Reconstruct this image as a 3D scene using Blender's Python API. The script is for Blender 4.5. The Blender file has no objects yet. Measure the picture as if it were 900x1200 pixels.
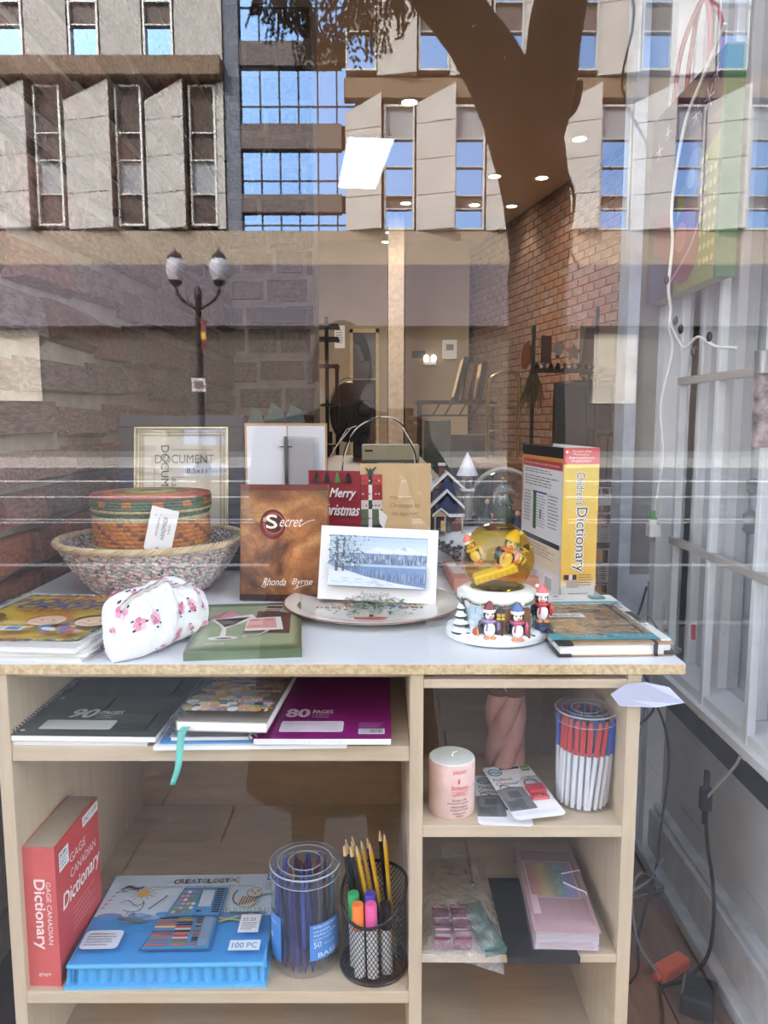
import bpy, bmesh, math, random
from mathutils import Vector, Matrix, Euler, noise as mnoise
random.seed(7)
R = math.radians
PI = math.pi
scene = bpy.context.scene
COL = scene.collection

# ------------------------------------------------------------------ camera
# World: x to the right along the shop front, y into the shop, z up. Pavement z = 0.
CAMY, CAMZ, GLASS_Y = -1.10, 1.30, -0.06
cd = bpy.data.cameras.new('camera')
cd.sensor_fit = 'VERTICAL'
cd.sensor_height = 24.0
cd.lens = 24.0 * 890.0 / 1200.0
cd.clip_start = 0.02
cd.clip_end = 400
cam = bpy.data.objects.new('camera', cd)
cam.location = (0, CAMY, CAMZ)
cam.rotation_euler = (R(83.0), 0, 0)
COL.objects.link(cam)
scene.camera = cam

# ------------------------------------------------------------------ sky, sun, exposure
scene.view_settings.view_transform = 'Standard'
scene.view_settings.look = 'None'
scene.view_settings.gamma = 1.0
scene.view_settings.use_curve_mapping = False
scene.view_settings.exposure = 1.3

SUN_ELEV, SUN_AZ = 36.0, 28.0        # sun behind the shop, a little to the left (degrees from +y)
w = bpy.data.worlds.new('sky')
scene.world = w
w.use_nodes = True
nt = w.node_tree
sky = nt.nodes.new('ShaderNodeTexSky')
sky.sky_type = 'NISHITA'
sky.sun_disc = False
sky.sun_elevation = R(SUN_ELEV)
sky.sun_rotation = R(-SUN_AZ)
sky.air_density = 1.0
sky.dust_density = 2.0
sky.ozone_density = 1.0
bg = nt.nodes['Background']
bg.inputs['Strength'].default_value = 0.78
hz = nt.nodes.new('ShaderNodeHueSaturation')      # hazy winter sky: paler blue
hz.inputs['Saturation'].default_value = 0.4
nt.links.new(sky.outputs['Color'], hz.inputs['Color'])
nt.links.new(hz.outputs['Color'], bg.inputs['Color'])

sd = bpy.data.lights.new('sun', 'SUN')
sd.energy = 5.0
sd.angle = R(0.6)
sd.color = (1.0, 0.965, 0.92)
sun = bpy.data.objects.new('sun', sd)
sun.rotation_euler = (R(-(90 - SUN_ELEV)), 0, R(SUN_AZ))
COL.objects.link(sun)

# ------------------------------------------------------------------ helpers
def S(r, g, b):
    def f(c):
        c /= 255.0
        return c / 12.92 if c <= 0.04045 else ((c + 0.055) / 1.055) ** 2.4
    return (f(r), f(g), f(b))

def vmix(a, b, t):
    return tuple(a[i] + (b[i] - a[i]) * t for i in range(3))

_mats = {}
def M(name, rgb=None, rough=0.6, var=0.12, scale=18.0, stretch=(1, 1, 1), bump=0.0, bscale=60.0, metal=0.0,
      spec=0.5, coat=0.0, rgb2=None, attr=False, rnd=0.0, trans=0.0):
    """Procedural principled material: two tones mixed by object-space noise; attr=True takes the print colours of the mesh."""
    if name in _mats:
        return _mats[name]
    m = bpy.data.materials.new(name)
    m.use_nodes = True
    n, l = m.node_tree.nodes, m.node_tree.links
    p = n['Principled BSDF']
    tc = n.new('ShaderNodeTexCoord')
    mp = n.new('ShaderNodeMapping')
    mp.inputs['Scale'].default_value = stretch
    l.new(tc.outputs['Object'], mp.inputs['Vector'])
    nz = n.new('ShaderNodeTexNoise')
    nz.inputs['Scale'].default_value = scale
    nz.inputs['Detail'].default_value = 5
    nz.inputs['Roughness'].default_value = 0.6
    l.new(mp.outputs['Vector'], nz.inputs['Vector'])
    if attr:
        at = n.new('ShaderNodeAttribute')
        at.attribute_name = 'Col'
        mr = n.new('ShaderNodeMapRange')
        mr.inputs['From Min'].default_value = 0.3
        mr.inputs['From Max'].default_value = 0.7
        mr.inputs['To Min'].default_value = 1 - var
        mr.inputs['To Max'].default_value = 1 + var * 0.3
        l.new(nz.outputs['Fac'], mr.inputs['Value'])
        vm = n.new('ShaderNodeVectorMath')
        vm.operation = 'SCALE'
        l.new(at.outputs['Color'], vm.inputs[0])
        l.new(mr.outputs['Result'], vm.inputs['Scale'])
        colout = vm.outputs['Vector']
    else:
        cr = n.new('ShaderNodeValToRGB')
        a = rgb
        b = rgb2 if rgb2 else tuple(c * (1 - 2.2 * var) for c in rgb)
        cr.color_ramp.elements[0].position = 0.34
        cr.color_ramp.elements[1].position = 0.66
        cr.color_ramp.elements[0].color = (*b, 1)
        cr.color_ramp.elements[1].color = (*a, 1)
        l.new(nz.outputs['Fac'], cr.inputs['Fac'])
        colout = cr.outputs['Color']
    if rnd:
        oi = n.new('ShaderNodeObjectInfo')
        hs = n.new('ShaderNodeHueSaturation')
        for k, (lo, hi), src in (('Value', (1 - rnd, 1 + rnd), 'Random'),):
            mr = n.new('ShaderNodeMapRange')
            mr.inputs['To Min'].default_value = lo
            mr.inputs['To Max'].default_value = hi
            l.new(oi.outputs[src], mr.inputs['Value'])
            l.new(mr.outputs['Result'], hs.inputs[k])
        ml = n.new('ShaderNodeMath'); ml.operation = 'MULTIPLY'; ml.inputs[1].default_value = 7.31
        fr = n.new('ShaderNodeMath'); fr.operation = 'FRACT'
        l.new(oi.outputs['Random'], ml.inputs[0]); l.new(ml.outputs[0], fr.inputs[0])
        mr = n.new('ShaderNodeMapRange')
        mr.inputs['To Min'].default_value = 1 - rnd * 1.6
        mr.inputs['To Max'].default_value = 1 + rnd * 1.2
        l.new(fr.outputs[0], mr.inputs['Value'])
        l.new(mr.outputs['Result'], hs.inputs['Saturation'])
        l.new(colout, hs.inputs['Color'])
        colout = hs.outputs['Color']
    l.new(colout, p.inputs['Base Color'])
    p.inputs['Roughness'].default_value = rough
    p.inputs['Metallic'].default_value = metal
    p.inputs['Specular IOR Level'].default_value = spec
    p.inputs['Coat Weight'].default_value = coat
    p.inputs['Coat Roughness'].default_value = 0.12
    if trans:
        p.inputs['Transmission Weight'].default_value = trans
    if bump:
        n2 = n.new('ShaderNodeTexNoise')
        n2.inputs['Scale'].default_value = bscale
        n2.inputs['Detail'].default_value = 4
        l.new(mp.outputs['Vector'], n2.inputs['Vector'])
        bp = n.new('ShaderNodeBump')
        bp.inputs['Strength'].default_value = bump
        bp.inputs['Distance'].default_value = 0.01
        l.new(n2.outputs['Fac'], bp.inputs['Height'])
        l.new(bp.outputs['Normal'], p.inputs['Normal'])
    _mats[name] = m
    return m

def emit(name, rgb, strength):
    if name in _mats:
        return _mats[name]
    m = bpy.data.materials.new(name)
    m.use_nodes = True
    n, l = m.node_tree.nodes, m.node_tree.links
    n.remove(n['Principled BSDF'])
    e = n.new('ShaderNodeEmission')
    e.inputs['Color'].default_value = (*rgb, 1)
    e.inputs['Strength'].default_value = strength
    l.new(e.outputs[0], n['Material Output'].inputs['Surface'])
    _mats[name] = m
    return m

def clear(name, tint=(1, 1, 1), f0=0.04, rough=0.02, milk=0.0, milkcol=(0.8, 0.8, 0.8), bump=0.0, bscale=30, dust=0.0):
    """Thin clear sheet: transparent with a reflection that grows towards grazing view, and a little milky scatter for film."""
    if name in _mats:
        return _mats[name]
    m = bpy.data.materials.new(name)
    m.use_nodes = True
    n, l = m.node_tree.nodes, m.node_tree.links
    n.remove(n['Principled BSDF'])
    t = n.new('ShaderNodeBsdfTransparent')
    t.inputs['Color'].default_value = (*tint, 1)
    g = n.new('ShaderNodeBsdfGlossy')
    g.inputs['Roughness'].default_value = rough
    lw = n.new('ShaderNodeLayerWeight')
    pw = n.new('ShaderNodeMath'); pw.operation = 'POWER'; pw.inputs[1].default_value = 5
    ma = n.new('ShaderNodeMath'); ma.operation = 'MULTIPLY_ADD'
    ma.inputs[1].default_value = 1 - f0; ma.inputs[2].default_value = f0
    l.new(lw.outputs['Facing'], pw.inputs[0]); l.new(pw.outputs[0], ma.inputs[0])
    mx = n.new('ShaderNodeMixShader')
    l.new(ma.outputs[0], mx.inputs[0])
    last = t
    if milk:
        d = n.new('ShaderNodeBsdfDiffuse')
        d.inputs['Color'].default_value = (*milkcol, 1)
        m2 = n.new('ShaderNodeMixShader')
        m2.inputs[0].default_value = milk
        l.new(t.outputs[0], m2.inputs[1]); l.new(d.outputs[0], m2.inputs[2])
        last = m2
    if dust:
        tc = n.new('ShaderNodeTexCoord')
        vo = n.new('ShaderNodeTexVoronoi'); vo.inputs['Scale'].default_value = 120; vo.inputs['Randomness'].default_value = 1.0
        mp = n.new('ShaderNodeMapping'); mp.inputs['Rotation'].default_value = (0, 0.7, 0); mp.inputs['Scale'].default_value = (1.0, 1.0, 0.35)
        l.new(tc.outputs['Object'], mp.inputs['Vector']); l.new(mp.outputs['Vector'], vo.inputs['Vector'])
        lt = n.new('ShaderNodeMath'); lt.operation = 'LESS_THAN'; lt.inputs[1].default_value = 0.075
        l.new(vo.outputs['Distance'], lt.inputs[0])
        nz = n.new('ShaderNodeTexNoise'); nz.inputs['Scale'].default_value = 7; nz.inputs['Detail'].default_value = 4
        l.new(tc.outputs['Object'], nz.inputs['Vector'])
        gt = n.new('ShaderNodeMapRange'); gt.inputs['From Min'].default_value = 0.5; gt.inputs['From Max'].default_value = 0.72
        l.new(nz.outputs['Fac'], gt.inputs['Value'])
        mu = n.new('ShaderNodeMath'); mu.operation = 'MULTIPLY'
        l.new(lt.outputs[0], mu.inputs[0]); l.new(gt.outputs['Result'], mu.inputs[1])
        m3 = n.new('ShaderNodeMath'); m3.operation = 'MULTIPLY'; m3.inputs[1].default_value = dust
        l.new(mu.outputs[0], m3.inputs[0])
        d = n.new('ShaderNodeBsdfDiffuse'); d.inputs['Color'].default_value = (.8, .8, .8, 1)
        m4 = n.new('ShaderNodeMixShader')
        l.new(m3.outputs[0], m4.inputs[0]); l.new(last.outputs[0], m4.inputs[1]); l.new(d.outputs[0], m4.inputs[2])
        last = m4
    if bump:
        tc = n.new('ShaderNodeTexCoord')
        nz = n.new('ShaderNodeTexNoise'); nz.inputs['Scale'].default_value = bscale; nz.inputs['Detail'].default_value = 3
        bp = n.new('ShaderNodeBump'); bp.inputs['Strength'].default_value = bump; bp.inputs['Distance'].default_value = 0.02
        l.new(tc.outputs['Object'], nz.inputs['Vector']); l.new(nz.outputs['Fac'], bp.inputs['Height'])
        l.new(bp.outputs['Normal'], g.inputs['Normal']); l.new(bp.outputs['Normal'], lw.inputs['Normal'])
    l.new(last.outputs[0], mx.inputs[1]); l.new(g.outputs[0], mx.inputs[2])
    l.new(mx.outputs[0], n['Material Output'].inputs['Surface'])
    _mats[name] = m
    return m

def frame_from(d):
    d = d.normalized()
    a = Vector((0, 0, 1)) if abs(d.z) < 0.9 else Vector((1, 0, 0))
    u = d.cross(a).normalized()
    return u, d.cross(u).normalized()

class MB:
    """Collects shapes (with a colour per face) and links them as one mesh object."""
    def __init__(s, c=(0.8, 0.8, 0.8)):
        s.v, s.f, s.c, s.k = [], [], [], []
        s.col = c
        s.mi = 0
        s.T = None
    def add(s, vs, fs, c=None):
        o = len(s.v)
        for p in vs:
            p = Vector(p)
            s.v.append(s.T @ p if s.T is not None else p)
        c = c or s.col
        for f in fs:
            s.f.append([o + i for i in f]); s.c.append(c); s.k.append(s.mi)
        return s
    def box(s, x0, x1, y0, y1, z0, z1, c=None):
        return s.add([(x0, y0, z0), (x1, y0, z0), (x1, y1, z0), (x0, y1, z0), (x0, y0, z1), (x1, y0, z1), (x1, y1, z1), (x0, y1, z1)],
                     [(3, 2, 1, 0), (4, 5, 6, 7), (0, 1, 5, 4), (1, 2, 6, 5), (2, 3, 7, 6), (3, 0, 4, 7)], c)
    def cbox(s, cx, cy, cz, sx, sy, sz, c=None):
        return s.box(cx - sx / 2, cx + sx / 2, cy - sy / 2, cy + sy / 2, cz - sz / 2, cz + sz / 2, c)
    def tube(s, pts, r, n=8, c=None, closed=False, cols=None, flat=1.0):
        pts = [Vector(p) for p in pts]
        m = len(pts)
        rr = r if isinstance(r, (list, tuple)) else [r] * m
        vs, fs = [], []
        u = None
        for i, p in enumerate(pts):
            d = (pts[(i + 1) % m] - pts[i - 1]) if closed else (pts[min(i + 1, m - 1)] - pts[max(i - 1, 0)])
            if d.length < 1e-9:
                d = Vector((0, 0, 1))
            d.normalize()
            if u is None:
                u, w_ = frame_from(d)
            else:
                u = u - d * u.dot(d)
                if u.length < 1e-6:
                    u, w_ = frame_from(d)
                u.normalize()
            w_ = d.cross(u)
            for j in range(n):
                a = 2 * PI * j / n
                vs.append(p + u * (math.cos(a) * rr[i]) + w_ * (math.sin(a) * rr[i] * flat))
        o = len(s.v)
        segs = m if closed else m - 1
        for i in range(segs):
            k = (i + 1) % m
            for j in range(n):
                fs.append((i * n + j, i * n + (j + 1) % n, k * n + (j + 1) % n, k * n + j))
        if not closed:
            fs.append(tuple(range(n - 1, -1, -1)))
            fs.append(tuple((m - 1) * n + j for j in range(n)))
        nf = len(s.f)
        s.add(vs, fs, c)
        if cols:
            for i in range(segs):
                for j in range(n):
                    s.c[nf + i * n + j] = cols[i % len(cols)]
        return s
    def lathe(s, prof, n=24, c=None, cx=0, cy=0, cz=0, cols=None, caps=False):
        vs, fs = [], []
        for r, z in prof:
            for j in range(n):
                a = 2 * PI * j / n
                vs.append((cx + r * math.cos(a), cy + r * math.sin(a), cz + z))
        for i in range(len(prof) - 1):
            for j in range(n):
                fs.append((i * n + j, i * n + (j + 1) % n, (i + 1) * n + (j + 1) % n, (i + 1) * n + j))
        nf = len(s.f)
        if caps:
            fs.append(tuple(range(n - 1, -1, -1)))
            fs.append(tuple((len(prof) - 1) * n + j for j in range(n)))
        s.add(vs, fs, c)
        if cols:
            for i in range(len(prof) - 1):
                for j in range(n):
                    s.c[nf + i * n + j] = cols[i]
        return s
    def ell(s, cx, cy, cz, rx, ry, rz, c=None, n=12, m=8):
        vs, fs = [(cx, cy, cz - rz)], []
        for i in range(1, m):
            t = PI * i / m
            for j in range(n):
                a = 2 * PI * j / n
                vs.append((cx + rx * math.sin(t) * math.cos(a), cy + ry * math.sin(t) * math.sin(a), cz - rz * math.cos(t)))
        vs.append((cx, cy, cz + rz))
        top = len(vs) - 1
        for j in range(n):
            fs.append((0, 1 + (j + 1) % n, 1 + j))
            fs.append((top, top - n + j, top - n + (j + 1) % n))
        for i in range(m - 2):
            for j in range(n):
                fs.append((1 + i * n + j, 1 + i * n + (j + 1) % n, 1 + (i + 1) * n + (j + 1) % n, 1 + (i + 1) * n + j))
        return s.add(vs, fs, c)
    def prism(s, poly, z0, z1, c=None, axis='z'):
        n = len(poly)
        def P(a, b, h):
            return (a, b, h) if axis == 'z' else ((a, h, b) if axis == 'y' else (h, a, b))
        vs = [P(a, b, z0) for a, b in poly] + [P(a, b, z1) for a, b in poly]
        fs = [tuple(range(n - 1, -1, -1)), tuple(range(n, 2 * n))] + [(i, (i + 1) % n, n + (i + 1) % n, n + i) for i in range(n)]
        return s.add(vs, fs, c)
    def grid(s, P, closed_u=False, closed_v=False, c=None, cf=None):
        """P[i][j] points."""
        a, b = len(P), len(P[0])
        vs = [p for row in P for p in row]
        fs, cs = [], []
        for i in range(a if closed_u else a - 1):
            for j in range(b if closed_v else b - 1):
                fs.append((i * b + j, i * b + (j + 1) % b, ((i + 1) % a) * b + (j + 1) % b, ((i + 1) % a) * b + j))
                cs.append(cf(i, j) if cf else (c or s.col))
        nf = len(s.f)
        s.add(vs, fs, c)
        for i, q in enumerate(cs):
            s.c[nf + i] = q
        return s
    def mesh(s, name, mats, smooth=False, angle=40):
        me = bpy.data.meshes.new(name)
        me.from_pydata([tuple(p) for p in s.v], [], s.f)
        ms = mats if isinstance(mats, (list, tuple)) else [mats]
        for m in ms:
            me.materials.append(m)
        if len(ms) > 1:
            me.polygons.foreach_set('material_index', s.k)
        at = me.color_attributes.new('Col', 'FLOAT_COLOR', 'CORNER')
        buf = []
        for f, c in zip(s.f, s.c):
            buf += [c[0], c[1], c[2], 1.0] * len(f)
        at.data.foreach_set('color', buf)
        if smooth:
            me.polygons.foreach_set('use_smooth', [True] * len(me.polygons))
            me.set_sharp_from_angle(angle=R(angle))
        bm = bmesh.new(); bm.from_mesh(me)
        bmesh.ops.recalc_face_normals(bm, faces=bm.faces)
        bm.to_mesh(me); bm.free()
        me.update()
        return me
    def build(s, name, mats, parent=None, smooth=False, bevel=0.0, label=None, angle=40, loc=None, rot=None):
        me = s.mesh(name, mats, smooth, angle)
        return put(name, me, parent, loc, rot, bevel, label)

def put(name, me, parent=None, loc=None, rot=None, bevel=0.0, label=None):
    o = bpy.data.objects.new(name, me)
    COL.objects.link(o)
    if parent is not None:
        o.parent = parent
    if loc is not None:
        o.location = loc
    if rot is not None:
        o.rotation_euler = rot
    if bevel:
        b = o.modifiers.new('edges', 'BEVEL')
        b.width = bevel; b.segments = 2; b.limit_method = 'ANGLE'; b.angle_limit = R(50)
    if label:
        o['label'] = label
    return o

def thing(name, label, cat, loc=(0, 0, 0), rz=0.0, group=None, rot=None):
    o = bpy.data.objects.new(name, None)
    o.empty_display_size = 0.05
    COL.objects.link(o)
    o.location = loc
    o.rotation_euler = rot if rot else (0, 0, rz)
    o['label'] = label; o['category'] = cat
    if group:
        o['group'] = group
    return o

def tag(o, label, cat, group=None, kind=None):
    o['label'] = label; o['category'] = cat
    if group: o['group'] = group
    if kind: o['kind'] = kind
    return o

def struct(o, label=None):
    o['kind'] = 'structure'
    if label: o['label'] = label
    return o

def dup(root, loc=None, rot=None, label=None, parent=None):
    r = root.copy(); COL.objects.link(r)
    if loc is not None: r.location = loc
    if rot is not None: r.rotation_euler = rot
    if label: r['label'] = label
    if parent is not None: r.parent = parent
    for ch in list(root.children):
        c = ch.copy(); COL.objects.link(c); c.parent = r
        for g in list(ch.children):
            d = g.copy(); COL.objects.link(d); d.parent = c
    return r

ORD = ['first', 'second', 'third', 'fourth', 'fifth', 'sixth', 'seventh', 'eighth', 'ninth', 'tenth', 'eleventh', 'twelfth', 'thirteenth', 'fourteenth']
def name_in_order(things_x, text):
    """Gives each thing of a row its own label, counted from the left."""
    for k, (x, o) in enumerate(sorted(things_x, key=lambda q: q[0])):
        o['label'] = text % ORD[k]

_txt = {}
def text2d(s):
    """Flat letters as triangles/polygons in 2-D, normalised to their bounding box."""
    if s in _txt:
        return _txt[s]
    cu = bpy.data.curves.new('letters', 'FONT')
    cu.body = s
    cu.resolution_u = 3
    ob = bpy.data.objects.new('letters', cu)
    me = bpy.data.meshes.new_from_object(ob)
    vs = [(p.co.x, p.co.y) for p in me.vertices]
    fs = [tuple(p.vertices) for p in me.polygons]
    bpy.data.objects.remove(ob); bpy.data.curves.remove(cu); bpy.data.meshes.remove(me)
    if not vs:
        vs, fs = [(0, 0), (1, 0), (1, 1)], [(0, 1, 2)]
    x0 = min(v[0] for v in vs); x1 = max(v[0] for v in vs)
    y0 = min(v[1] for v in vs); y1 = max(v[1] for v in vs)
    vs = [((x - x0) / max(x1 - x0, 1e-6), (y - y0) / max(y1 - y0, 1e-6)) for x, y in vs]
    _txt[s] = (vs, fs, (x1 - x0) / max(y1 - y0, 1e-6))
    return _txt[s]

class Print(MB):
    """Ink on a surface: shapes in the surface's own (u, v) metres, each a hair above the one before."""
    def __init__(s, o, u, v, step=0.00006, base=0.0003):
        super().__init__()
        s.o, s.u, s.vv = Vector(o), Vector(u).normalized(), Vector(v).normalized()
        s.n = s.u.cross(s.vv)
        s.h, s.step = base, step
    def P(s, a, b):
        return s.o + s.u * a + s.vv * b + s.n * s.h
    def poly(s, pts, c):
        s.h += s.step
        s.add([s.P(a, b) for a, b in pts], [tuple(range(len(pts)))], c); return s
    def rect(s, a, b, w, h, c):
        return s.poly([(a, b), (a + w, b), (a + w, b + h), (a, b + h)], c)
    def rrect(s, a, b, w, h, r, c):
        pts = []
        for cx, cy, t0 in ((a + w - r, b + h - r, 0), (a + r, b + h - r, 90), (a + r, b + r, 180), (a + w - r, b + r, 270)):
            for k in range(4):
                t = R(t0 + k * 30); pts.append((cx + r * math.cos(t), cy + r * math.sin(t)))
        return s.poly(pts, c)
    def disc(s, a, b, r, c, n=14, ry=None, rot=0):
        ry = r if ry is None else ry
        cr, sr = math.cos(rot), math.sin(rot)
        pts = []
        for k in range(n):
            x, y = r * math.cos(2 * PI * k / n), ry * math.sin(2 * PI * k / n)
            pts.append((a + x * cr - y * sr, b + x * sr + y * cr))
        return s.poly(pts, c)
    def ring(s, a, b, r0, r1, c, n=20):
        s.h += s.step
        vs = [s.P(a + r * math.cos(2 * PI * k / n), b + r * math.sin(2 * PI * k / n)) for r in (r0, r1) for k in range(n)]
        s.add(vs, [(k, (k + 1) % n, n + (k + 1) % n, n + k) for k in range(n)], c); return s
    def line(s, pts, w, c):
        s.h += s.step
        for (a0, b0), (a1, b1) in zip(pts, pts[1:]):
            dx, dy = a1 - a0, b1 - b0
            L = math.hypot(dx, dy) or 1e-9
            nx, ny = -dy / L * w / 2, dx / L * w / 2
            ex, ey = dx / L * w * .3, dy / L * w * .3
            s.add([s.P(a0 + nx - ex, b0 + ny - ey), s.P(a1 + nx + ex, b1 + ny + ey), s.P(a1 - nx + ex, b1 - ny + ey), s.P(a0 - nx - ex, b0 - ny - ey)], [(0, 1, 2, 3)], c)
        return s
    def text(s, t, a, b, w, h, c, rot=0.0, shear=0.0, keep=False, bold=0.0):
        """Letters fitted to the box a, b, w, h (rotated about its lower left corner)."""
        vs, fs, asp = text2d(t)
        if keep:
            w = min(w, h * asp) if h * asp > w else h * asp
        s.h += s.step
        cr, sr = math.cos(rot), math.sin(rot)
        offs = [(0, 0)] if not bold else [(-bold, 0), (bold, 0), (0, bold), (0, -bold)]
        for dx, dy in offs:
            out = []
            for x, y in vs:
                px, py = x * w + shear * y * h + dx, y * h + dy
                out.append(s.P(a + px * cr - py * sr, b + px * sr + py * cr))
            s.add(out, fs, c); s.h += s.step * 0.3
        return s
    def textlines(s, a, b, w, h, n, c, fill=0.35):
        """Unreadable small print: thin broken lines."""
        for k in range(n):
            y = b + h - (k + 0.5) * h / n
            x = a
            end = a + w * random.uniform(0.72, 1.0)
            while x < end:
                l_ = min(random.uniform(0.06, 0.16) * w, end - x)
                s.add([s.P(x, y), s.P(x + l_, y), s.P(x + l_, y + h / n * fill), s.P(x, y + h / n * fill)], [(0, 1, 2, 3)], c)
                x += l_ + 0.025 * w
        return s
    def barcode(s, a, b, w, h, c=(0.01, 0.01, 0.01)):
        x = a
        while x < a + w:
            l_ = random.choice((0.012, 0.02, 0.03)) * w
            s.add([s.P(x, b), s.P(x + l_, b), s.P(x + l_, b + h), s.P(x, b + h)], [(0, 1, 2, 3)], c)
            x += l_ + random.choice((0.012, 0.02)) * w
        return s
    def ink(s, name='print', parent=None, gloss=0.45, label=None):
        m = M('printed ink %.2f' % gloss, rough=gloss, attr=True, var=0.05, scale=200)
        me = bpy.data.meshes.new(name)
        me.from_pydata([tuple(p) for p in s.v], [], s.f)
        me.materials.append(m)
        at = me.color_attributes.new('Col', 'FLOAT_COLOR', 'CORNER')
        buf = []
        for f, c in zip(s.f, s.c):
            buf += [c[0], c[1], c[2], 1.0] * len(f)
        at.data.foreach_set('color', buf)
        me.update()
        return put(name, me, parent, label=label)

def bez(p0, p1, p2, p3, n=12):
    o = []
    for i in range(n + 1):
        t = i / n
        o.append(tuple(p0[k] * (1 - t) ** 3 + 3 * p1[k] * t * (1 - t) ** 2 + 3 * p2[k] * t * t * (1 - t) + p3[k] * t ** 3 for k in range(len(p0))))
    return o

def spline(pts, n=8):
    """Catmull-Rom through the points."""
    P = [Vector(p) for p in pts]
    P = [P[0] * 2 - P[1]] + P + [P[-1] * 2 - P[-2]]
    out = []
    for i in range(1, len(P) - 2):
        for k in range(n):
            t = k / n
            a, b, c, d = P[i - 1], P[i], P[i + 1], P[i + 2]
            out.append(0.5 * ((2 * b) + (c - a) * t + (2 * a - 5 * b + 4 * c - d) * t * t + (3 * b - a - 3 * c + d) * t ** 3))
    out.append(P[-2])
    return out

# common colours and materials
WHITE, BLACK = S(240, 240, 238), S(22, 22, 24)
paint = M('painted colours', rough=0.5, attr=True, var=0.08, scale=60)
paint_gloss = M('glazed colours', rough=0.25, attr=True, var=0.06, scale=60, coat=0.3)
paint_matte = M('matte colours', rough=0.85, attr=True, var=0.12, scale=80)
paper = M('white paper', S(238, 238, 236), rough=0.8, var=0.02)
pagemat = M('page edges', S(228, 224, 214), rough=0.9, var=0.06, scale=60, stretch=(1, 1, 30))
# ------------------------------------------------------------------ street side (seen mirrored in the window pane)
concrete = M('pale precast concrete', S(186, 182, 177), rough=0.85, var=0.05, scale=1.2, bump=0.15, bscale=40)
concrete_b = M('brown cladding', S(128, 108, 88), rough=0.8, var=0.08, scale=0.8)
asphalt = M('asphalt', S(74, 76, 80), rough=0.9, var=0.12, scale=3, bump=0.3, bscale=90)
paving = M('grey pavers', S(120, 122, 126), rough=0.85, var=0.10, scale=6, rnd=0.10, bump=0.2, bscale=60)
whiteline = M('road paint', S(225, 225, 222), rough=0.7, var=0.08, scale=8)
darkmetal = M('dark metal', S(40, 41, 44), rough=0.45, metal=0.6, var=0.1)
blackmetal = M('black coated metal', S(24, 24, 26), rough=0.4, var=0.1)
alu = M('pale aluminium frame', S(190, 190, 186), rough=0.4, metal=0.3, var=0.04)

road = struct(MB().box(-45, 45, -23.5, -4.6, -0.37, -0.27).build('road', asphalt))
side = MB().box(-45, 45, -4.6, -0.08, -0.14, -0.012).build('pavement', M('pavement bed', S(84, 85, 88), rough=0.95)); struct(side); side.location.z = -.25
pv = MB().box(-.295, .295, -.195, .195, -.012, 0).mesh('paver', paving)
for i in range(11):
    for j in range(18):
        put('paver', pv, side, loc=(-3.3 + 0.6 * i + (0.3 if j % 2 else 0), -0.30 - 0.4 * j * 0.62, 0)).scale = (1, 0.62, 1)
kerb = struct(MB().box(-45, 45, -4.75, -4.6, -0.37, -.25).build('kerb', concrete))
far_side = struct(MB().box(-45, 45, -29.0, -23.5, -0.37, -.2).build('far_pavement', M('far pavement', S(176, 172, 166), rough=0.9, var=0.06, scale=2)))
for y, wd in ((-7.0, 0.14), (-10.4, 0.12), (-10.75, 0.12), (-14.2, 0.14), (-18.0, 0.3)):
    struct(MB().box(-45, 45, y - wd, y, -0.28, -0.262).build('road_marking', whiteline))

pane_m = bpy.data.materials.new('mirrored facade glass'); pane_m.use_nodes = True
_n, _l = pane_m.node_tree.nodes, pane_m.node_tree.links
_p = _n['Principled BSDF']
_p.inputs['Base Color'].default_value = (*S(120, 155, 200), 1)
_p.inputs['Metallic'].default_value = 1.0
_p.inputs['Roughness'].default_value = 0.05
blind_m = M('dark blinds', S(84, 70, 62), rough=0.7, var=0.2, scale=1.5, stretch=(0.3, 0.3, 18))
spandrel = M('grey spandrel', S(150, 152, 158), rough=0.6, var=0.05)
spand_dark = M('brown spandrel', S(96, 84, 80), rough=0.6, var=0.1, scale=0.6)

FY = -29.02                                   # front plane of the building across the street
b = thing('office_building', 'pale concrete office building with slanted panels and blue windows across the street', 'building', (0, FY, 0))
MB().box(-30, 30, -12, -0.6, 0, 30).build('core', M('building core', S(92, 84, 78), rough=0.9), b)
MB().box(-30, 30, -0.6, 0, 7.157, 8.40).build('band', M('beige band', S(160, 144, 126), rough=0.8, var=0.04), b)
# brick band: courses as thin proud strips
bb = MB().box(-30, 30, -0.6, -0.03, 4.858, 7.157).build('brick_band', M('mauve brick', S(122, 114, 122), rough=0.85, var=0.1, scale=4, stretch=(1, 1, 4)), b)
cm = MB().box(-30, 30, -0.03, 0.0, -0.035, 0.035).mesh('course', M('mauve brick', None))
for k in range(23):
    put('course', cm, bb, loc=(0, 0, 4.92 + k * 0.0995))
# ground floor shop fronts
sf = MB().box(-30, 30, -1.4, -0.9, 0, 4.858).build('shopfront_wall', M('dark shop fronts', S(52, 50, 52), rough=0.5, var=0.2, scale=0.5), b)
for x0 in (-15.5, -11.2, -6.6, -2.2, 2.6, 7.4, 11.8):
    f = MB().box(x0, x0 + 3.4, -0.92, -0.8, 0.4, 3.7).build('window_frame', darkmetal, b)
    MB().box(x0 + .1, x0 + 3.3, -0.86, -0.79, 0.5, 3.6).build('pane', M('dark shop glass', S(40, 44, 52), rough=0.05, spec=0.7), f)
lit = M('painted sunlit cream', S(198, 188, 172), rough=0.8, var=0.1, scale=1)  # sunlit patches of the shop fronts, painted as pale cream panels
MB().box(-15.6, -13.6, -0.7, -0.55, 2.0, 4.75).build('sunlit_patch', lit, b)
MB().box(8.3, 10.0, -0.7, -0.55, 1.9, 4.6).build('sunlit_patch', lit, b)

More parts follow.
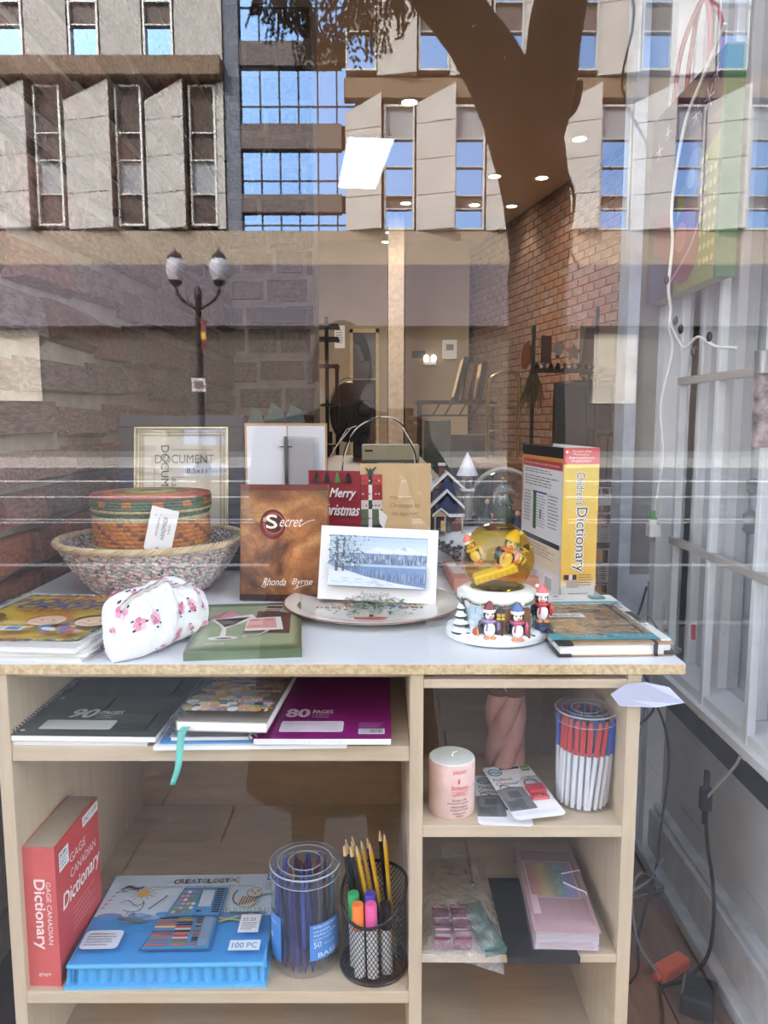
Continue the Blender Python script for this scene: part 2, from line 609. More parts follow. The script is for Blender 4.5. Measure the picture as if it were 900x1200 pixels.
def fwin(xc, z0, z1, w_, splits):
    """A tall window: aluminium frame with its panes, splits = [(height share, material)] from the top."""
    f = MB()
    t = 0.075
    f.box(xc - w_ / 2 - t, xc - w_ / 2, -0.3, 0.06, z0 - t, z1 + t).box(xc + w_ / 2, xc + w_ / 2 + t, -0.3, 0.06, z0 - t, z1 + t)
    f.box(xc - w_ / 2, xc + w_ / 2, -0.3, 0.06, z1, z1 + t).box(xc - w_ / 2, xc + w_ / 2, -0.3, 0.06, z0 - t, z0)
    z = z1
    zs = []
    for sh, m in splits:
        zn = z - sh * (z1 - z0)
        zs.append((zn, z, m)); z = zn
    for zn, zt_, m in zs[:-1]:
        f.box(xc - w_ / 2, xc + w_ / 2, -0.3, 0.03, zn - 0.02, zn + 0.02)
    fo = f.build('window_frame', alu, b)
    for zn, zt_, m in zs:
        pm = MB().box(xc - w_ / 2, xc + w_ / 2, -0.22, -0.12, zn, zt_).build('pane', m, fo)
        if m is blind_m:
            pm.name = 'blind'
    return fo

def fpanel(x0, x1, z0, z1, out=0.42, rows=4, slant=0.55):
    """A folded wedge panel, proud on its right, with horizontal joints (each slab its own piece)."""
    h = (z1 - z0) / rows
    for k in range(rows):
        a, c = z0 + k * h + 0.015, z0 + (k + 1) * h - 0.015
        m = MB()
        cl_ = c - slant if k == rows - 1 else c
        m.add([(x0, 0.0, a), (x1, out, a), (x1, -0.4, a), (x0, -0.4, a), (x0, 0.0, cl_), (x1, out, c), (x1, -0.4, c), (x0, -0.4, cl_)],
              [(0, 1, 5, 4), (2, 3, 7, 6), (3, 0, 4, 7), (4, 5, 6, 7), (3, 2, 1, 0)])
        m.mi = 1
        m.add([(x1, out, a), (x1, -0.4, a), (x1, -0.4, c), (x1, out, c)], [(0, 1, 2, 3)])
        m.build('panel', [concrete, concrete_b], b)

Z0, Z1 = 8.55, 13.75
left_c = [-15.6, -12.60, -9.56, -6.92 + 0.12]
for xc in left_c[1:]:
    fwin(xc, Z0 + .1, Z1 - .2, 0.85, [(.33, blind_m), (.20, blind_m), (.25, spandrel), (.22, blind_m)])
for a, c in ((-15.2, -13.25), (-11.98, -10.15), (-8.95, -7.42), (-6.3, -5.98)):
    fpanel(a, c, Z0 - .1, Z1 - .05, 0.42 if a != -6.3 else 0.1, slant=0.6 if a != -6.3 else 0)
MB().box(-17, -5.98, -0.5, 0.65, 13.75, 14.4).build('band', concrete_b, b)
for xc in (-13.9, -11.1, -8.35):
    fwin(xc, 14.6, 18.6, 0.95, [(.52, pane_m), (.2, spand_dark), (.28, pane_m)])
for a, c in ((-13.3, -11.7), (-10.5, -8.95), (-7.75, -5.98)):
    fpanel(a, c, 14.45, 19.0, 0.1, 2, 0)
# recessed curtain wall in the middle
for z0, z1 in ((8.45, 9.1), (9.75, 11.4), (12.3, 14.35), (15.2, 19.0)):
    for k in range(8):
        x = -5.35 + k * 0.72
        if x > -1.7: break
        f = MB().box(x - .03, x, -0.34, -0.26, z0, z1).box(x + .66, x + .69, -0.34, -0.26, z0, z1).box(x, x + .68, -.34, -.27, z0 + (z1 - z0) * .33 - .03, z0 + (z1 - z0) * .33 + .03).build('mullion', darkmetal, b)
        MB().box(x, x + .68, -0.45, -0.30, z0, z1).build('pane', pane_m, f)
for z0, z1 in ((9.1, 9.75), (11.4, 12.3), (14.35, 15.2)):
    MB().box(-5.9, -1.6, -0.5, -0.05, z0, z1).build('spandrel', spand_dark, b)
MB().box(-5.95, -5.4, -0.5, 0.0, 8.4, 19).build('pier', M('blue grey pier', S(98, 106, 122), rough=0.6), b)
# right hand wing
RW = [(0.57, 0), (3.22, 0), (5.95, 0), (8.70, 0), (11.45, 0), (14.3, 0)]
for xc, _ in RW:
    fwin(xc, 8.5, 12.85, 1.0, [(.26, spandrel), (.23, pane_m), (.24, pane_m), (.11, spand_dark), (.16, pane_m)])
for a in [-1.45] + [x + 0.65 for x, _ in RW]:
    fpanel(a, a + (1.42 if a > 0 else 1.35), 8.4, 13.55 if a > 0 else 13.2, 0.5)
MB().box(-1.5, 18, -0.5, -0.02, 13.2, 13.9).build('band', concrete_b, b)
for xc in (-0.85, 1.85, 4.6, 7.35, 10.1, 12.9):
    fwin(xc, 14.2, 18.8, 1.0, [(.50, pane_m), (.22, spand_dark), (.28, pane_m)])
for a in (-0.25, 2.45, 5.2, 7.95, 10.7):
    fpanel(a, a + 1.45, 13.95, 19.0, 0.35, 2, 0)

# the shop's own building: keeps the sun off the pavement and holds the room
shopb = M('shop building render', S(150, 140, 130), rough=0.9)
struct(MB().box(-14, 14, -0.12, 0.1, 3.35, 9.0).build('wall_front', shopb))
struct(MB().box(-14, 14, -0.1, 12.4, 8.8, 9.0).build('roof', shopb))
struct(MB().box(-14, 14, -0.13, -0.03, -.3, 0).build('wall_plinth', shopb))
for _x, _n in ((-14, 'wall_outer_left'), (13.8, 'wall_outer_right')):
    struct(MB().box(_x, _x + .2, -.1, 12.4, -.3, 8.8).build(_n, shopb))
struct(MB().box(-14, 14, 12.2, 12.4, -.3, 8.8).build('wall_outer_back', shopb))
struct(MB().box(-14, -0.86, -0.12, 0.0, 0, 3.35).build('wall_front_left', shopb))
struct(MB().box(2.2, 14, -0.12, 0.0, 0, 3.35).build('wall_front_right', shopb))

# street lamp
lamp = thing('street_lamp', 'black street lamp post with two white lantern globes standing across the road', 'street lamp', (-3.1, .98 - 13, 0))
lampm = M('lamp post paint', S(52, 44, 42), rough=0.5)
MB().lathe([(.14, -.27), (.14, .5), (.08, .6), (.06, 1.2), (.05, 3.25), (.07, 3.3), (.05, 3.45), (.0, 3.5)], 12).build('post', lampm, lamp, smooth=True)
for s in (-1, 1):
    a = MB().tube(bez((0, 0, 3.1), (s * .12, 0, 3.2), (s * .36, 0, 3.25), (s * .36, 0, 3.5)), .03, 8).lathe([(.03, 0), (.10, .06), (.11, .1)], 10, cx=s * .36, cz=3.48).build('arm', lampm, lamp, smooth=True)
    MB().lathe([(.09, 3.56), (.15, 3.7), (.16, 3.82), (.12, 3.93), (.06, 3.98)], 14, cx=s * .36, caps=True).build('lantern', M('milk glass', S(225, 222, 230), rough=0.3), a, smooth=True)
    MB().lathe([(.13, 3.93), (.09, 4.0), (.03, 4.05), (.0, 4.12)], 14, cx=s * .36).build('cap', lampm, a)
bn = MB().box(-.02, .13, -.03, .03, 2.45, 2.95, S(128, 62, 70)).box(-.01, .12, -.035, .035, 2.62, 2.74, S(220, 180, 60))
bn.build('banner', paint, lamp)
MB().box(-.13, .10, .05, .07, 1.75, 1.98, S(225, 222, 220)).box(-.09, .06, .07, .075, 1.8, 1.93, S(150, 120, 120)).build('sign_plate', paint, lamp)

# tree on the pavement
bark = M('dark bark', S(104, 92, 82), rough=0.95, var=0.3, scale=9, stretch=(1, 1, .25), bump=0.8, bscale=24)
ty = .98 - 4.5
tr = thing('street_tree', 'dark street tree with a forked leaning trunk growing in the pavement', 'tree', (0.95, ty, -.25))
def trunkpts(pts):
    return [(x - .95, y, z + .25 if z > 0 else z) for x, y, z in pts]
tm = MB()
tm.tube(trunkpts(spline([(.96, 0, 0), (.92, 0, .6), (.90, 0, 1.25), (.885, 0, 2.0), (.88, 0, 2.45), (.80, -.02, 2.85), (.68, -.05, 3.15), (.45, -.05, 3.5), (.1, -.1, 3.9), (-.5, -.2, 4.6)], 5)),
        [.26, .23, .21, .20, .19, .185, .18, .175, .17, .17, .165, .165, .165, .165, .165, .165, .17, .17, .18, .18, .185, .19, .20, .205, .21, .21, .205, .20, .19, .19, .185, .18, .175, .17, .16, .16, .15, .15, .15, .14, .14, .13, .12, .11, .10, .10][:46], 14)
tm.tube(trunkpts(spline([(.85, 0, 2.75), (.90, 0, 3.0), (.93, .02, 3.25), (.97, .05, 3.6), (1.1, .1, 4.3), (1.3, .2, 5.2)], 5)), [.12, .13, .135, .14, .145, .15, .15, .15, .15, .15, .15, .15, .15, .15, .145, .14, .14, .14, .13, .13, .12, .11, .1, .1, .09, .08][:26], 12)
for k, p in enumerate(tm.v):
    nn = mnoise.noise(Vector((p.x * 7, p.y * 7, p.z * 5))) * .018
    p.x += nn; p.z += nn * .5
tm.build('trunk', bark, tr, smooth=True)
for pts, r in (([(.90, 0, 2.98), (1.02, 0, 3.0), (1.07, .02, 3.06), (1.09, .02, 3.16)], .045), ([(1.0, 0, 2.75), (1.08, 0, 2.55), (1.06, 0, 2.3), (1.12, 0, 2.15)], .012),
               ([(1.2, .1, 3.9), (1.35, .1, 3.5), (1.3, .1, 3.1), (1.45, .1, 2.8)], .01), ([(.0, -.1, 3.9), (-.25, 0, 3.6), (-.45, .1, 3.3)], .014),
               ([(-.2, 0, 4.2), (-.6, .1, 3.75), (-.75, .1, 3.4)], .012), ([(1.3, .2, 4.4), (1.7, .1, 3.6), (2.0, .1, 3.5)], .012), ([(1.2, .1, 4.0), (1.9, .1, 3.75), (2.3, .1, 3.2)], .009)):
    sp = spline(pts, 4)
    MB().tube(trunkpts(sp), [r * (1 - .6 * i / len(sp)) for i in range(len(sp))], 6).build('branch', bark, tr, smooth=True)
leaf = MB()
rl = random.Random(3)
def sprig(x, y, z, n, col, L=.2):
    dx = rl.uniform(-.5, .5)
    for k in range(n):
        t = k / n
        px, py, pz = x + dx * L * t, y + rl.uniform(-.02, .02), z - L * t
        for s in (-1, 1):
            ex, ez = s * rl.uniform(.02, .035), -rl.uniform(.006, .02)
            ey = rl.uniform(-.015, .015)
            leaf.add([(px, py, pz), (px + ex * .5, py + ey, pz + ez * .2 + .006), (px + ex, py + ey, pz + ez), (px + ex * .5, py + ey, pz + ez * .8 - .008)], [(0, 1, 2, 3)], col)
for k in range(330):
    if k < 190:
        u = rl.random()
        x, y, z = rl.uniform(-1.0, .3), rl.uniform(-.3, .3), 0
        d = abs(x + .25) / .75
        z = 3.95 - .62 * max(0, 1 - d ** 2) * rl.random() ** .6 + .2 * d
    else:
        x, y, z = rl.uniform(-1.6, 3), rl.uniform(-.8, .8), rl.uniform(4.0, 5.5)
    sprig(x - .95, y, z + .25, 9, vmix(S(70, 66, 46), S(120, 112, 66), rl.random()), .16)
lf = leaf.build('foliage', M('leaf colours', attr=True, rough=.7, var=.1), tr)
lf['kind'] = 'stuff'

# ------------------------------------------------------------------ the shop shell
mortar = M('grey mortar', S(172, 160, 148), rough=0.95, var=0.12, scale=14, bump=0.7, bscale=70)
stone_m = M('purple brown sandstone', S(136, 104, 94), rough=0.9, var=0.2, scale=9, bump=0.9, bscale=30, rnd=0.30, rgb2=S(86, 66, 62))
redbrick = M('red brown wall brick', S(162, 112, 92), rough=0.9, var=0.2, scale=11, bump=0.6, bscale=50, rnd=0.22, rgb2=S(112, 78, 68))
tanpaint = M('tan painted plaster', S(154, 138, 116), rough=0.85, var=0.04, scale=2)
ceil_m = M('warm ceiling paint', S(200, 186, 164), rough=0.9, var=0.03, scale=1.5)
greywall = M('grey painted wall', S(190, 191, 193), rough=0.8, var=0.08, scale=7)
white_m = M('white paint', S(226, 228, 230), rough=0.5, var=0.05, scale=8)
woodfloor = M('brown floor board', S(136, 98, 76), rough=0.5, var=0.18, scale=6, stretch=(6, .8, 1), rnd=0.12)

wl = struct(MB().box(-1.0, -0.79, -0.05, 2.95, 0.1, 3.7).build('wall_left', mortar))
rs = random.Random(11)
variants = {}
for key, mt in (('s', stone_m), ('b', redbrick)):
    variants[key] = []
    for k in range(8):
        j = (lambda a: rs.uniform(-a, a))
        am = 0.05 if key == 'b' else 0.09
        front = [(0.5, sy * (.43 + j(am * .6)), sz * (.40 + j(am * .8))) for sy, sz in ((-1, -1), (1, -1), (1, 1), (-1, 1))]
        front = [(0.5 + j(.22), y, z) for _, y, z in front]
        mid = [(0.1, sy * (.5 + j(.012)), sz * (.5 + j(.02))) for sy, sz in ((-1, -1), (1, -1), (1, 1), (-1, 1))]
        back = [(-0.5, sy * .5, sz * .5) for sy, sz in ((-1, -1), (1, -1), (1, 1), (-1, 1))]
        m = MB()
        m.add(back + mid + front, [(8, 9, 10, 11)] + [(i, (i + 1) % 4, 4 + (i + 1) % 4, 4 + i) for i in range(4)] + [(4 + i, 4 + (i + 1) % 4, 8 + (i + 1) % 4, 8 + i) for i in range(4)])
        variants[key].append(m.mesh('stone' if key == 's' else 'brick', mt))
def lay(parent, axis, fixed, u0, u1, z0, z1, rows, seed):
    """Lay courses of stones on a wall plane; rows(z) -> (kind, course height, (length min, max))."""
    r = random.Random(seed)
    z = z0
    n = 0
    while z < z1:
        key, h, (la, lb) = rows(z, r)
        u = u0 - r.uniform(0, la)
        while u < u1:
            L = r.uniform(la, lb)
            a, c = max(u, u0), min(u + L, u1)
            if c - a > 0.04:
                hj = h * (r.uniform(.82, 1.04) if key == 's' else r.uniform(.93, 1.02)); zj = r.uniform(-.009, .009) if key == 's' else r.uniform(-.003, .003)
                me = r.choice(variants[key])
                g = 0.020 if key == 's' else 0.015
                if axis == 'x':
                    o = put('stone' if key == 's' else 'brick', me, parent, loc=(fixed, (a + c) / 2, z + h / 2 + zj))
                    o.scale = (0.05, c - a - g, hj - g); o.rotation_euler = (r.uniform(-.03, .03), 0, 0)
                else:
                    o = put('stone' if key == 's' else 'brick', me, parent, loc=((a + c) / 2, fixed, z + h / 2 + zj))
                    o.scale = (0.05, c - a - g, hj - g); o.rotation_euler = (0, 0, -PI / 2)
                n += 1
            u += L
        z += h
    return n
def rows_left(z, r):
    if z < 1.17:
        return 'b', 0.088, (0.17, 0.24)
    if z < 1.36:
        return 's', r.uniform(.085, .11), (.2, .42)
    return 's', r.uniform(.11, .165), (.17, .40)
lay(wl, 'x', -0.785, 0.2, 2.87, 0.80, 3.1, rows_left, 5)
wb = struct(MB().box(-2.6, -0.36, 2.95, 3.2, 0.1, 3.7).build('wall_return', mortar))
lay(wb, 'y', 2.955, -0.80, -0.36, 0.9, 3.2, lambda z, r: ('s', r.uniform(.12, .17), (.15, .30)), 9)
MB().box(-.62, -.40, 2.86, 2.92, 1.79, 1.86).build('vent', M('vent black', S(28, 28, 30)), wb)

struct(MB().box(-4, 5, -0.05, 11.2, 3.65, 3.72).build('ceiling', ceil_m))
fl = struct(MB().box(-4, 5, -0.06, 11.2, 0.1, 0.188).build('floor', M('floor bed', S(60, 44, 36))))
pm = MB().box(-.058, .058, -.6, .6, -.006, .006).mesh('plank', woodfloor)
for i in range(26):
    for j in range(3):
        put('plank', pm, fl, loc=(-.60 + i * .12, .55 + j * 1.21 - (.4 if i % 2 else 0), .194))
far = MB().box(-4, 5, 3.2, 11.2, .188, .2).build('far_boards', woodfloor, fl)
struct(MB().box(-4, 5, 11.0, 11.2, 0.1, 3.7).build('wall_back', M('dark brick back wall', S(122, 86, 72), rough=.9, var=.2, scale=5)))
struct(MB().box(-2.75, -2.6, 3.2, 11.2, 0.1, 3.7).build('wall_far_left', tanpaint))
struct(MB().box(.29, 1.15, 9.4, 9.55, 0.2, 3.65).build('wall_partition', tanpaint))
struct(MB().box(-1.4, .05, 9.4, 9.55, 0.2, 3.65).build('wall_partition_left', tanpaint))
struct(MB().box(.05, .23, 7.9, 8.1, 0.2, 3.65).build('column', M('cream column', S(166, 148, 130), rough=.8)))
# brick wall on the right, slightly askew
wa = R(12.2)
BO = Vector((2.15, 5.4, 0))
wr = MB().box(0, .2, -3.2, 5.2, .1, 3.65).build('wall_right', M('dark brick mortar', S(150, 118, 96), rough=.95, var=.1))
wr.location = BO; wr.rotation_euler = (0, 0, wa); struct(wr)
bk = M('brown brick', S(128, 92, 72), rough=.85, var=.2, scale=9, rnd=.14, rgb2=S(98, 70, 56))
br = MB().add([(-.012, -.104, -.032), (-.012, .104, -.032), (-.012, .104, .032), (-.012, -.104, .032), (.01, -.107, -.035), (.01, .107, -.035), (.01, .107, .035), (.01, -.107, .035)],
              [(0, 3, 2, 1), (0, 1, 5, 4), (1, 2, 6, 5), (2, 3, 7, 6), (3, 0, 4, 7)]).mesh('brick', bk)
slots = []
for r_ in range(40):
    for c_ in range(37):
        y = -3.1 + c_ * .224 + (.112 if r_ % 2 else 0); z = .40 + r_ * .082
        if z < 3.63 and y < 5.0:
            slots.append((y, z))
def vis(y, z):
    p = BO + Vector((-math.sin(wa) * y, math.cos(wa) * y, 0))
    u = p.x / (p.y - CAMY) * 890 + 450
    v = 490 - (z - CAMZ) / (p.y - CAMY) * 890
    return 585 < u < 748 and 215 < v < 520, p.y
cand = sorted([(vis(y, z)[1], y, z) for y, z in slots if vis(y, z)[0]])
near = set((y, z) for _, y, z in cand[:290])
rest = MB()
for y, z in slots:
    if (y, z) in near:
        put('brick', br, wr, loc=(0, y, z))
    elif y > -1.2:
        o = len(rest.v)
        rest.add([(a, y + b_, z + c_) for a, b_, c_ in [tuple(v.co) for v in br.vertices]], [tuple(p.vertices) for p in br.polygons])
ro = rest.build('brick', bk, wr); ro['kind'] = 'stuff'

# window bay, right-hand return
struct(MB().box(.695, .80, -0.05, .72, .1, .60).build('wall_knee', greywall))
struct(MB().box(.692, .80, -0.05, .73, .60, .685).build('trim_1', M('dark slate strip', S(58, 60, 64), rough=.6, var=.2)))
struct(MB().box(.655, .80, -0.05, .74, .685, .735).box(.64, .80, -.05, .74, .70, .716).build('sill', white_m))
struct(MB().box(.64, .70, -.05, .74, .2, .23).box(.665, .70, -.05, .74, .23, .33).box(.675, .70, -.05, .74, .33, .345).build('baseboard_right', M('grey white skirting', S(196, 200, 204), rough=.5), bevel=.004))
# end post: grey face with pale edges
struct(MB().box(.585, .70, .74, .84, .2, 3.4).build('column', M('grey concrete post', S(142, 140, 138), rough=.85, var=.12, scale=6)))
struct(MB().box(.572, .600, .725, .80, .2, 3.4).build('trim_2', M('blue white trim', S(186, 194, 204), rough=.5)))
struct(MB().box(.652, .70, .70, .75, .23, 3.4).build('trim_3', white_m))
struct(MB().box(.60, .655, .73, .745, .2, .92).build('trim_4', M('blue white trim')))
w2 = MB()
for y0, y1 in ((.60, .66), (.44, .49), (.27, .31), (.04, .08)):
    w2.box(.70, .745, y0, y1, .735, 3.4)
w2.box(.70, .745, -.05, .72, 3.3, 3.4)
w2o = struct(w2.build('window_2', white_m, bevel=.004))
rail = M('dark seal', S(70, 72, 74))
for y0, y1 in ((.66, .72), (.49, .60), (.31, .44), (.08, .27)):
    MB().box(.718, .726, y0 + .003, y1 - .003, .738, 3.29).build('pane', clear('side glass', f0=.04, milk=.12, milkcol=S(198, 206, 212)), w2o)
    MB().box(.715, .73, y0, y0 + .003, .735, 3.3).build('seal', rail, w2o)
# entrance door behind that window
dr = struct(MB().box(.752, .79, -.04, .60, .735, 2.5).build('door_1', M('white door', S(206, 212, 216), rough=.45, var=.03)))
lk = MB(); lk.T = Matrix.Translation((.752, .442, 1.09)) @ Matrix.Rotation(-PI / 2, 4, 'Y')
lk.lathe([(0, .012), (.012, .012), (.012, .02), (.016, .02), (.022, .012), (.026, 0)], 24)
lk.build('lock', M('brushed nickel', S(150, 152, 152), metal=.9, rough=.35), dr, smooth=True)
lk = MB(); lk.T = Matrix.Translation((.752, .435, 1.165)) @ Matrix.Rotation(-PI / 2, 4, 'Y')
lk.lathe([(0, .016), (.014, .014), (.016, 0)], 16)
lk.build('key_plate', M('brushed nickel'), dr, smooth=True)
struct(MB().box(1.2, 1.3, -.05, .9, .1, 3.4).build('wall_alcove', M('alcove paint', S(200, 204, 208), rough=.8)))
struct(MB().box(.70, 1.3, .62, .72, .2, 3.4).build('wall_alcove_back', M('alcove paint')))

# shop window glass
gl = struct(MB().box(-.855, .80, GLASS_Y - .004, GLASS_Y + .004, .02, 3.35).build('window_1', clear('shop window glass', f0=.054, rough=0.0, dust=.35)))
struct(MB().box(-.86, .80, -.09, -.03, -.01, .02).build('trim_5', alu))

# ------------------------------------------------------------------ shop lights
panel_on = emit('lit diffuser', (1, .97, .9), 6)
bulb_on = emit('lit downlight', (1, .82, .58), 12)
lp = thing('ceiling_panel_light', 'square white panel light in the shop ceiling', 'ceiling light', (-.19, CAMY + 7.37, 3.64), R(7))
MB().box(-.2, .2, -.70, .70, -.012, .01).build('frame', white_m, lp)
MB().box(-.18, .18, -.68, .68, -.018, -.012).build('diffuser', panel_on, lp)
al = bpy.data.lights.new('panel_glow', 'AREA'); al.shape = 'RECTANGLE'; al.size = .36; al.size_y = 1.36; al.energy = 48; al.color = (1, .95, .86)
ao = bpy.data.objects.new('panel_glow', al); COL.objects.link(ao); ao.parent = lp; ao.location = (0, 0, -.03)
ring = MB().lathe([(.085, 0), (.085, -.008), (.06, -.008), (.055, 0)], 20).mesh('rim', white_m, True)
disc = MB().lathe([(0, -.004), (.055, -.004)], 20).mesh('bulb', bulb_on)
dls = [(.19, 6.0, 'nearest the panel light'), (1.79, 5.73, 'nearest the brick wall front'), (1.65, 6.75, 'second along the brick wall'), (1.55, 7.8, 'third along the brick wall'),
       (1.08, 7.75, 'beside the third one of the brick wall row'), (1.42, 8.8, 'last before the brick wall corner'), (1.0, 8.75, 'left of the last one at the brick wall'), (.24, 8.68, 'behind the panel light')]
for k, (x, D, tx) in enumerate(dls):
    t = thing('downlight', 'round ceiling downlight, ' + tx, 'downlight', (x, CAMY + D, 3.65), 0, 'recessed downlights')
    put('rim', ring, t); put('bulb', disc, t)
    sl = bpy.data.lights.new('beam', 'SPOT'); sl.energy = 11; sl.spot_size = R(95); sl.spot_blend = .6; sl.color = (1, .86, .68); sl.shadow_soft_size = .06
    so = bpy.data.objects.new('beam', sl); COL.objects.link(so); so.parent = t; so.location = (0, 0, -.03)
for k, (x, D) in enumerate(((.07, 10.2), (.02, 10.7))):
    t = thing('spotlight', ('nearer' if k == 0 else 'farther') + ' of two little spotlights by the cream column', 'spotlight', (x, CAMY + D - .6, 3.55), 0, 'track spotlights')
    MB().lathe([(.05, 0), (.05, .1), (.02, .1)], 14).build('housing', white_m, t)
    MB().lathe([(0, .0), (.048, 0)], 14).build('bulb', bulb_on, t)
# ------------------------------------------------------------------ the display table: a board on a cabinet
ZT = 0.937
maple = M('pale maple laminate', S(202, 183, 156), rough=0.5, var=0.07, scale=5, stretch=(1.5, 8, 14), bump=0.05, bscale=60)
maple_v = M('pale maple laminate upright', S(200, 181, 154), rough=0.5, var=0.07, scale=5, stretch=(12, 12, 1.0))
maple_d = M('maple back panel', S(176, 148, 116), rough=0.6, var=0.08, scale=5, stretch=(2, 8, 12))
chip = M('raw chipboard edge', S(214, 192, 152), rough=0.95, var=0.25, scale=160, rgb2=S(176, 150, 110))
board_top = M('white board surface', S(222, 225, 228), rough=0.35, var=0.015, scale=3)
tb = thing('table_board', 'wide white topped chipboard laid over the wooden cabinet', 'table top', (-.15, .38, ZT - .016))
MB().box(-.60, .60, -.384, .40, 0, .0155).build('chipboard_core', chip, tb)
MB().box(-.60, .60, -.384, .40, .0155, .016).build('white_surface', board_top, tb)

cb = thing('open_cabinet', 'pale maple open shelf cabinet standing under the white board', 'cabinet', (-.10, .30, .2))
def cbox(name, x0, x1, y0, y1, z0, z1, m):        # world numbers -> cabinet's own
    return MB().box(x0 + .10, x1 + .10, y0 - .30, y1 - .30, z0 - .2, z1 - .2).build(name, m, cb, bevel=.0012)
cbox('side_panel', -.586, -.566, 0, .60, .2, .92, maple_v)
cbox('side_panel', .366, .387, 0, .60, .2, .92, maple_v)
cbox('divider', .039, .0595, 0, .585, .2, .921, maple_v)
cbox('top_panel', -.566, .039, .03, .585, .905, .921, maple)
cbox('back_panel', -.566, .039, .588, .60, .2, .92, maple_d)
cbox('back_panel', .0595, .366, .588, .60, .2, .92, maple_d)
cbox('shelf', -.566, .039, .002, .585, .782, .806, maple)
cbox('shelf', -.566, .039, .0, .585, .380, .400, maple)
cbox('shelf', .0595, .366, .0, .25, .660, .679, maple)
cbox('shelf', .0595, .366, .0, .44, .450, .464, maple)
cbox('bottom_panel', -.566, .366, .01, .585, .215, .232, maple)
cbox('apron', .0595, .366, .0, .018, .898, .912, maple)

pt = MB()
Pq = [(.338, .892), (.358, .908), (.385, .913), (.425, .903), (.448, .880), (.405, .874), (.352, .874)]
pt.add([(x - .4, 0.0 - (i % 3) * .003, z - .89) for i, (x, z) in enumerate(Pq)] + [(x - .4, .0012 - (i % 3) * .003, z - .89) for i, (x, z) in enumerate(Pq)],
       [tuple(range(7)), tuple(range(13, 6, -1))] + [(i, (i + 1) % 7, 7 + (i + 1) % 7, 7 + i) for i in range(7)])
po = pt.build('paper_scrap', M('bluish white paper', S(184, 188, 210), rough=.8, var=.02), loc=(.4, -.009, .89))
tag(po, 'torn white paper scrap stuck to the right cabinet post below the board', 'paper')

# ------------------------------------------------------------------ left of the board: books, pouch, baskets, frame
def closed_book(t, w_, d, h, cover, page=pagemat, over=.002, ct=.0016, spine='left', flex=False):
    """Lying book: origin at the middle of its bottom; front edge towards -y."""
    c = MB()
    x0, x1, y0, y1 = -w_ / 2, w_ / 2, -d / 2, d / 2
    c.box(x0, x1, y0, y1, 0, ct).box(x0, x1, y0, y1, h - ct, h)
    if spine == 'left': c.box(x0, x0 + ct, y0, y1, ct, h - ct)
    elif spine == 'right': c.box(x1 - ct, x1, y0, y1, ct, h - ct)
    elif spine == 'front': c.box(x0, x1, y0, y0 + ct, ct, h - ct)
    elif spine == 'back': c.box(x0, x1, y1 - ct, y1, ct, h - ct)
    co = c.build('cover', cover, t)
    pg = MB()
    n = max(3, int(h / .004))
    a0 = x0 + (ct if spine == 'left' else over); a1 = x1 - (ct if spine == 'right' else over)
    b0 = y0 + (ct if spine == 'front' else over); b1 = y1 - (ct if spine == 'back' else over)
    for k in range(n):
        j = random.uniform(0, .0008)
        pg.box(a0 + j, a1 - j, b0 + j, b1 - j, ct + (h - 2 * ct) * k / n, ct + (h - 2 * ct) * (k + .93) / n)
    pg.build('page_block', page, t)
    return co

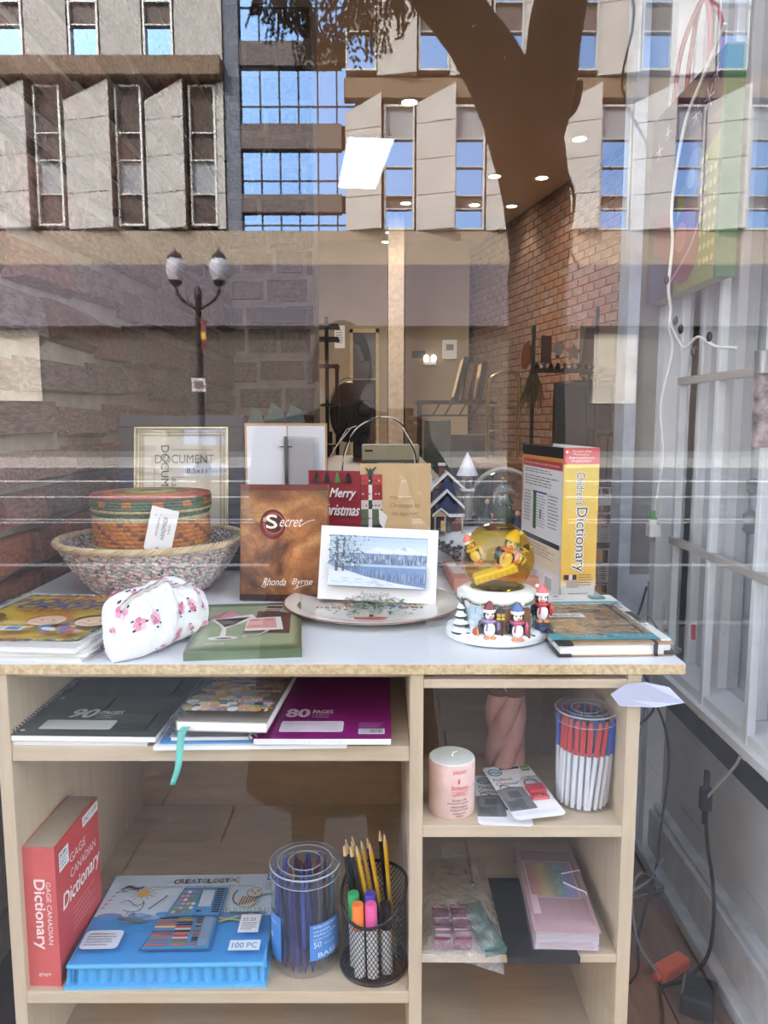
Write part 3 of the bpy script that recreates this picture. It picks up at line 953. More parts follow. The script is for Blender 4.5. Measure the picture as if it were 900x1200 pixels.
# craft books, three copies
cover_w = M('glossy white cover', S(232, 230, 226), rough=.3, var=.02, coat=.3)
YEL, BLU, REDC, GRN = S(216, 182, 62), S(62, 78, 140), S(190, 84, 60), S(70, 122, 66)
def craft_book(loc, rz, label, art):
    t = thing('craft_book', label, 'book', loc, rz, 'stack of holiday craft books')
    closed_book(t, .262, .335, .0085, cover_w, paper, spine='left')
    if art:
        p = Print((-.131, -.1675, .0085), (1, 0, 0), (0, 1, 0))
        p.rect(.006, .022, .252, .305, S(236, 233, 226)).rect(.014, .034, .236, .285, GRN).rect(.020, .040, .224, .273, YEL)
        rr = random.Random(4)
        cl = [S(70, 90, 160), S(190, 90, 70), S(216, 190, 110), S(90, 140, 110), S(150, 110, 70), S(120, 150, 190)]
        for k in range(24):
            x = .016 + k * .0098
            for y in (.030, .318):
                p.disc(x, y + rr.uniform(-.003, .003), rr.uniform(.004, .008), rr.choice(cl), 7, rot=rr.random() * 3)
        for k in range(30):
            y = .04 + k * .0095
            for x in (.010, .252):
                p.disc(x + rr.uniform(-.002, .002), y, rr.uniform(.003, .006), rr.choice(cl), 7)
        p.text('THE BEST', .078, .268, .112, .022, REDC, shear=.25, bold=.0008)
        p.text('HOLIDAY', .036, .232, .192, .032, BLU, shear=.25, bold=.0016)
        p.text('CRAFTS', .050, .196, .165, .031, BLU, shear=.25, bold=.0016)
        p.text('EVER!', .082, .172, .090, .019, REDC, shear=.25, bold=.0008)
        for x, hc in ((.035, S(120, 82, 52)), (.155, S(196, 130, 60)), (.235, S(90, 70, 50))):
            p.disc(x, .128, .038, hc, 18, ry=.036).disc(x, .118, .030, S(240, 206, 170), 16, ry=.030)
            p.disc(x - .010, .120, .0026, BLACK, 6).disc(x + .010, .120, .0026, BLACK, 6)
            p.line([(x - .012, .106), (x, .101), (x + .012, .106)], .002, S(160, 60, 50))
            p.disc(x - .018, .108, .005, S(232, 160, 140), 8).disc(x + .018, .108, .005, S(232, 160, 140), 8)
        for k in range(26):
            p.disc(rr.uniform(.03, .23), rr.uniform(.045, .085), rr.uniform(.008, .018), rr.choice([S(230, 226, 230), S(200, 90, 80), S(150, 110, 170), S(96, 150, 160), S(226, 200, 130), S(216, 170, 190)]), 8, ry=.008, rot=rr.random() * 3)
        p.rect(.112, .050, .036, .024, S(236, 236, 236)).rect(.119, .054, .022, .016, S(80, 130, 190))
        p.text('KATHY ROSS BOOK OF CRAFTS', .03, .012, .17, .007, S(90, 100, 140))
        p.ink('cover_art', t, .3)
craft_book((-.572, .178, ZT), R(-4), 'bottom one of three large white craft books, lowest in the stack on the board', False)
craft_book((-.570, .172, ZT + .0088), R(-2), 'middle one of three large white craft books stacked at the board edge', False)
craft_book((-.573, .168, ZT + .0176), R(-5), 'yellow holiday craft book with cartoon children on top of the stack', True)

# floral pouch
def pouch():
    t = thing('cosmetic_pouch', 'white zip pouch with pink flower print lying at the front of the board', 'pouch', (-.366, .098, ZT + .0005), R(68))
    t.scale = (1, 1, 1.13)
    L, N, K = .205, 44, 40
    P = []
    for i in range(N + 1):
        s = i / N
        e = max(0.0, 1 - abs(2 * s - 1) ** 5)
        hw = .010 + .046 * e ** .7
        hh = .050 + .040 * e ** .5 - .016 * max(0, s - .55)
        x = (s - .5) * L
        row = []
        for j in range(K):
            a = 2 * PI * j / K
            cy, cz = math.cos(a), math.sin(a)
            y = hw * math.copysign(abs(cy) ** .75, cy)
            z = hh * (.5 + .5 * math.copysign(abs(cz) ** .8, cz))
            y *= 1.0 - .30 * (z / hh)
            nn = mnoise.noise(Vector((x * 26, y * 30, z * 24))) * .011 + abs(mnoise.noise(Vector((x * 44 + 4, y * 40, z * 36)))) * -.009
            pin = .006 * math.exp(-((s - .12) / .06) ** 2) * math.sin(a * 2)
            sc = 1 + (nn + pin) / max(hw, .02)
            row.append((x + nn * .4, y * sc, max(0, z + nn * (z / hh))))
        P.append(row)
    m = MB()
    m.grid(P, closed_v=True)
    m.add(P[0], [tuple(range(K))]); m.add(P[-1], [tuple(range(K))])
    cloth = M('white cotton', S(236, 236, 236), rough=.9, var=.02, bump=.12, bscale=260)
    bo = m.build('body', cloth, t, smooth=True, angle=70)
    # zip along the ridge
    z = MB()
    zl = []
    j0 = 12
    for i in range(2, N - 1):
        p = Vector(P[i][j0]); zl.append(p + Vector((0, 0.001, .001)))
    z.tube(zl, .0065, 6, S(196, 190, 180), flat=.4)
    zo = z.build('zip', paint, t)
    tm_ = MB()
    for i in range(2, len(zl) - 1):
        for f in (0, .33, .66):
            q = zl[i].lerp(zl[min(i + 1, len(zl) - 1)], f)
            tm_.cbox(q.x, q.y, q.z + .0022, .0007, .0040, .001, S(130, 122, 112))
    o = tm_.build('zip_teeth', paint, zo); o['kind'] = 'stuff'
    # flowers following the cloth
    fm = MB()
    rr = random.Random(21)
    def spot(i, j):
        p = Vector(P[i][j]); a = Vector(P[min(i + 1, N)][j]) - Vector(P[i - 1][j]); c = Vector(P[i][(j + 1) % K]) - Vector(P[i][j - 1])
        n = a.cross(c).normalized()
        if n.dot(p - Vector((p.x, 0, .03))) < 0: n = -n
        return p, a.normalized(), n.cross(a.normalized()), n
    def blob(p, u, v, n, r, c, k=7, e=1.0, rot=0):
        fm.add([p + n * .0012 + u * (r * math.cos(q + rot)) + v * (r * e * math.sin(q + rot)) for q in [2 * PI * h / k for h in range(k)]], [tuple(range(k))], c)
    pinks = [S(226, 150, 176), S(216, 120, 150), S(240, 190, 205)]
    for i in range(3, N - 2, 5):
        for j in range(0, K, 6):
            if rr.random() < .15: continue
            p, u, v, n = spot(min(N - 2, max(2, i + rr.randint(-1, 1))), (j + rr.randint(-1, 1)) % K)
            if p.z < .006: continue
            big = rr.random() < .6
            for k in range(5 if big else 2):
                a = 2 * PI * k / 5 + rr.random() * .4
                q = p + (u * math.cos(a) + v * math.sin(a)) * .0060
                blob(q, u, v, n, .0052, rr.choice(pinks), 7, .7, a)
            if big: blob(p + n * .0003, u, v, n, .0017, S(120, 60, 80), 6)
            for k in range(rr.randint(1, 3)):
                a = rr.random() * 6.28
                q = p + (u * math.cos(a) + v * math.sin(a)) * rr.uniform(.010, .015)
                blob(q, u, v, n, .0032, S(40, 46, 50), 5, .5, a)
    o = fm.build('flower_print', M('matte print', attr=True, rough=.9, var=.03), t); o['kind'] = 'stuff'
    MB().tube([P[0][12], Vector(P[0][12]) + Vector((-.006, 0, -.002))], .003, 6, S(236, 150, 170)).build('zip_tab', paint, t)
pouch()

# pink-grey wicker bowl
def wicker_bowl():
    t = thing('wicker_bowl', 'round pink and grey woven wicker bowl with a pale cane rim', 'basket', (-.492, .495, ZT))
    prof = lambda s: (.104 + .082 * s ** .62, .0058 + .102 * s)
    rr = random.Random(2)
    cl = [S(214, 176, 176), S(206, 200, 196), S(160, 166, 158), S(226, 214, 206), S(176, 140, 140), S(136, 136, 132), S(220, 194, 190), S(160, 186, 176), S(216, 208, 200), S(196, 170, 168)]
    m = MB()
    rows = 24
    for k in range(rows):
        r, z = prof(k / (rows - 1))
        n = 200
        ph = PI * (k % 2)
        pts = [((r + .0026 * math.sin(i * PI * .5 + ph)) * math.cos(2 * PI * i / n), (r + .0026 * math.sin(i * PI * .5 + ph)) * math.sin(2 * PI * i / n), z + .0018 * math.sin(i * PI * .5 + ph * 1.5)) for i in range(n)]
        m.tube(pts, .0032, 5, closed=True, cols=[rr.choice(cl) for _ in range(n)])
    m.build('woven_wall', paint_matte, t, smooth=True)
    MB().lathe([(0, .002), (.10, .002), (.102, .008), (0, .008)], 40, S(170, 150, 140)).build('base', paint_matte, t)
    ru = MB()
    for ph in range(5):
        pts = []
        for i in range(160):
            a = 2 * PI * i / 160; q = a * 26 + ph * 2 * PI / 5
            r = .190 + .0055 * math.cos(q)
            pts.append((r * math.cos(a), r * math.sin(a), .112 + .005 * math.sin(q)))
        ru.tube(pts, .0030, 5, vmix(S(214, 194, 158), S(190, 162, 122), ph / 6), closed=True)
    ru.build('rim', paint_matte, t, smooth=True)
wicker_bowl()

def lidded_basket():
    t = thing('lidded_basket', 'round green and orange woven basket with a flat lid, sitting in the wicker bowl', 'basket', (-.488, .485, ZT + .021))
    G, O, Y = S(96, 118, 92), S(204, 128, 64), S(188, 176, 130)
    rr = random.Random(8)
    def wall(name, r, z0, z1, rows, colf):
        n = 150
        P = []
        for i in range(rows * 2 + 1):
            z = z0 + (z1 - z0) * i / (rows * 2)
            row = []
            for j in range(n):
                wv = .0028 * math.sin(j * PI * 2 / 3 + PI * ((i // 2) % 2)) * (1 if i % 2 else .2) + (.0012 if i % 2 else -.0010)
                a = 2 * PI * j / n
                row.append(((r + wv) * math.cos(a), (r + wv) * math.sin(a), z))
            P.append(row)
        m = MB()
        m.grid(P, closed_v=True, cf=lambda i, j: colf(i // 2, j))
        return m.build(name, paint_matte, t, smooth=True)
    def c_body(k, j):
        c = O if 10 <= k < 16 else G
        if k < 10 and (j // 4) % 3 == 0 and k in (6, 7): c = O
        if k in (9, 16): c = Y
        if 10 <= k < 16 and (j // 3 + k) % 5 == 0: c = S(150, 96, 70)
        return vmix(c, S(60, 60, 50), rr.random() * .35)
    wall('woven_body', .117, 0.0, .156, 18, c_body)
    def c_lid(k, j):
        c = G if k else Y
        if k in (2, 3) and (j // 4) % 3 == 0: c = O
        return vmix(c, S(60, 60, 50), rr.random() * .35)
    lid = wall('lid', .1205, .156, .186, 5, c_lid)
    top = MB()
    rings = 22
    for k in range(rings):
        r = .1195 * (1 - k / rings)
        f = k / rings
        base = S(176, 92, 78) if f < .22 else (O if f < .36 else (S(150, 120, 70) if f < .55 else (S(176, 160, 100) if f < .8 else S(120, 124, 84))))
        n = 72
        top.tube([(r * math.cos(2 * PI * i / n), r * math.sin(2 * PI * i / n), .186 + .006 * (f) ** .6) for i in range(n)], .0033, 5, closed=True,
                 cols=[vmix(base, S(70, 60, 50), rr.random() * .4) for _ in range(n)])
    top.build('coiled_top', paint_matte, lid, smooth=True)
    # swing tag
    g = Print((.018, -.1290, .082), (.97, .16, -.26), (.25, -.06, .96), base=.0012)
    tg = MB()
    w_, h_ = .052, .098
    shape = [(.010, 0), (w_ - .010, 0), (w_, .014), (w_, h_), (0, h_), (0, .014)]
    u, v, n_ = g.u, g.vv, g.n
    tg.add([g.o + u * a + v * b_ for a, b_ in shape] + [g.o + u * a + v * b_ + n_ * .0009 for a, b_ in shape],
           [tuple(range(5, -1, -1)), tuple(range(6, 12))] + [(i, (i + 1) % 6, 6 + (i + 1) % 6, 6 + i) for i in range(6)])
    to = tg.build('swing_tag', paper, lid)
    g.ring(.026, .014, .0022, .0050, S(160, 140, 90)).disc(.026, .014, .0022, BLACK, 8)
    g.text('HANDMADE', .034, .036, .046, .008, S(70, 70, 74), rot=PI / 2)
    g.text('ARTISANS', .020, .040, .038, .004, S(110, 110, 112), rot=PI / 2).text('USA', .042, .05, .018, .004, S(110, 110, 112), rot=PI / 2)
    g.disc(.010, .082, .0012, S(80, 80, 80), 6).disc(.020, .084, .0012, S(80, 80, 80), 6)
    g.ink('tag_print', to, .7)
lidded_basket()

# document frame leaning on the wall corner
def document_frame():
    t = thing('framed_document', 'dark navy document frame with a gold inner edge, leaning behind the baskets', 'picture frame', (-.487, .700, ZT), rot=(R(-9), 0, R(3)))
    W_, H_ = .296, .375
    navy = M('navy wood', S(40, 42, 58), rough=.55, var=.12)
    f = MB()
    bw = .036
    f.box(-W_ / 2, W_ / 2, -.010, .010, 0, bw).box(-W_ / 2, W_ / 2, -.010, .010, H_ - bw * .8, H_).box(-W_ / 2, -W_ / 2 + bw, -.010, .010, bw, H_ - bw * .8).box(W_ / 2 - bw, W_ / 2, -.010, .010, bw, H_ - bw * .8)
    f.build('frame', navy, t, bevel=.002)
    gd = MB()
    x0, x1, z0, z1 = -W_ / 2 + bw, W_ / 2 - bw, bw, H_ - bw * .8
    k = .004
    gd.box(x0, x1, -.011, .0, z0, z0 + k).box(x0, x1, -.011, .0, z1 - k, z1).box(x0, x0 + k, -.011, .0, z0, z1).box(x1 - k, x1, -.011, 0, z0, z1)
    gd.build('gold_edge', M('gold edge', S(206, 190, 140), metal=.7, rough=.35), t)
    MB().box(x0, x1, .002, .008, z0, z1).build('insert_card', M('cream insert', S(216, 208, 188), rough=.7, var=.03), t)
    p = Print((x0, .002, z0), (1, 0, 0), (0, 0, 1))
    w_, h_ = x1 - x0, z1 - z0
    gold, lg = S(168, 148, 96), S(214, 206, 186)
    p.rect(.010, .010, w_ - .02, h_ - .02, gold).rect(.013, .013, w_ - .026, h_ - .026, lg).rect(.016, .016, w_ - .032, h_ - .032, S(196, 184, 148)).rect(.022, .022, w_ - .044, h_ - .044, lg)
    for i in range(42):
        x = .012 + i * (w_ - .024) / 41
        p.disc(x, h_ - .019, .0022, gold, 5).disc(x, .019, .0022, gold, 5)
    for i in range(56):
        z = .012 + i * (h_ - .024) / 55
        p.disc(.019, z, .0022, gold, 5).disc(w_ - .019, z, .0022, gold, 5)
    dk = S(72, 68, 62)
    p.text('DOCUMENT', .050, h_ - .088, .140, .021, dk).text('DOCUMENT', .064, h_ - .045, .150, .019, dk, rot=-PI / 2)
    p.text('8.5x11"', .125, h_ - .112, .058, .013, dk).text('8.5x11"', .090, h_ - .125, .05, .010, dk, rot=-PI / 2)
    p.rect(.090, h_ - .056, .095, .001, dk).rect(.090, h_ - .122, .030, .001, dk).rect(.090, h_ - .20, .001, .078, dk).rect(.048, h_ - .2, .001, .1, dk)
    p.ink('insert_print', t, .6)
    MB().box(x0, x1, -.004, -.002, z0, z1).build('glazing', clear('frame glazing', f0=.025), t)
    st = MB().box(-.03, .03, .010, .013, .0, .22)
    so_ = st.build('easel_back', M('black card', S(30, 30, 32)), t)
document_frame()

# greenish tissue peaks behind the frame
tp = MB()
for dx, h_, w_ in ((-.10, .115, .10), (-.01, .135, .12), (.08, .125, .13)):
    tp.add([(dx - w_ / 2, 0, 0), (dx + w_ / 2, -.02, 0), (dx + w_ * .3, 0, h_ * .8), (dx - w_ * .1, .01, h_), (dx - w_ / 2, .03, 0), (dx + w_ / 2, .03, 0)], [(0, 1, 2, 3), (4, 3, 2, 5), (0, 3, 4), (1, 5, 2)])
tpo = tp.build('tissue_paper', M('pale teal tissue', S(150, 178, 176), rough=.8, trans=.0), loc=(-.50, 2.45, 1.24))
tag(tpo, 'pale teal tissue paper peaks standing behind the document frame', 'tissue paper')
sd_ = thing('side_shelf', 'dark low shelf unit against the far stone wall holding tissue paper', 'shelf', (-.575, 2.5, .2))
MB().box(-.20, .195, -.18, .18, .0, 1.04).build('body', M('dark shelf wood', S(54, 46, 42), rough=.5), sd_)
MB().box(-.205, .20, -.19, .19, 1.02, 1.04).build('top', M('dark shelf wood'), sd_)

# open photo album standing up
def album():
    t = thing('photo_album', 'open white photo album standing upright with clear pockets and ring spine', 'album', (-.222, .650, ZT))
    edge = M('tan album cover', S(196, 164, 124), rough=.6, var=.08)
    H_ = .353
    for s in (-1, 1):
        a = R(16) * s
        m = MB(); m.T = Matrix.Rotation(a * (-1 if s > 0 else -1), 4, 'Z')
        m.box(0 if s > 0 else -.096, .096 if s > 0 else 0, 0, .004, 0, H_)
        c = m.build('cover_board', edge, t)
        q = MB(); q.T = m.T
        q.box(.002 if s > 0 else -.092, .092 if s > 0 else -.002, -.0012, 0, .004, H_ - .006)
        q.build('lining', M('white lining', S(226, 228, 232), rough=.5, var=.01), c)
    MB().box(-.008, .008, .002, .006, 0, H_ + .002).build('spine', M('red spine', S(128, 50, 44), rough=.6), t)
    for k in range(4):
        a = R(-12 - 9 * k)
        m = MB(); m.T = Matrix.Rotation(a, 4, 'Z')
        m.box(.004, .080, -.0006 - .0005, -.0005, .02, H_ - .028 - .002 * k)
        m.build('pocket_page', clear('album pocket', f0=.06, milk=.38, milkcol=S(248, 250, 252), rough=.08), t)
    rg = MB().box(-.006, .002, -.010, -.006, .02, H_ - .03, S(70, 72, 76))
    rg.build('ring_bar', M('steel', S(120, 122, 126), metal=.9, rough=.3), t)
    for z in (.09, .20, .30):
        MB().tube([(-.014 * math.cos(q) - .002, -.010 - .012 * math.sin(q), z) for q in [PI * k / 8 for k in range(9)]], .0015, 6).build('ring', M('steel'), t)
album()

# brown hardback standing face-on
def brown_book():
    t = thing('hardback_book', 'brown parchment-look hardback standing face forward with a red wax seal', 'book', (-.200, .405, ZT), rot=(R(-7), 0, R(-3)))
    W_, H_, D_ = .176, .232, .022
    cov = bpy.data.materials.new('parchment cover'); cov.use_nodes = True
    n, l = cov.node_tree.nodes, cov.node_tree.links
    p_ = n['Principled BSDF']; p_.inputs['Roughness'].default_value = .28
    tc = n.new('ShaderNodeTexCoord')
    nz = n.new('ShaderNodeTexNoise'); nz.inputs['Scale'].default_value = 12; nz.inputs['Detail'].default_value = 8; nz.inputs['Distortion'].default_value = .8
    l.new(tc.outputs['Object'], nz.inputs['Vector'])
    cr = n.new('ShaderNodeValToRGB')
    e = cr.color_ramp.elements
    e[0].position, e[0].color = .30, (*S(70, 40, 26), 1)
    e[1].position, e[1].color = .74, (*S(226, 178, 116), 1)
    x = e.new(.52); x.color = (*S(160, 102, 56), 1)
    l.new(nz.outputs['Fac'], cr.inputs['Fac'])
    vo = n.new('ShaderNodeTexVoronoi'); vo.feature = 'DISTANCE_TO_EDGE'; vo.inputs['Scale'].default_value = 42
    l.new(tc.outputs['Object'], vo.inputs['Vector'])
    r2 = n.new('ShaderNodeValToRGB'); r2.color_ramp.elements[0].color = (.45, .4, .35, 1); r2.color_ramp.elements[1].position = .05
    l.new(vo.outputs['Distance'], r2.inputs['Fac'])
    mx = n.new('ShaderNodeMix'); mx.data_type = 'RGBA'; mx.blend_type = 'MULTIPLY'; mx.inputs['Factor'].default_value = .55
    l.new(cr.outputs['Color'], mx.inputs['A']); l.new(r2.outputs['Color'], mx.inputs['B'])
    # printed light: brighter towards the middle of the cover and along two beams from the seal
    sx = n.new('ShaderNodeSeparateXYZ'); l.new(tc.outputs['Object'], sx.inputs[0])
    gr_ = n.new('ShaderNodeTexGradient'); gr_.gradient_type = 'SPHERICAL'
    mp = n.new('ShaderNodeMapping'); mp.inputs['Location'].default_value = (-.05, 0, -.72); mp.inputs['Scale'].default_value = (7.0, 0, 6.2)
    l.new(tc.outputs['Object'], mp.inputs['Vector']); l.new(mp.outputs['Vector'], gr_.inputs['Vector'])
    wv = n.new('ShaderNodeTexWave'); wv.inputs['Scale'].default_value = 5.5; wv.inputs['Distortion'].default_value = 1.5
    mp2 = n.new('ShaderNodeMapping'); mp2.inputs['Rotation'].default_value = (0, R(62), 0)
    l.new(tc.outputs['Object'], mp2.inputs['Vector']); l.new(mp2.outputs['Vector'], wv.inputs['Vector'])
    r3 = n.new('ShaderNodeMapRange'); r3.inputs['To Min'].default_value = .16; r3.inputs['To Max'].default_value = 1.45
    ad = n.new('ShaderNodeMath'); ad.operation = 'MULTIPLY_ADD'; ad.inputs[1].default_value = .22
    l.new(wv.outputs['Fac'], ad.inputs[0]); l.new(gr_.outputs['Fac'], ad.inputs[2])
    l.new(ad.outputs[0], r3.inputs['Value'])
    vs = n.new('ShaderNodeVectorMath'); vs.operation = 'SCALE'
    l.new(mx.outputs['Result'], vs.inputs[0]); l.new(r3.outputs['Result'], vs.inputs['Scale'])
    l.new(vs.outputs['Vector'], p_.inputs['Base Color'])
    MB().box(-W_ / 2, W_ / 2, -D_, -D_ + .003, 0, H_).box(-W_ / 2, W_ / 2, -.003, 0, 0, H_).box(-W_ / 2, -W_ / 2 + .003, -D_, 0, 0, H_).build('cover', cov, t, bevel=.001)
    MB().box(-W_ / 2 + .003, W_ / 2 - .004, -D_ + .003, -.003, .004, H_ - .004).build('page_block', pagemat, t)
    p = Print((-W_ / 2, -D_, 0), (1, 0, 0), (0, 0, 1))
    # glow streaks and dark corners printed on the cover
    for a, b_, c in ((.0, .0, S(52, 24, 18)), (.0, H_ - .012, S(104, 38, 26))):
        p.rect(a, b_, W_, .012, c)
    p.disc(.066, .152, .026, S(96, 26, 22), 26, ry=.030).disc(.067, .153, .021, S(150, 48, 40), 24, ry=.024).disc(.068, .154, .018, S(74, 22, 20), 22, ry=.020)
    p.ring(.068, .154, .019, .0205, S(196, 110, 90))
    cr_ = S(244, 236, 222)
    p.text('*', .046, .157, .010, .010, cr_).text('S', .053, .144, .022, .027, cr_, bold=.0006).text('ecret', .078, .1475, .044, .017, cr_, shear=.35)
    p.line([(.122, .150), (.136, .158), (.150, .162)], .0012, cr_)
    p.text('Rhonda', .046, .030, .046, .015, cr_, shear=.35).text('Byrne', .104, .029, .040, .016, cr_, shear=.35)
    p.line(bez((.044, .030), (.048, .024), (.055, .026), (.05, .034), 6), .001, cr_)
    p.line(bez((.118, .030), (.108, .018), (.100, .024), (.142, .034), 6), .001, cr_)
    p.ink('cover_print', t, .3)
brown_book()

# red Christmas card, open
def xmas_card():
    t = thing('christmas_card', 'open red Christmas card with green trees and a gift stack, standing behind the plate', 'greeting card', (-.052, .555, ZT))
    H_ = .250
    redc = M('red card', S(150, 44, 56), rough=.5, var=.04)
    tan = M('tan card', S(214, 184, 138), rough=.5, var=.03)
    m = MB(); m.T = Matrix.Rotation(R(-12), 4, 'Z'); m.box(-.118, 0, 0, .0012, 0, H_)
    fr = m.build('front_panel', redc, t)
    m2 = MB(); m2.T = Matrix.Rotation(R(6), 4, 'Z'); m2.box(0, .156, .0, .0012, 0, .266)
    bp_ = m2.build('inside_panel', tan, t)
    u = Vector((math.cos(R(-12)), math.sin(R(-12)), 0))
    p = Print(u * -.118, u, (0, 0, 1))
    rr = random.Random(6)
    for k in range(40):
        x, y = .008 + (k % 5) * .024 + (.012 if (k // 5) % 2 else 0), .014 + (k // 5) * .030
        if x > .11 or (x > .014 and .128 < y < .212) or y > .235: continue
        c = rr.choice([S(30, 52, 40), S(52, 94, 60), S(36, 40, 44), S(90, 140, 76)])
        for q in range(3):
            p.poly([(x - .009 + q * .002, y + q * .007), (x + .009 - q * .002, y + q * .007), (x, y + .011 + q * .007)], c)
        p.rect(x - .0012, y - .004, .0024, .004, S(90, 60, 40))
    wc = S(240, 238, 234)
    p
    p.text('Merry', .048, .186, .056, .026, wc, shear=.3, bold=.0006).text('Christmas', .024, .152, .090, .025, wc, shear=.3, bold=.0006)
    p.ink('front_print', fr, .5)
    u2 = Vector((math.cos(R(6)), math.sin(R(6)), 0))
    p = Print((0, 0, 0), u2, (0, 0, 1))
    p.rect(.0, .0, .046, .242, S(120, 40, 48))
    for k, (y, h_, c) in enumerate(((.0, .10, S(90, 34, 44)), (.10, .032, S(66, 60, 60)), (.132, .034, S(86, 106, 80)), (.166, .020, S(216, 204, 198)), (.186, .034, S(150, 40, 48)), (.220, .022, S(186, 70, 70)))):
        p.rect(.002, y, .046, h_, c).rect(.018, y, .008, h_, rr.choice([S(230, 226, 220), S(44, 66, 48)]))
        for q in range(6): p.disc(.006 + q * .007, y + h_ * .4, .0022, rr.choice([S(220, 190, 170), S(60, 90, 70), S(150, 50, 50)]), 6)
    p.poly([(.014, .242), (.022, .258), (.030, .242)], S(60, 80, 70)).poly([(.040, .168), (.060, .150), (.052, .122), (.042, .135)], S(236, 234, 230))
    p.line([(.022, .242), (.012, .256), (.022, .249), (.034, .258), (.022, .242)], .0024, S(54, 72, 62))
    for k, (x, y) in enumerate(((.09, .235), (.13, .20), (.11, .15), (.14, .08), (.10, .05), (.12, .03))):
        for q in range(3):
            dx, dy = .009 * math.cos(q * PI / 3), .009 * math.sin(q * PI / 3)
            p.line([(x - dx, y - dy), (x + dx, y + dy)], .0009, S(232, 214, 178))
    ink_ = S(168, 128, 84)
    p.text('May your', .064, .186, .050, .009, ink_, shear=.3).text('Christmas be', .064, .170, .066, .009, ink_, shear=.3).text('the best ever!', .068, .152, .060, .009, ink_, shear=.3)
    p.ink('inside_print', bp_, .5)
xmas_card()

# carton and wire-handled basket behind the card
cx_ = thing('printed_carton', 'pale printed carton with a photo on its lid, behind the tan card', 'box', (.02, 1.86, 1.075))
MB().box(-.105, .115, -.06, .10, 0, .125).build('carton', M('pale carton', S(204, 198, 170), rough=.6), cx_, bevel=.002)
p = Print((-.105, -.06, 0), (1, 0, 0), (0, 0, 1))
p.rect(.004, .070, .21, .05, S(214, 206, 170)).rect(.004, .01, .21, .06, S(120, 128, 118)).rect(.06, .02, .10, .04, S(190, 184, 160)).rect(.02, .026, .035, .03, S(90, 100, 96)).rect(.012, .1, .03, .008, S(60, 60, 58))
p.ink('carton_print', cx_, .5)
wb_ = thing('wire_basket_handle', 'black and white twisted wire hoop with a white ribbon tag, standing behind the cards', 'wire hoop', (.0, .70, ZT))
hp = spline([(-.105, 0, 0), (-.104, 0, .19), (-.092, 0, .285), (-.062, 0, .342), (-.015, 0, .366), (.03, 0, .360), (.058, 0, .318), (.076, 0, .25), (.08, 0, 0)], 9)
for s, c in ((0, S(30, 30, 32)), (PI, S(226, 224, 218))):
    MB().tube([p_ + Vector((.0018 * math.cos(i * .5 + s), .0018 * math.sin(i * .5 + s), 0)) for i, p_ in enumerate(hp)], .0017, 6, c).build('wire', paint, wb_, smooth=True)
MB().tube([(-.128, -.012, .272), (-.108, -.010, .305), (-.074, -.004, .345)], [.0075, .0065, .003], 6, S(230, 226, 212), flat=.25).build('ribbon_tag', paint, wb_)
MB().tube([(-.116, -.006, .292), (-.088, -.008, .338), (-.066, -.002, .346)], .003, 6, S(232, 230, 224), flat=.3).build('ribbon_loop', paint, wb_)
# ------------------------------------------------------------------ middle and right of the board
def plate():
    t = thing('dinner_plate', 'cream oval plate printed with a Christmas tree, lying at the middle of the board', 'plate', (-.022, .322, ZT))
    cream = M('cream ceramic', S(232, 228, 216), rough=.18, var=.015, coat=.4)
    m = MB().lathe([(0, .003), (.088, .003), (.092, 0), (.096, 0), (.099, .003), (.130, .008), (.166, .0155), (.169, .0175), (.166, .0185), (.130, .011), (.098, .0065), (.0, .006)], 64)
    m.build('dish', cream, t, smooth=True, angle=60)
    r = MB().lathe([(.1665, .0187), (.1680, .0190), (.1697, .0177), (.1680, .0183)], 64)
    r.build('rim_band', M('rust rim', S(160, 92, 76), rough=.3), t, smooth=True)
    p = Print((0, -.016, .0066), (1, 0, 0), (0, 1, 0), base=.0004)
    rr = random.Random(12)
    p.poly([(-.026, -.092), (.022, -.092), (.030, -.064), (-.034, -.064)], S(184, 76, 64)).rect(-.005, -.064, .008, .016, S(84, 56, 40))
    for k in range(260):
        v = rr.random()
        y = -.052 + v * .135
        x = rr.uniform(-1, 1) * .092 * (1 - v * .8)
        p.disc(x, y, rr.uniform(.003, .007), rr.choice([S(66, 112, 84), S(92, 140, 104), S(120, 164, 130), S(58, 92, 76), S(100, 132, 120)]), 6, ry=.003, rot=rr.random() * 3)
    for k in range(46):
        v = rr.random(); y = -.052 + v * .12; x = rr.uniform(-1, 1) * .08 * (1 - v * .8)
        p.disc(x, y, .0026, rr.choice([S(206, 90, 70), S(226, 200, 110), S(210, 160, 150), S(90, 110, 170)]), 6)
    for x, w_, c in ((-.085, .022, S(150, 110, 100)), (-.060, .022, S(206, 130, 90)), (.032, .028, S(90, 110, 170)), (.055, .030, S(196, 90, 80)), (.078, .014, S(110, 140, 96)), (-.10, .012, S(120, 100, 130))):
        p.rect(x, -.077, w_, .014, c).rect(x + w_ * .4, -.077, .003, .014, S(230, 210, 180))
    p.ink('tree_print', t, .25)
plate()

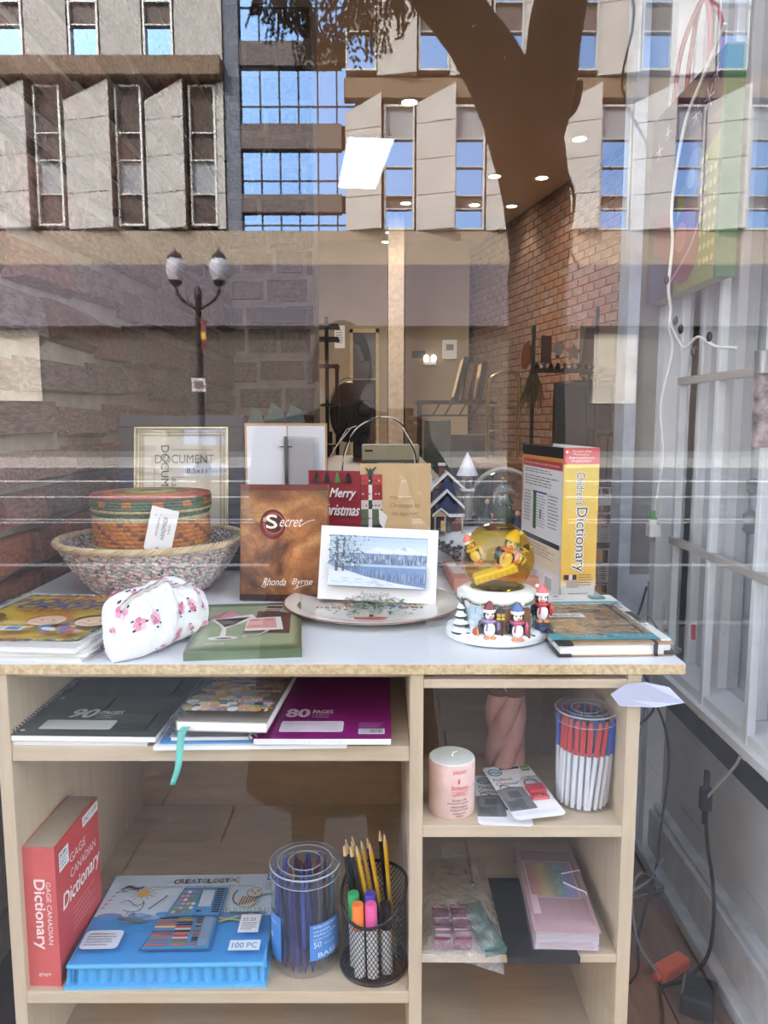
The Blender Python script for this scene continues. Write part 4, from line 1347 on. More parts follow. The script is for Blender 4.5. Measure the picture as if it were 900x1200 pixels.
def landscape():
    t = thing('landscape_card', 'white card with a blue snowy lake picture, leaning upright on the plate', 'greeting card', (-.0150, .336, ZT + .0125), rot=(R(-14), R(2.2), R(-3)))
    W_, H_ = .229, .143
    MB().box(-W_ / 2, W_ / 2, 0, .0014, 0, H_).build('card', M('bright white card', S(244, 244, 244), rough=.5, var=.01), t)
    b2 = MB(); b2.T = Matrix.Rotation(R(16), 4, 'X'); b2.box(-W_ / 2, W_ / 2, .0016, .0028, -.012 * 0, H_ * .98)
    p = Print((-W_ / 2, 0, 0), (1, 0, 0), (0, 0, 1))
    x0, z0, w_, h_ = .020, .027, .188, .098
    rr = random.Random(9)
    p.rect(x0 - .001, z0 - .001, w_ + .002, h_ + .002, S(150, 172, 196))
    sky_ = [S(216, 230, 240), S(206, 224, 238), S(196, 216, 234), S(186, 208, 230)]
    for k in range(4): p.rect(x0, z0 + .062 + k * .0085, w_, .0086, sky_[k])
    p.poly([(x0 + .05, z0 + .06), (x0 + .09, z0 + .078), (x0 + .125, z0 + .072), (x0 + .145, z0 + .083), (x0 + .165, z0 + .074), (x0 + w_, z0 + .07), (x0 + w_, z0 + .06)], S(226, 234, 240))
    p.poly([(x0 + .135, z0 + .075), (x0 + .146, z0 + .083), (x0 + .15, z0 + .072)], S(176, 196, 216))
    p.rect(x0, z0 + .033, w_, .032, S(128, 152, 186))
    for k in range(150):
        x = x0 + .05 + rr.random() * (w_ - .052); y = z0 + .044 + rr.random() * .014
        p.poly([(x - .0016, y), (x + .0016, y), (x, y + .011)], rr.choice([S(150, 172, 200), S(176, 194, 214), S(110, 134, 170), S(206, 218, 230)]))
    p.rect(x0, z0 + .038, w_, .006, S(176, 200, 222))
    p.rect(x0, z0, w_, .039, S(124, 150, 190))
    for k in range(90):
        x = x0 + .04 + rr.random() * (w_ - .042)
        p.rect(x, z0 + .006 + rr.random() * .014, .0009, rr.uniform(.008, .020), rr.choice([S(160, 182, 210), S(100, 126, 170), S(190, 206, 224)]))
    p.poly([(x0, z0), (x0 + w_, z0), (x0 + w_, z0 + .002), (x0 + .13, z0 + .009), (x0 + .07, z0 + .020), (x0 + .035, z0 + .030), (x0, z0 + .04)], S(222, 233, 244))
    for k in range(20):
        x = x0 + rr.random() * .12
        p.line([(x, z0 + .003 + rr.random() * .014), (x + .014, z0 + .003 + rr.random() * .012)], .0009, S(176, 198, 226))
    for x, wd in ((.012, .006), (.026, .004)):
        p.rect(x0 + x, z0 + .028, wd, .066, S(106, 112, 126))
    for k in range(330):
        a = rr.random()
        x = x0 + abs(rr.gauss(.03, .022)); y = z0 + h_ - a * .060
        if x > x0 + .084 - .02 * a: continue
        p.disc(min(x, x0 + w_ - .004), min(y, z0 + h_ - .003), rr.uniform(.0014, .0036), rr.choice([S(96, 122, 128), S(130, 156, 166), S(190, 206, 216), S(80, 100, 108), S(160, 184, 190), S(226, 234, 240)]), 5, ry=.0012, rot=rr.random() * 3)
    p.text('Peace on Earth', .085, .009, .054, .0085, S(120, 116, 112), shear=.35)
    p.ink('lake_picture', t, .35)
landscape()

def green_book():
    t = thing('gift_book', 'thin dark green book with a cocktail glass and bottle on its cover, lying flat', 'book', (-.231, .1675, ZT), R(6.5))
    W_, D_, H_ = .178, .30, .0135
    gc = M('dark green cover', S(76, 92, 66), rough=.35, var=.2, scale=8, rgb2=S(104, 122, 90))
    closed_book(t, W_, D_, H_, gc, pagemat, spine='front')
    p = Print((-W_ / 2, -D_ / 2, H_), (1, 0, 0), (0, 1, 0))
    for k in range(6):
        f = k / 5
        p.rect(.004 + .008 * f * 1.3, .012 + .02 * f, W_ - .008 - .0208 * f, D_ - .03 - .03 * f, vmix(S(88, 104, 74), S(150, 164, 126), f))
    wh, bk_, pk = S(232, 228, 218), S(46, 32, 34), S(222, 158, 150)
    p.poly([(.018, .188), (.030, .228), (.056, .240), (.070, .205)], S(226, 140, 160)).line([(.020, .19), (.045, .238)], .002, S(130, 70, 90)).line([(.030, .19), (.045, .238)], .002, S(130, 70, 90))
    p.poly([(.022, .185), (.092, .215), (.098, .19), (.070, .150), (.052, .125), (.046, .125), (.040, .145)], wh).poly([(.028, .184), (.088, .196), (.066, .150), (.050, .132), (.043, .150)], bk_)
    p.poly([(.046, .125), (.053, .125), (.056, .075), (.046, .075)], wh).disc(.052, .068, .024, wh, 16, ry=.010).disc(.054, .066, .014, S(90, 96, 84), 12, ry=.005)
    p.poly([(.100, .235), (.160, .215), (.158, .085), (.098, .095)], S(88, 50, 46)).poly([(.104, .232), (.150, .222), (.150, .19), (.104, .20)], bk_)
    p.poly([(.118, .290), (.146, .286), (.140, .225), (.112, .228)], bk_).line([(.117, .275), (.145, .272)], .004, wh).line([(.114, .248), (.142, .245)], .005, wh).line([(.112, .236), (.14, .233)], .004, pk)
    p.poly([(.086, .185), (.142, .19), (.148, .108), (.084, .105)], wh).poly([(.088, .178), (.133, .184), (.137, .120), (.086, .118)], pk)
    p.line([(.092, .168), (.104, .169)], .003, bk_).line([(.116, .171), (.128, .172)], .003, bk_).line([(.094, .130), (.108, .132)], .003, S(170, 90, 80))
    p.line([(.086, .098), (.126, .094)], .010, S(88, 50, 46)).line(bez((.085, .072), (.105, .07), (.118, .085), (.124, .112), 8), .006, wh)
    p.text('AMPUSE', .028, .030, .030, .010, wh)
    p.ink('cover_art', t, .3)
green_book()

def planner_box():
    t = thing('boxed_set', 'peach orange printed box lying behind the plate and yellow snow globe', 'box', (.255, .66, ZT), R(2))
    MB().box(-.115, .072, -.19, .012, 0, .030).build('carton', M('peach carton', S(214, 150, 122), rough=.5, var=.05), t, bevel=.002)
    p = Print((-.115, -.19, .030), (1, 0, 0), (0, 1, 0))
    p.rect(.006, .05, .10, .13, S(232, 222, 212)).rect(.024, .14, .06, .03, S(206, 84, 60)).rect(.03, .09, .04, .03, S(200, 120, 90)).rect(.112, .03, .07, .14, S(226, 180, 150))
    p.textlines(.024, .18, .05, .02, 3, S(60, 50, 50))
    p.ink('carton_print', t, .4)
planner_box()

# Christmas village house with a clear globe
SN = S(232, 236, 240)
def snow_house():
    t = thing('village_snow_globe', 'snowy blue Christmas house ornament with a clear globe of carollers round a tree', 'ornament', (.235, .78, ZT + .001))
    m = MB()
    prof = []
    for k in range(7):
        prof.append((1 - .06 * k - .02 * k * k / 3, k / 6))
    n = 40
    P = []
    for i, (r, z) in enumerate([(1.0, 0), (1.02, .25), (.98, .55), (.88, .85), (.7, 1.0), (.3, 1.04), (0.01, 1.05)]):
        P.append([(.125 * r * math.cos(2 * PI * j / n) * (1 + .05 * mnoise.noise(Vector((math.cos(2 * PI * j / n) * 2, math.sin(2 * PI * j / n) * 2, z * 2)))), .085 * r * math.sin(2 * PI * j / n), .012 + .075 * z) for j in range(n)])
    m.grid(P, closed_v=True, c=SN)
    m.build('snow_base', paint_matte, t, smooth=True)
    MB().lathe([(0, 0), (.118, 0), (.122, .006), (.118, .014), (0, .014)], 40, S(30, 28, 30)).build('plinth', paint, t).scale = (1, .7, 1)
    h = thing('house', 'x', 'x'); del h['label'], h['category']; h.parent = t; h.location = (-.075, -.005, .085)
    GR, BL, TAN, BR = S(92, 92, 106), S(52, 64, 104), S(196, 172, 138), S(110, 50, 44)
    b = MB(GR)
    b.box(-.040, .030, -.020, .035, 0, .105).box(-.034, .024, -.034, -.02, 0, .072)
    for z in [q * .0075 for q in range(1, 14)]:
        b.box(-.0406, .0306, -.0206, .0356, z, z + .0012, S(70, 70, 84))
    b.build('house_walls', paint, h)
    b = MB(S(150, 146, 140)); b.lathe([(.013, .03), (.013, .14)], 10, cx=.046, cy=.0).box(.040, .052, -.0145, -.012, .105, .13, S(60, 70, 70))
    b.build('tower', paint, h)
    b = MB(SN)
    b.lathe([(.027, .138), (.022, .150), (.011, .175), (.001, .195)], 14, cx=.046)
    def roof(x0, x1, y0, y1, z0, zp, th=.008):
        xm = (x0 + x1) / 2
        for s in (0, 1):
            xa = x0 if s == 0 else x1
            b.add([(xa, y0, z0), (xm, y0, zp), (xm, y1, zp), (xa, y1, z0), (xa, y0, z0 + th), (xm, y0, zp + th), (xm, y1, zp + th), (xa, y1, z0 + th)],
                  [(0, 1, 2, 3), (4, 5, 6, 7), (0, 1, 5, 4), (2, 3, 7, 6), (0, 3, 7, 4)])
    roof(-.050, .040, -.030, .04, .100, .142)
    roof(-.050, .036, -.044, -.02, .058, .100)
    roof(-.042, .000, -.050, -.034, .040, .058, .005)
    b.box(-.002, .036, -.048, -.03, .040, .047)
    b.box(-.050, -.046, -.03, .04, .092, .104).box(.026, .062, -.02, .0, .100, .106)
    b.lathe([(.010, .10), (.006, .125), (.001, .146)], 8, cx=-.046, cy=-.01)
    b.build('snowy_roofs', paint_matte, h)
    b = MB(BL)
    b.add([(-.032, -.0312, .103), (.022, -.0312, .103), (-.005, -.0312, .134), (-.032, -.025, .103), (.022, -.025, .103), (-.005, -.025, .134)], [(0, 1, 2), (3, 5, 4)])
    b.prism([(-.032, .060), (.020, .060), (-.006, .092)], -.0452, -.04, axis='y')
    b.box(.004, .022, -.0352, -.034, .050, .070).box(-.028, -.006, -.0505, -.05, .005, .036, S(56, 76, 110))
    b.box(-.022, -.013, -.0515, -.05, .006, .032, S(236, 190, 110))
    for z in (.108, .113, .118): b.box(-.028 + (z - .103), .018 - (z - .103), -.0318, -.03, z, z + .001, S(30, 40, 70))
    b.box(.003, .030, -.0353, -.034, .005, .038, BR)
    b.build('gables_and_door', paint, h)
    b = MB(TAN)
    for x in (-.036, -.012, .030): b.box(x - .002, x + .002, -.051, -.048, 0, .042)
    b.prism([(-.040, .042), (-.004, .042), (-.022, .055)], -.0515, -.049, axis='y')
    b.build('porch', paint, h)
    b = MB(S(120, 76, 66)).box(-.024, -.010, .0, .012, .12, .162).box(-.026, -.008, -.002, .014, .162, .168, SN)
    b.build('chimney', paint, h)
    # globe
    gx, gz, gr = .058, .142, .066
    g = MB()
    g.ell(gx, -.005, gz, gr, gr, gr, n=36, m=24)
    g.build('glass_globe', clear('globe glass', f0=.05, milk=.04, milkcol=S(200, 205, 205)), t, smooth=True)
    ar = MB()
    ar.tube([(gx + (gr + .001) * math.cos(a), .012, gz + (gr + .001) * math.sin(a)) for a in [R(-25) + R(230) * k / 30 for k in range(31)]], .0045, 8, S(186, 184, 172))
    ar.build('arch_rim', paint_matte, t, smooth=True)
    pl = MB().lathe([(0, .078), (.05, .078), (.05, .088), (0, .088)], 24, SN, cx=gx, cy=-.005); pl.build('globe_floor', paint_matte, t)
    tm_ = MB(S(48, 74, 56))
    rr = random.Random(3)
    for k, (r, z, h_) in enumerate(((.040, .090, .050), (.033, .114, .046), (.024, .140, .038), (.013, .164, .030))):
        tm_.lathe([(r, z), (r * .9, z + .004), (0.001, z + h_)], 14, vmix(S(40, 64, 50), S(70, 100, 76), rr.random()), cx=gx - .003, cy=.006)
    for k in range(46):
        z = rr.uniform(.095, .18); r = .030 * (1 - (z - .092) / .1) + .002; a = rr.uniform(PI, 2 * PI)
        tm_.ell(gx - .003 + r * math.cos(a), .006 + r * math.sin(a), z, .0022, .0022, .0022, rr.choice([S(206, 60, 50), S(230, 220, 200), S(210, 180, 80), S(120, 150, 190)]), 6, 4)
    tm_.ell(gx - .003, .006, .190, .004, .004, .004, S(220, 180, 60), 6, 4)
    tm_.box(gx - .018, gx + .004, -.03, -.02, .088, .095, S(216, 196, 150))
    tm_.build('little_tree', paint_matte, t)
    for x, z, c, s_ in ((-.038, .118, S(46, 52, 66), 1.0), (-.030, .095, S(150, 48, 58), .8), (.024, .098, S(42, 54, 80), .85), (.040, .112, S(150, 40, 46), 1.15)):
        f = MB(c)
        X, Y = gx + x, -.022
        f.lathe([(.012 * s_, z - .008 - (.0 if z < .105 else .012)), (.010 * s_, z), (.005 * s_, z + .022 * s_)], 10, c, cx=X, cy=Y)
        f.ell(X, Y, z + .028 * s_, .0055, .0055, .006, S(226, 184, 150), 8, 6)
        f.ell(X, Y + .002, z + .031 * s_, .006, .005, .005, S(74, 46, 34), 8, 5)
        f.tube([(X - .006, Y, z + .016), (X + (.010 if x < 0 else -.012), Y - .006, z + .016)], .0025, 6)
        f.build('figurine', paint, t, smooth=True)
    globe_parts = [o for o in t.children if o.name.split('.')[0] in ('glass_globe', 'arch_rim', 'globe_floor', 'little_tree', 'figurine')]
    for o in globe_parts:
        o.scale = (1.22, 1.22, 1.22); o.location = Vector((gx - .03, -.005, .080)) * -.22
    # garland of dark greenery in front
    gm = MB()
    for k in range(300):
        u = rr.random()
        x = -.115 + u * .10; y = -.082 - rr.random() * .02; z = .074 - .072 * u * rr.random() ** .3 + rr.uniform(-.012, .004)
        r = rr.uniform(.003, .0065)
        c = rr.choice([S(56, 66, 64), S(84, 96, 92), S(40, 46, 50), S(110, 118, 118), S(150, 158, 160), S(66, 80, 70)])
        gm.ell(x, y, max(.004, z), r, r, r * .8, c, 5, 4)
    for k in range(14):
        gm.ell(-.115 + rr.random() * .1, -.102, .015 + rr.random() * .05, .0035, .0035, .0035, S(170, 50, 50), 6, 4)
    o = gm.build('greenery', paint_matte, t); o['kind'] = 'stuff'
snow_house()

# penguin snow globe
def penguin_body(m, x, y, z, s, hat, scarf, T=None, face=0):
    m.T = T
    K_, W_ = S(34, 36, 44), S(240, 240, 240)
    m.ell(x, y, z + .016 * s, .0125 * s, .011 * s, .016 * s, K_, 12, 9)
    m.ell(x, y - .0035 * s, z + .015 * s, .0100 * s, .0090 * s, .0140 * s, W_, 12, 9)
    m.ell(x, y, z + .038 * s, .0100 * s, .0095 * s, .0095 * s, K_, 12, 8)
    m.ell(x, y - .0035 * s, z + .037 * s, .0080 * s, .0072 * s, .0078 * s, W_, 12, 8)
    m.ell(x + face * .002, y - .0120 * s, z + .0355 * s, .0036 * s, .0050 * s, .0022 * s, S(232, 140, 84), 8, 6)
    for q in (-1, 1):
        m.ell(x + q * .0034 * s, y - .0102 * s, z + .0400 * s, .0012 * s, .001 * s, .0016 * s, BLACK, 6, 4)
        m.ell(x + q * .0145 * s, y - .002 * s, z + .019 * s, .0042 * s, .005 * s, .0105 * s, K_ if q < 0 else scarf, 8, 6)
        m.ell(x + q * .0055 * s, y - .0105 * s, z + .002 * s, .0052 * s, .0075 * s, .0026 * s, S(232, 150, 90), 8, 5)
    m.tube([(x + .0095 * s * math.cos(a), y - .001 + .0095 * s * math.sin(a), z + .0285 * s) for a in [2 * PI * k / 12 for k in range(12)]], .0030 * s, 6, scarf, closed=True)
    m.tube([(x - .004 * s, y - .0105 * s, z + .028 * s), (x - .006 * s, y - .0125 * s, z + .014 * s)], .0028 * s, 6, scarf, flat=.5)
    m.lathe([(.0108 * s, .042 * s), (.0112 * s, .046 * s), (.0104 * s, .047 * s)], 12, S(238, 236, 228), cx=x, cy=y, cz=z)
    m.lathe([(.0102 * s, .0465 * s), (.0085 * s, .052 * s), (.0045 * s, .057 * s), (.001, .060 * s)], 12, hat, cx=x, cy=y, cz=z)
    m.ell(x + .008 * s * (1 if face >= 0 else -1), y, z + .057 * s, .0034 * s, .0034 * s, .0034 * s, S(240, 236, 226), 8, 6)
    m.T = None

def yellow_globe():
    t = thing('penguin_snow_globe', 'yellow glass snow globe on a white base ringed with little penguins', 'snow globe', (.190, .150, ZT + .0005))
    ice = S(214, 228, 236)
    m = MB()
    n = 60
    P = []
    for z, r in ((0, .078), (.003, .0815), (.010, .082), (.016, .080), (.020, .074), (.021, .060)):
        P.append([(r * math.cos(2 * PI * j / n) * 1.05, r * math.sin(2 * PI * j / n), z + (.002 * math.sin(j * 1.7) if .01 < z < .02 else 0)) for j in range(n)])
    m.grid(P, closed_v=True, c=S(236, 240, 242)); m.add(P[0], [tuple(range(n))])
    m.build('snow_base', paint_gloss, t, smooth=True)
    MB().lathe([(0, -.0004), (.079, -.0004), (.0825, .002), (.079, .004)], 48, S(120, 132, 140)).build('base_rim', paint, t)
    # igloo drum made of ice blocks
    bl = MB()
    for r_ in range(5):
        for k in range(18):
            a0 = 2 * PI * (k + (.5 if r_ % 2 else 0)) / 18; a1 = a0 + 2 * PI / 18 * .93
            z0, z1 = .018 + r_ * .0105, .018 + (r_ + .93) * .0105
            R_ = .064
            bl.add([(rr_ * math.cos(a), rr_ * math.sin(a), z) for z in (z0, z1) for rr_ in (.04, R_) for a in (a0, a1)],
                   [(2, 3, 7, 6), (0, 1, 3, 2), (4, 6, 7, 5), (0, 2, 6, 4), (1, 5, 7, 3)], vmix(ice, S(176, 204, 222), ((r_ * 7 + k * 5) % 9) / 12))
    o = bl.build('ice_blocks', paint_gloss, t); o['kind'] = 'stuff'
    MB().lathe([(.0625, .018), (.0625, .072)], 40, S(180, 200, 214)).build('drum', paint, t)
    # snow collar with drips and a garland
    P = []
    for k, (r, z) in enumerate(((.045, .084), (.058, .083), (.067, .078), (.068, .071), (.066, .067), (.064, .063))):
        P.append([(r * math.cos(2 * PI * j / 72), r * math.sin(2 * PI * j / 72), z - (.010 * max(0, math.sin(j * PI / 4)) if k >= 3 else 0)) for j in range(72)])
    MB().grid(P, closed_v=True, c=S(240, 243, 245)).build('snow_collar', paint_gloss, t, smooth=True)
    gm = MB(); rr = random.Random(5)
    pts = [(.0695 * math.cos(a), .0695 * math.sin(a), .072 - .006 * abs(math.sin(a * 5))) for a in [2 * PI * k / 90 for k in range(90)]]
    gm.tube(pts, .0016, 5, S(92, 120, 84), closed=True)
    for k in range(0, 90, 4): gm.ell(*pts[k], .0026, .0026, .0026, rr.choice([S(200, 70, 60), S(226, 190, 90), S(120, 150, 90)]), 6, 4)
    gm.build('garland', paint_gloss, t, smooth=True)
    # wooden doorway with lantern
    dw = MB(S(128, 92, 66)).box(-.012, .044, -.0635, -.045, .014, .060)
    for k in range(5): dw.box(-.012 + k * .0112, -.0025 + k * .0112, -.0645, -.0635, .014, .060, vmix(S(110, 76, 54), S(150, 110, 78), (k * 3 % 5) / 5))
    dw.box(-.0095, .0, -.0665, -.063, .014, .05, S(76, 50, 38))
    dw.build('wooden_doorway', paint, t, loc=(0, -.006, 0))
    lt = MB(S(226, 196, 84)).box(-.011, .001, -.072, -.064, .046, .057).box(-.0115, .0015, -.0725, -.0635, .0505, .0515, S(40, 36, 30)).box(-.0055, -.0045, -.0727, -.0635, .046, .057, S(40, 36, 30))
    lt.lathe([(.008, .057), (.006, .060), (.002, .066), (.0, .068)], 8, S(50, 46, 50), cx=-.005, cy=-.068)
    lt.build('lantern', paint, t, loc=(0, -.006, 0))
    # spruce
    sp = MB()
    for k in range(4):
        r = .0165 - k * .0032; z = .014 + k * .0125
        sp.lathe([(r, z), (r * .95, z + .004), (r * .45, z + .015)], 12, S(36, 58, 52), cx=-.063, cy=-.034)
        sp.lathe([(r * 1.03, z + .0035), (r * .9, z + .006), (r * .5, z + .0135)], 12, S(236, 240, 242), cx=-.0635, cy=-.0342)
    sp.lathe([(.005, .062), (.003, .068), (0.0005, .074)], 10, S(44, 74, 60), cx=-.063, cy=-.034)
    sp.build('little_spruce', paint_gloss, t)
    for nm, a in (('a', (-.022, -.067, .015, 1.0, S(120, 44, 58), S(140, 116, 176))), ('b', (.022, -.071, .013, 1.0, S(84, 112, 170), S(190, 90, 120)))):
        x, y, z, s, h, sc = a
        pm_ = MB(); penguin_body(pm_, x, y, z, s, h, sc, face=1); pm_.build('penguin', paint_gloss, t, smooth=True)
    pm_ = MB(); penguin_body(pm_, .068, -.036, .034, 1.02, S(222, 110, 110), S(206, 60, 62), face=-1)
    pm_.build('penguin', paint_gloss, t, smooth=True)
    MB().lathe([(.010, .016), (.011, .020), (.010, .026), (.011, .032), (.010, .036)], 12, S(70, 84, 116), cx=.068, cy=-.036, caps=True).build('barrel', paint, t)
    gb = MB(S(200, 70, 54)).ell(-.040, -.060, .022, .008, .007, .009, n=8, m=6).box(-.041, -.039, -.0676, -.053, .014, .031, S(226, 200, 120))
    gb.build('gift', paint_gloss, t, smooth=True)
    hl = MB()
    for x, y in ((.0, -.0735), (.046, -.062), (-.052, -.058)):
        for a in (0, 2.1, 4.2): hl.ell(x + .004 * math.cos(a), y, .016 + .003 * math.sin(a), .004, .0015, .002, S(84, 110, 70), 6, 4)
        hl.ell(x, y - .001, .016, .0016, .0016, .0016, S(190, 40, 40), 6, 4)
    hl.build('holly', paint_gloss, t)
    # globe and what floats in it
    gz, gr = .132, .0605
    g = MB().ell(0, 0, gz, gr, gr, gr, n=48, m=32)
    g.build('glass_globe', clear('yellow globe glass', tint=(.90, .74, .22), f0=.05), t, smooth=True)
    sc_ = MB()
    T = Matrix.Translation((-.008, -.012, gz - .018)) @ Matrix.Rotation(R(-18), 4, 'Y')
    sc_.T = T
    sc_.box(-.036, .036, -.016, .020, -.012, -.002, S(240, 232, 150)); sc_.box(-.034, .034, -.014, .018, -.002, .001, S(250, 244, 190))
    for k in range(7): sc_.box(-.034 + k * .01, -.0275 + k * .01, -.0175, -.016, -.011, -.003, S(226, 214, 120))
    sc_.T = None
    sc_.build('snow_ledge', paint, t)
    pm_ = MB(); penguin_body(pm_, 0, 0, 0, 1.15, S(240, 220, 120), S(240, 150, 90), T=Matrix.Translation((.006, -.006, gz - .016)) @ Matrix.Rotation(R(20), 4, 'Y')); pm_.build('penguin', paint, t, smooth=True)
    pm_ = MB(); penguin_body(pm_, 0, 0, 0, .85, S(220, 120, 100), S(240, 226, 200), T=Matrix.Translation((-.034, -.008, gz - .006)) @ Matrix.Rotation(R(-25), 4, 'Y')); pm_.build('penguin', paint, t, smooth=True)
    pm_ = MB(); penguin_body(pm_, 0, 0, 0, .7, S(80, 70, 60), S(240, 226, 200), T=Matrix.Translation((.028, .004, gz - .012)) @ Matrix.Rotation(R(35), 4, 'Y')); pm_.build('penguin', paint, t, smooth=True)
yellow_globe()

# children's dictionary
def childrens_dictionary():
    t = thing('childrens_dictionary', "tall children's dictionary with a yellow spine, standing upright at the right of the board", 'book', (.416, .368, ZT), R(8))
    # own frame: spine faces -y, back cover faces -x; x from -T to 0
    T_, Dp, H_ = .072, .245, .308
    wcov = M('white glossy cover', S(232, 230, 226), rough=.3, var=.02, coat=.3)
    MB().box(-T_, 0, 0, .003, 0, H_).box(-T_, -T_ + .003, 0, Dp, 0, H_).box(-.003, 0, 0, Dp, 0, H_).build('cover', wcov, t, bevel=.0008)
    MB().box(-T_ + .003, -.003, .003, Dp - .005, .005, H_ - .006).build('page_block', pagemat, t)
    p = Print((-T_, 0, 0), (1, 0, 0), (0, 0, 1))
    for k in range(12):
        f = k / 11
        p.rect(0, .052 + .015 * k, T_, .0152, vmix(S(236, 190, 84), S(238, 204, 92), f))
    for k in range(5): p.rect(0, .035 + k * .0035, T_, .0036, vmix(S(236, 230, 214), S(236, 196, 100), k / 4))
    p.rect(0, .231, T_, .045, S(238, 208, 100)).rect(0, .276, T_, .032, S(206, 66, 76))
    cr_ = S(240, 232, 226)
    for k, s in enumerate(('From the', 'Premier', 'Educational', 'Publisher')):
        p.text(s, .036 - len(s) * .0023, .299 - k * .0062, len(s) * .0046, .0042, cr_)
    p.disc(.006, .300, .0028, cr_, 10)
    p.text("Children's", .027, .260, .062, .017, S(244, 242, 236), rot=-PI / 2, bold=.0014).text("Children's", .027, .260, .062, .017, S(110, 96, 70), rot=-PI / 2)
    p.text('Dictionary', .022, .192, .126, .028, S(246, 244, 238), rot=-PI / 2, bold=.0022).text('Dictionary', .022, .192, .126, .028, S(60, 60, 66), rot=-PI / 2)
    p.rect(.006, .050, .010, .010, S(86, 50, 60)).rect(.017, .050, .006, .010, S(230, 226, 226)).rect(.024, .050, .008, .010, S(46, 40, 40)).rect(.012, .036, .024, .013, S(190, 170, 160))
    p.textlines(.036, .036, .03, .025, 5, S(150, 120, 60)).textlines(.016, .020, .05, .004, 1, S(120, 120, 120))
    p.rect(.018, .006, .042, .012, S(236, 236, 234)).barcode(.020, .009, .038, .008, S(120, 120, 120))
    p.ink('spine_print', t, .3)
    p = Print((-T_, Dp, 0), (0, -1, 0), (0, 0, 1))
    W_ = Dp
    p.rect(0, .286, W_, .022, S(34, 30, 32)).rect(0, .276, W_, .010, S(206, 140, 70)).rect(.010, .262, W_ - .012, .016, S(186, 54, 50)).rect(0, .18, .010, .098, S(206, 150, 84)).rect(.010, .0, W_ - .012, .262, S(224, 222, 220))
    p.text('Introduce children to the dictionary', .02, .2665, W_ - .04, .006, S(240, 226, 222))
    p.textlines(.02, .248, W_ - .04, .010, 2, S(50, 50, 52)).textlines(.02, .220, W_ - .04, .024, 4, S(110, 110, 112))
    p.rect(.075, .13, .085, .082, S(226, 226, 230)).rect(.075, .208, .085, .004, S(70, 80, 140)).rect(.078, .13, .02, .078, S(70, 106, 60)).textlines(.10, .135, .055, .07, 12, S(130, 130, 134)).rect(.12, .155, .008, .02, S(60, 60, 60))
    p.textlines(.018, .14, .05, .07, 10, S(120, 120, 122)).textlines(.168, .14, .06, .07, 10, S(120, 120, 122))
    p.rect(.012, .106, W_ - .02, .010, S(40, 38, 40)).rect(.012, .055, W_ - .02, .05, S(226, 206, 178)).textlines(.02, .075, W_ - .05, .026, 4, S(130, 110, 90))
    p.textlines(.02, .012, .1, .03, 5, S(110, 110, 110)).rect(.155, .012, .05, .034, S(240, 240, 240)).barcode(.16, .016, .04, .026)
    p.ink('back_print', t, .3)
childrens_dictionary()

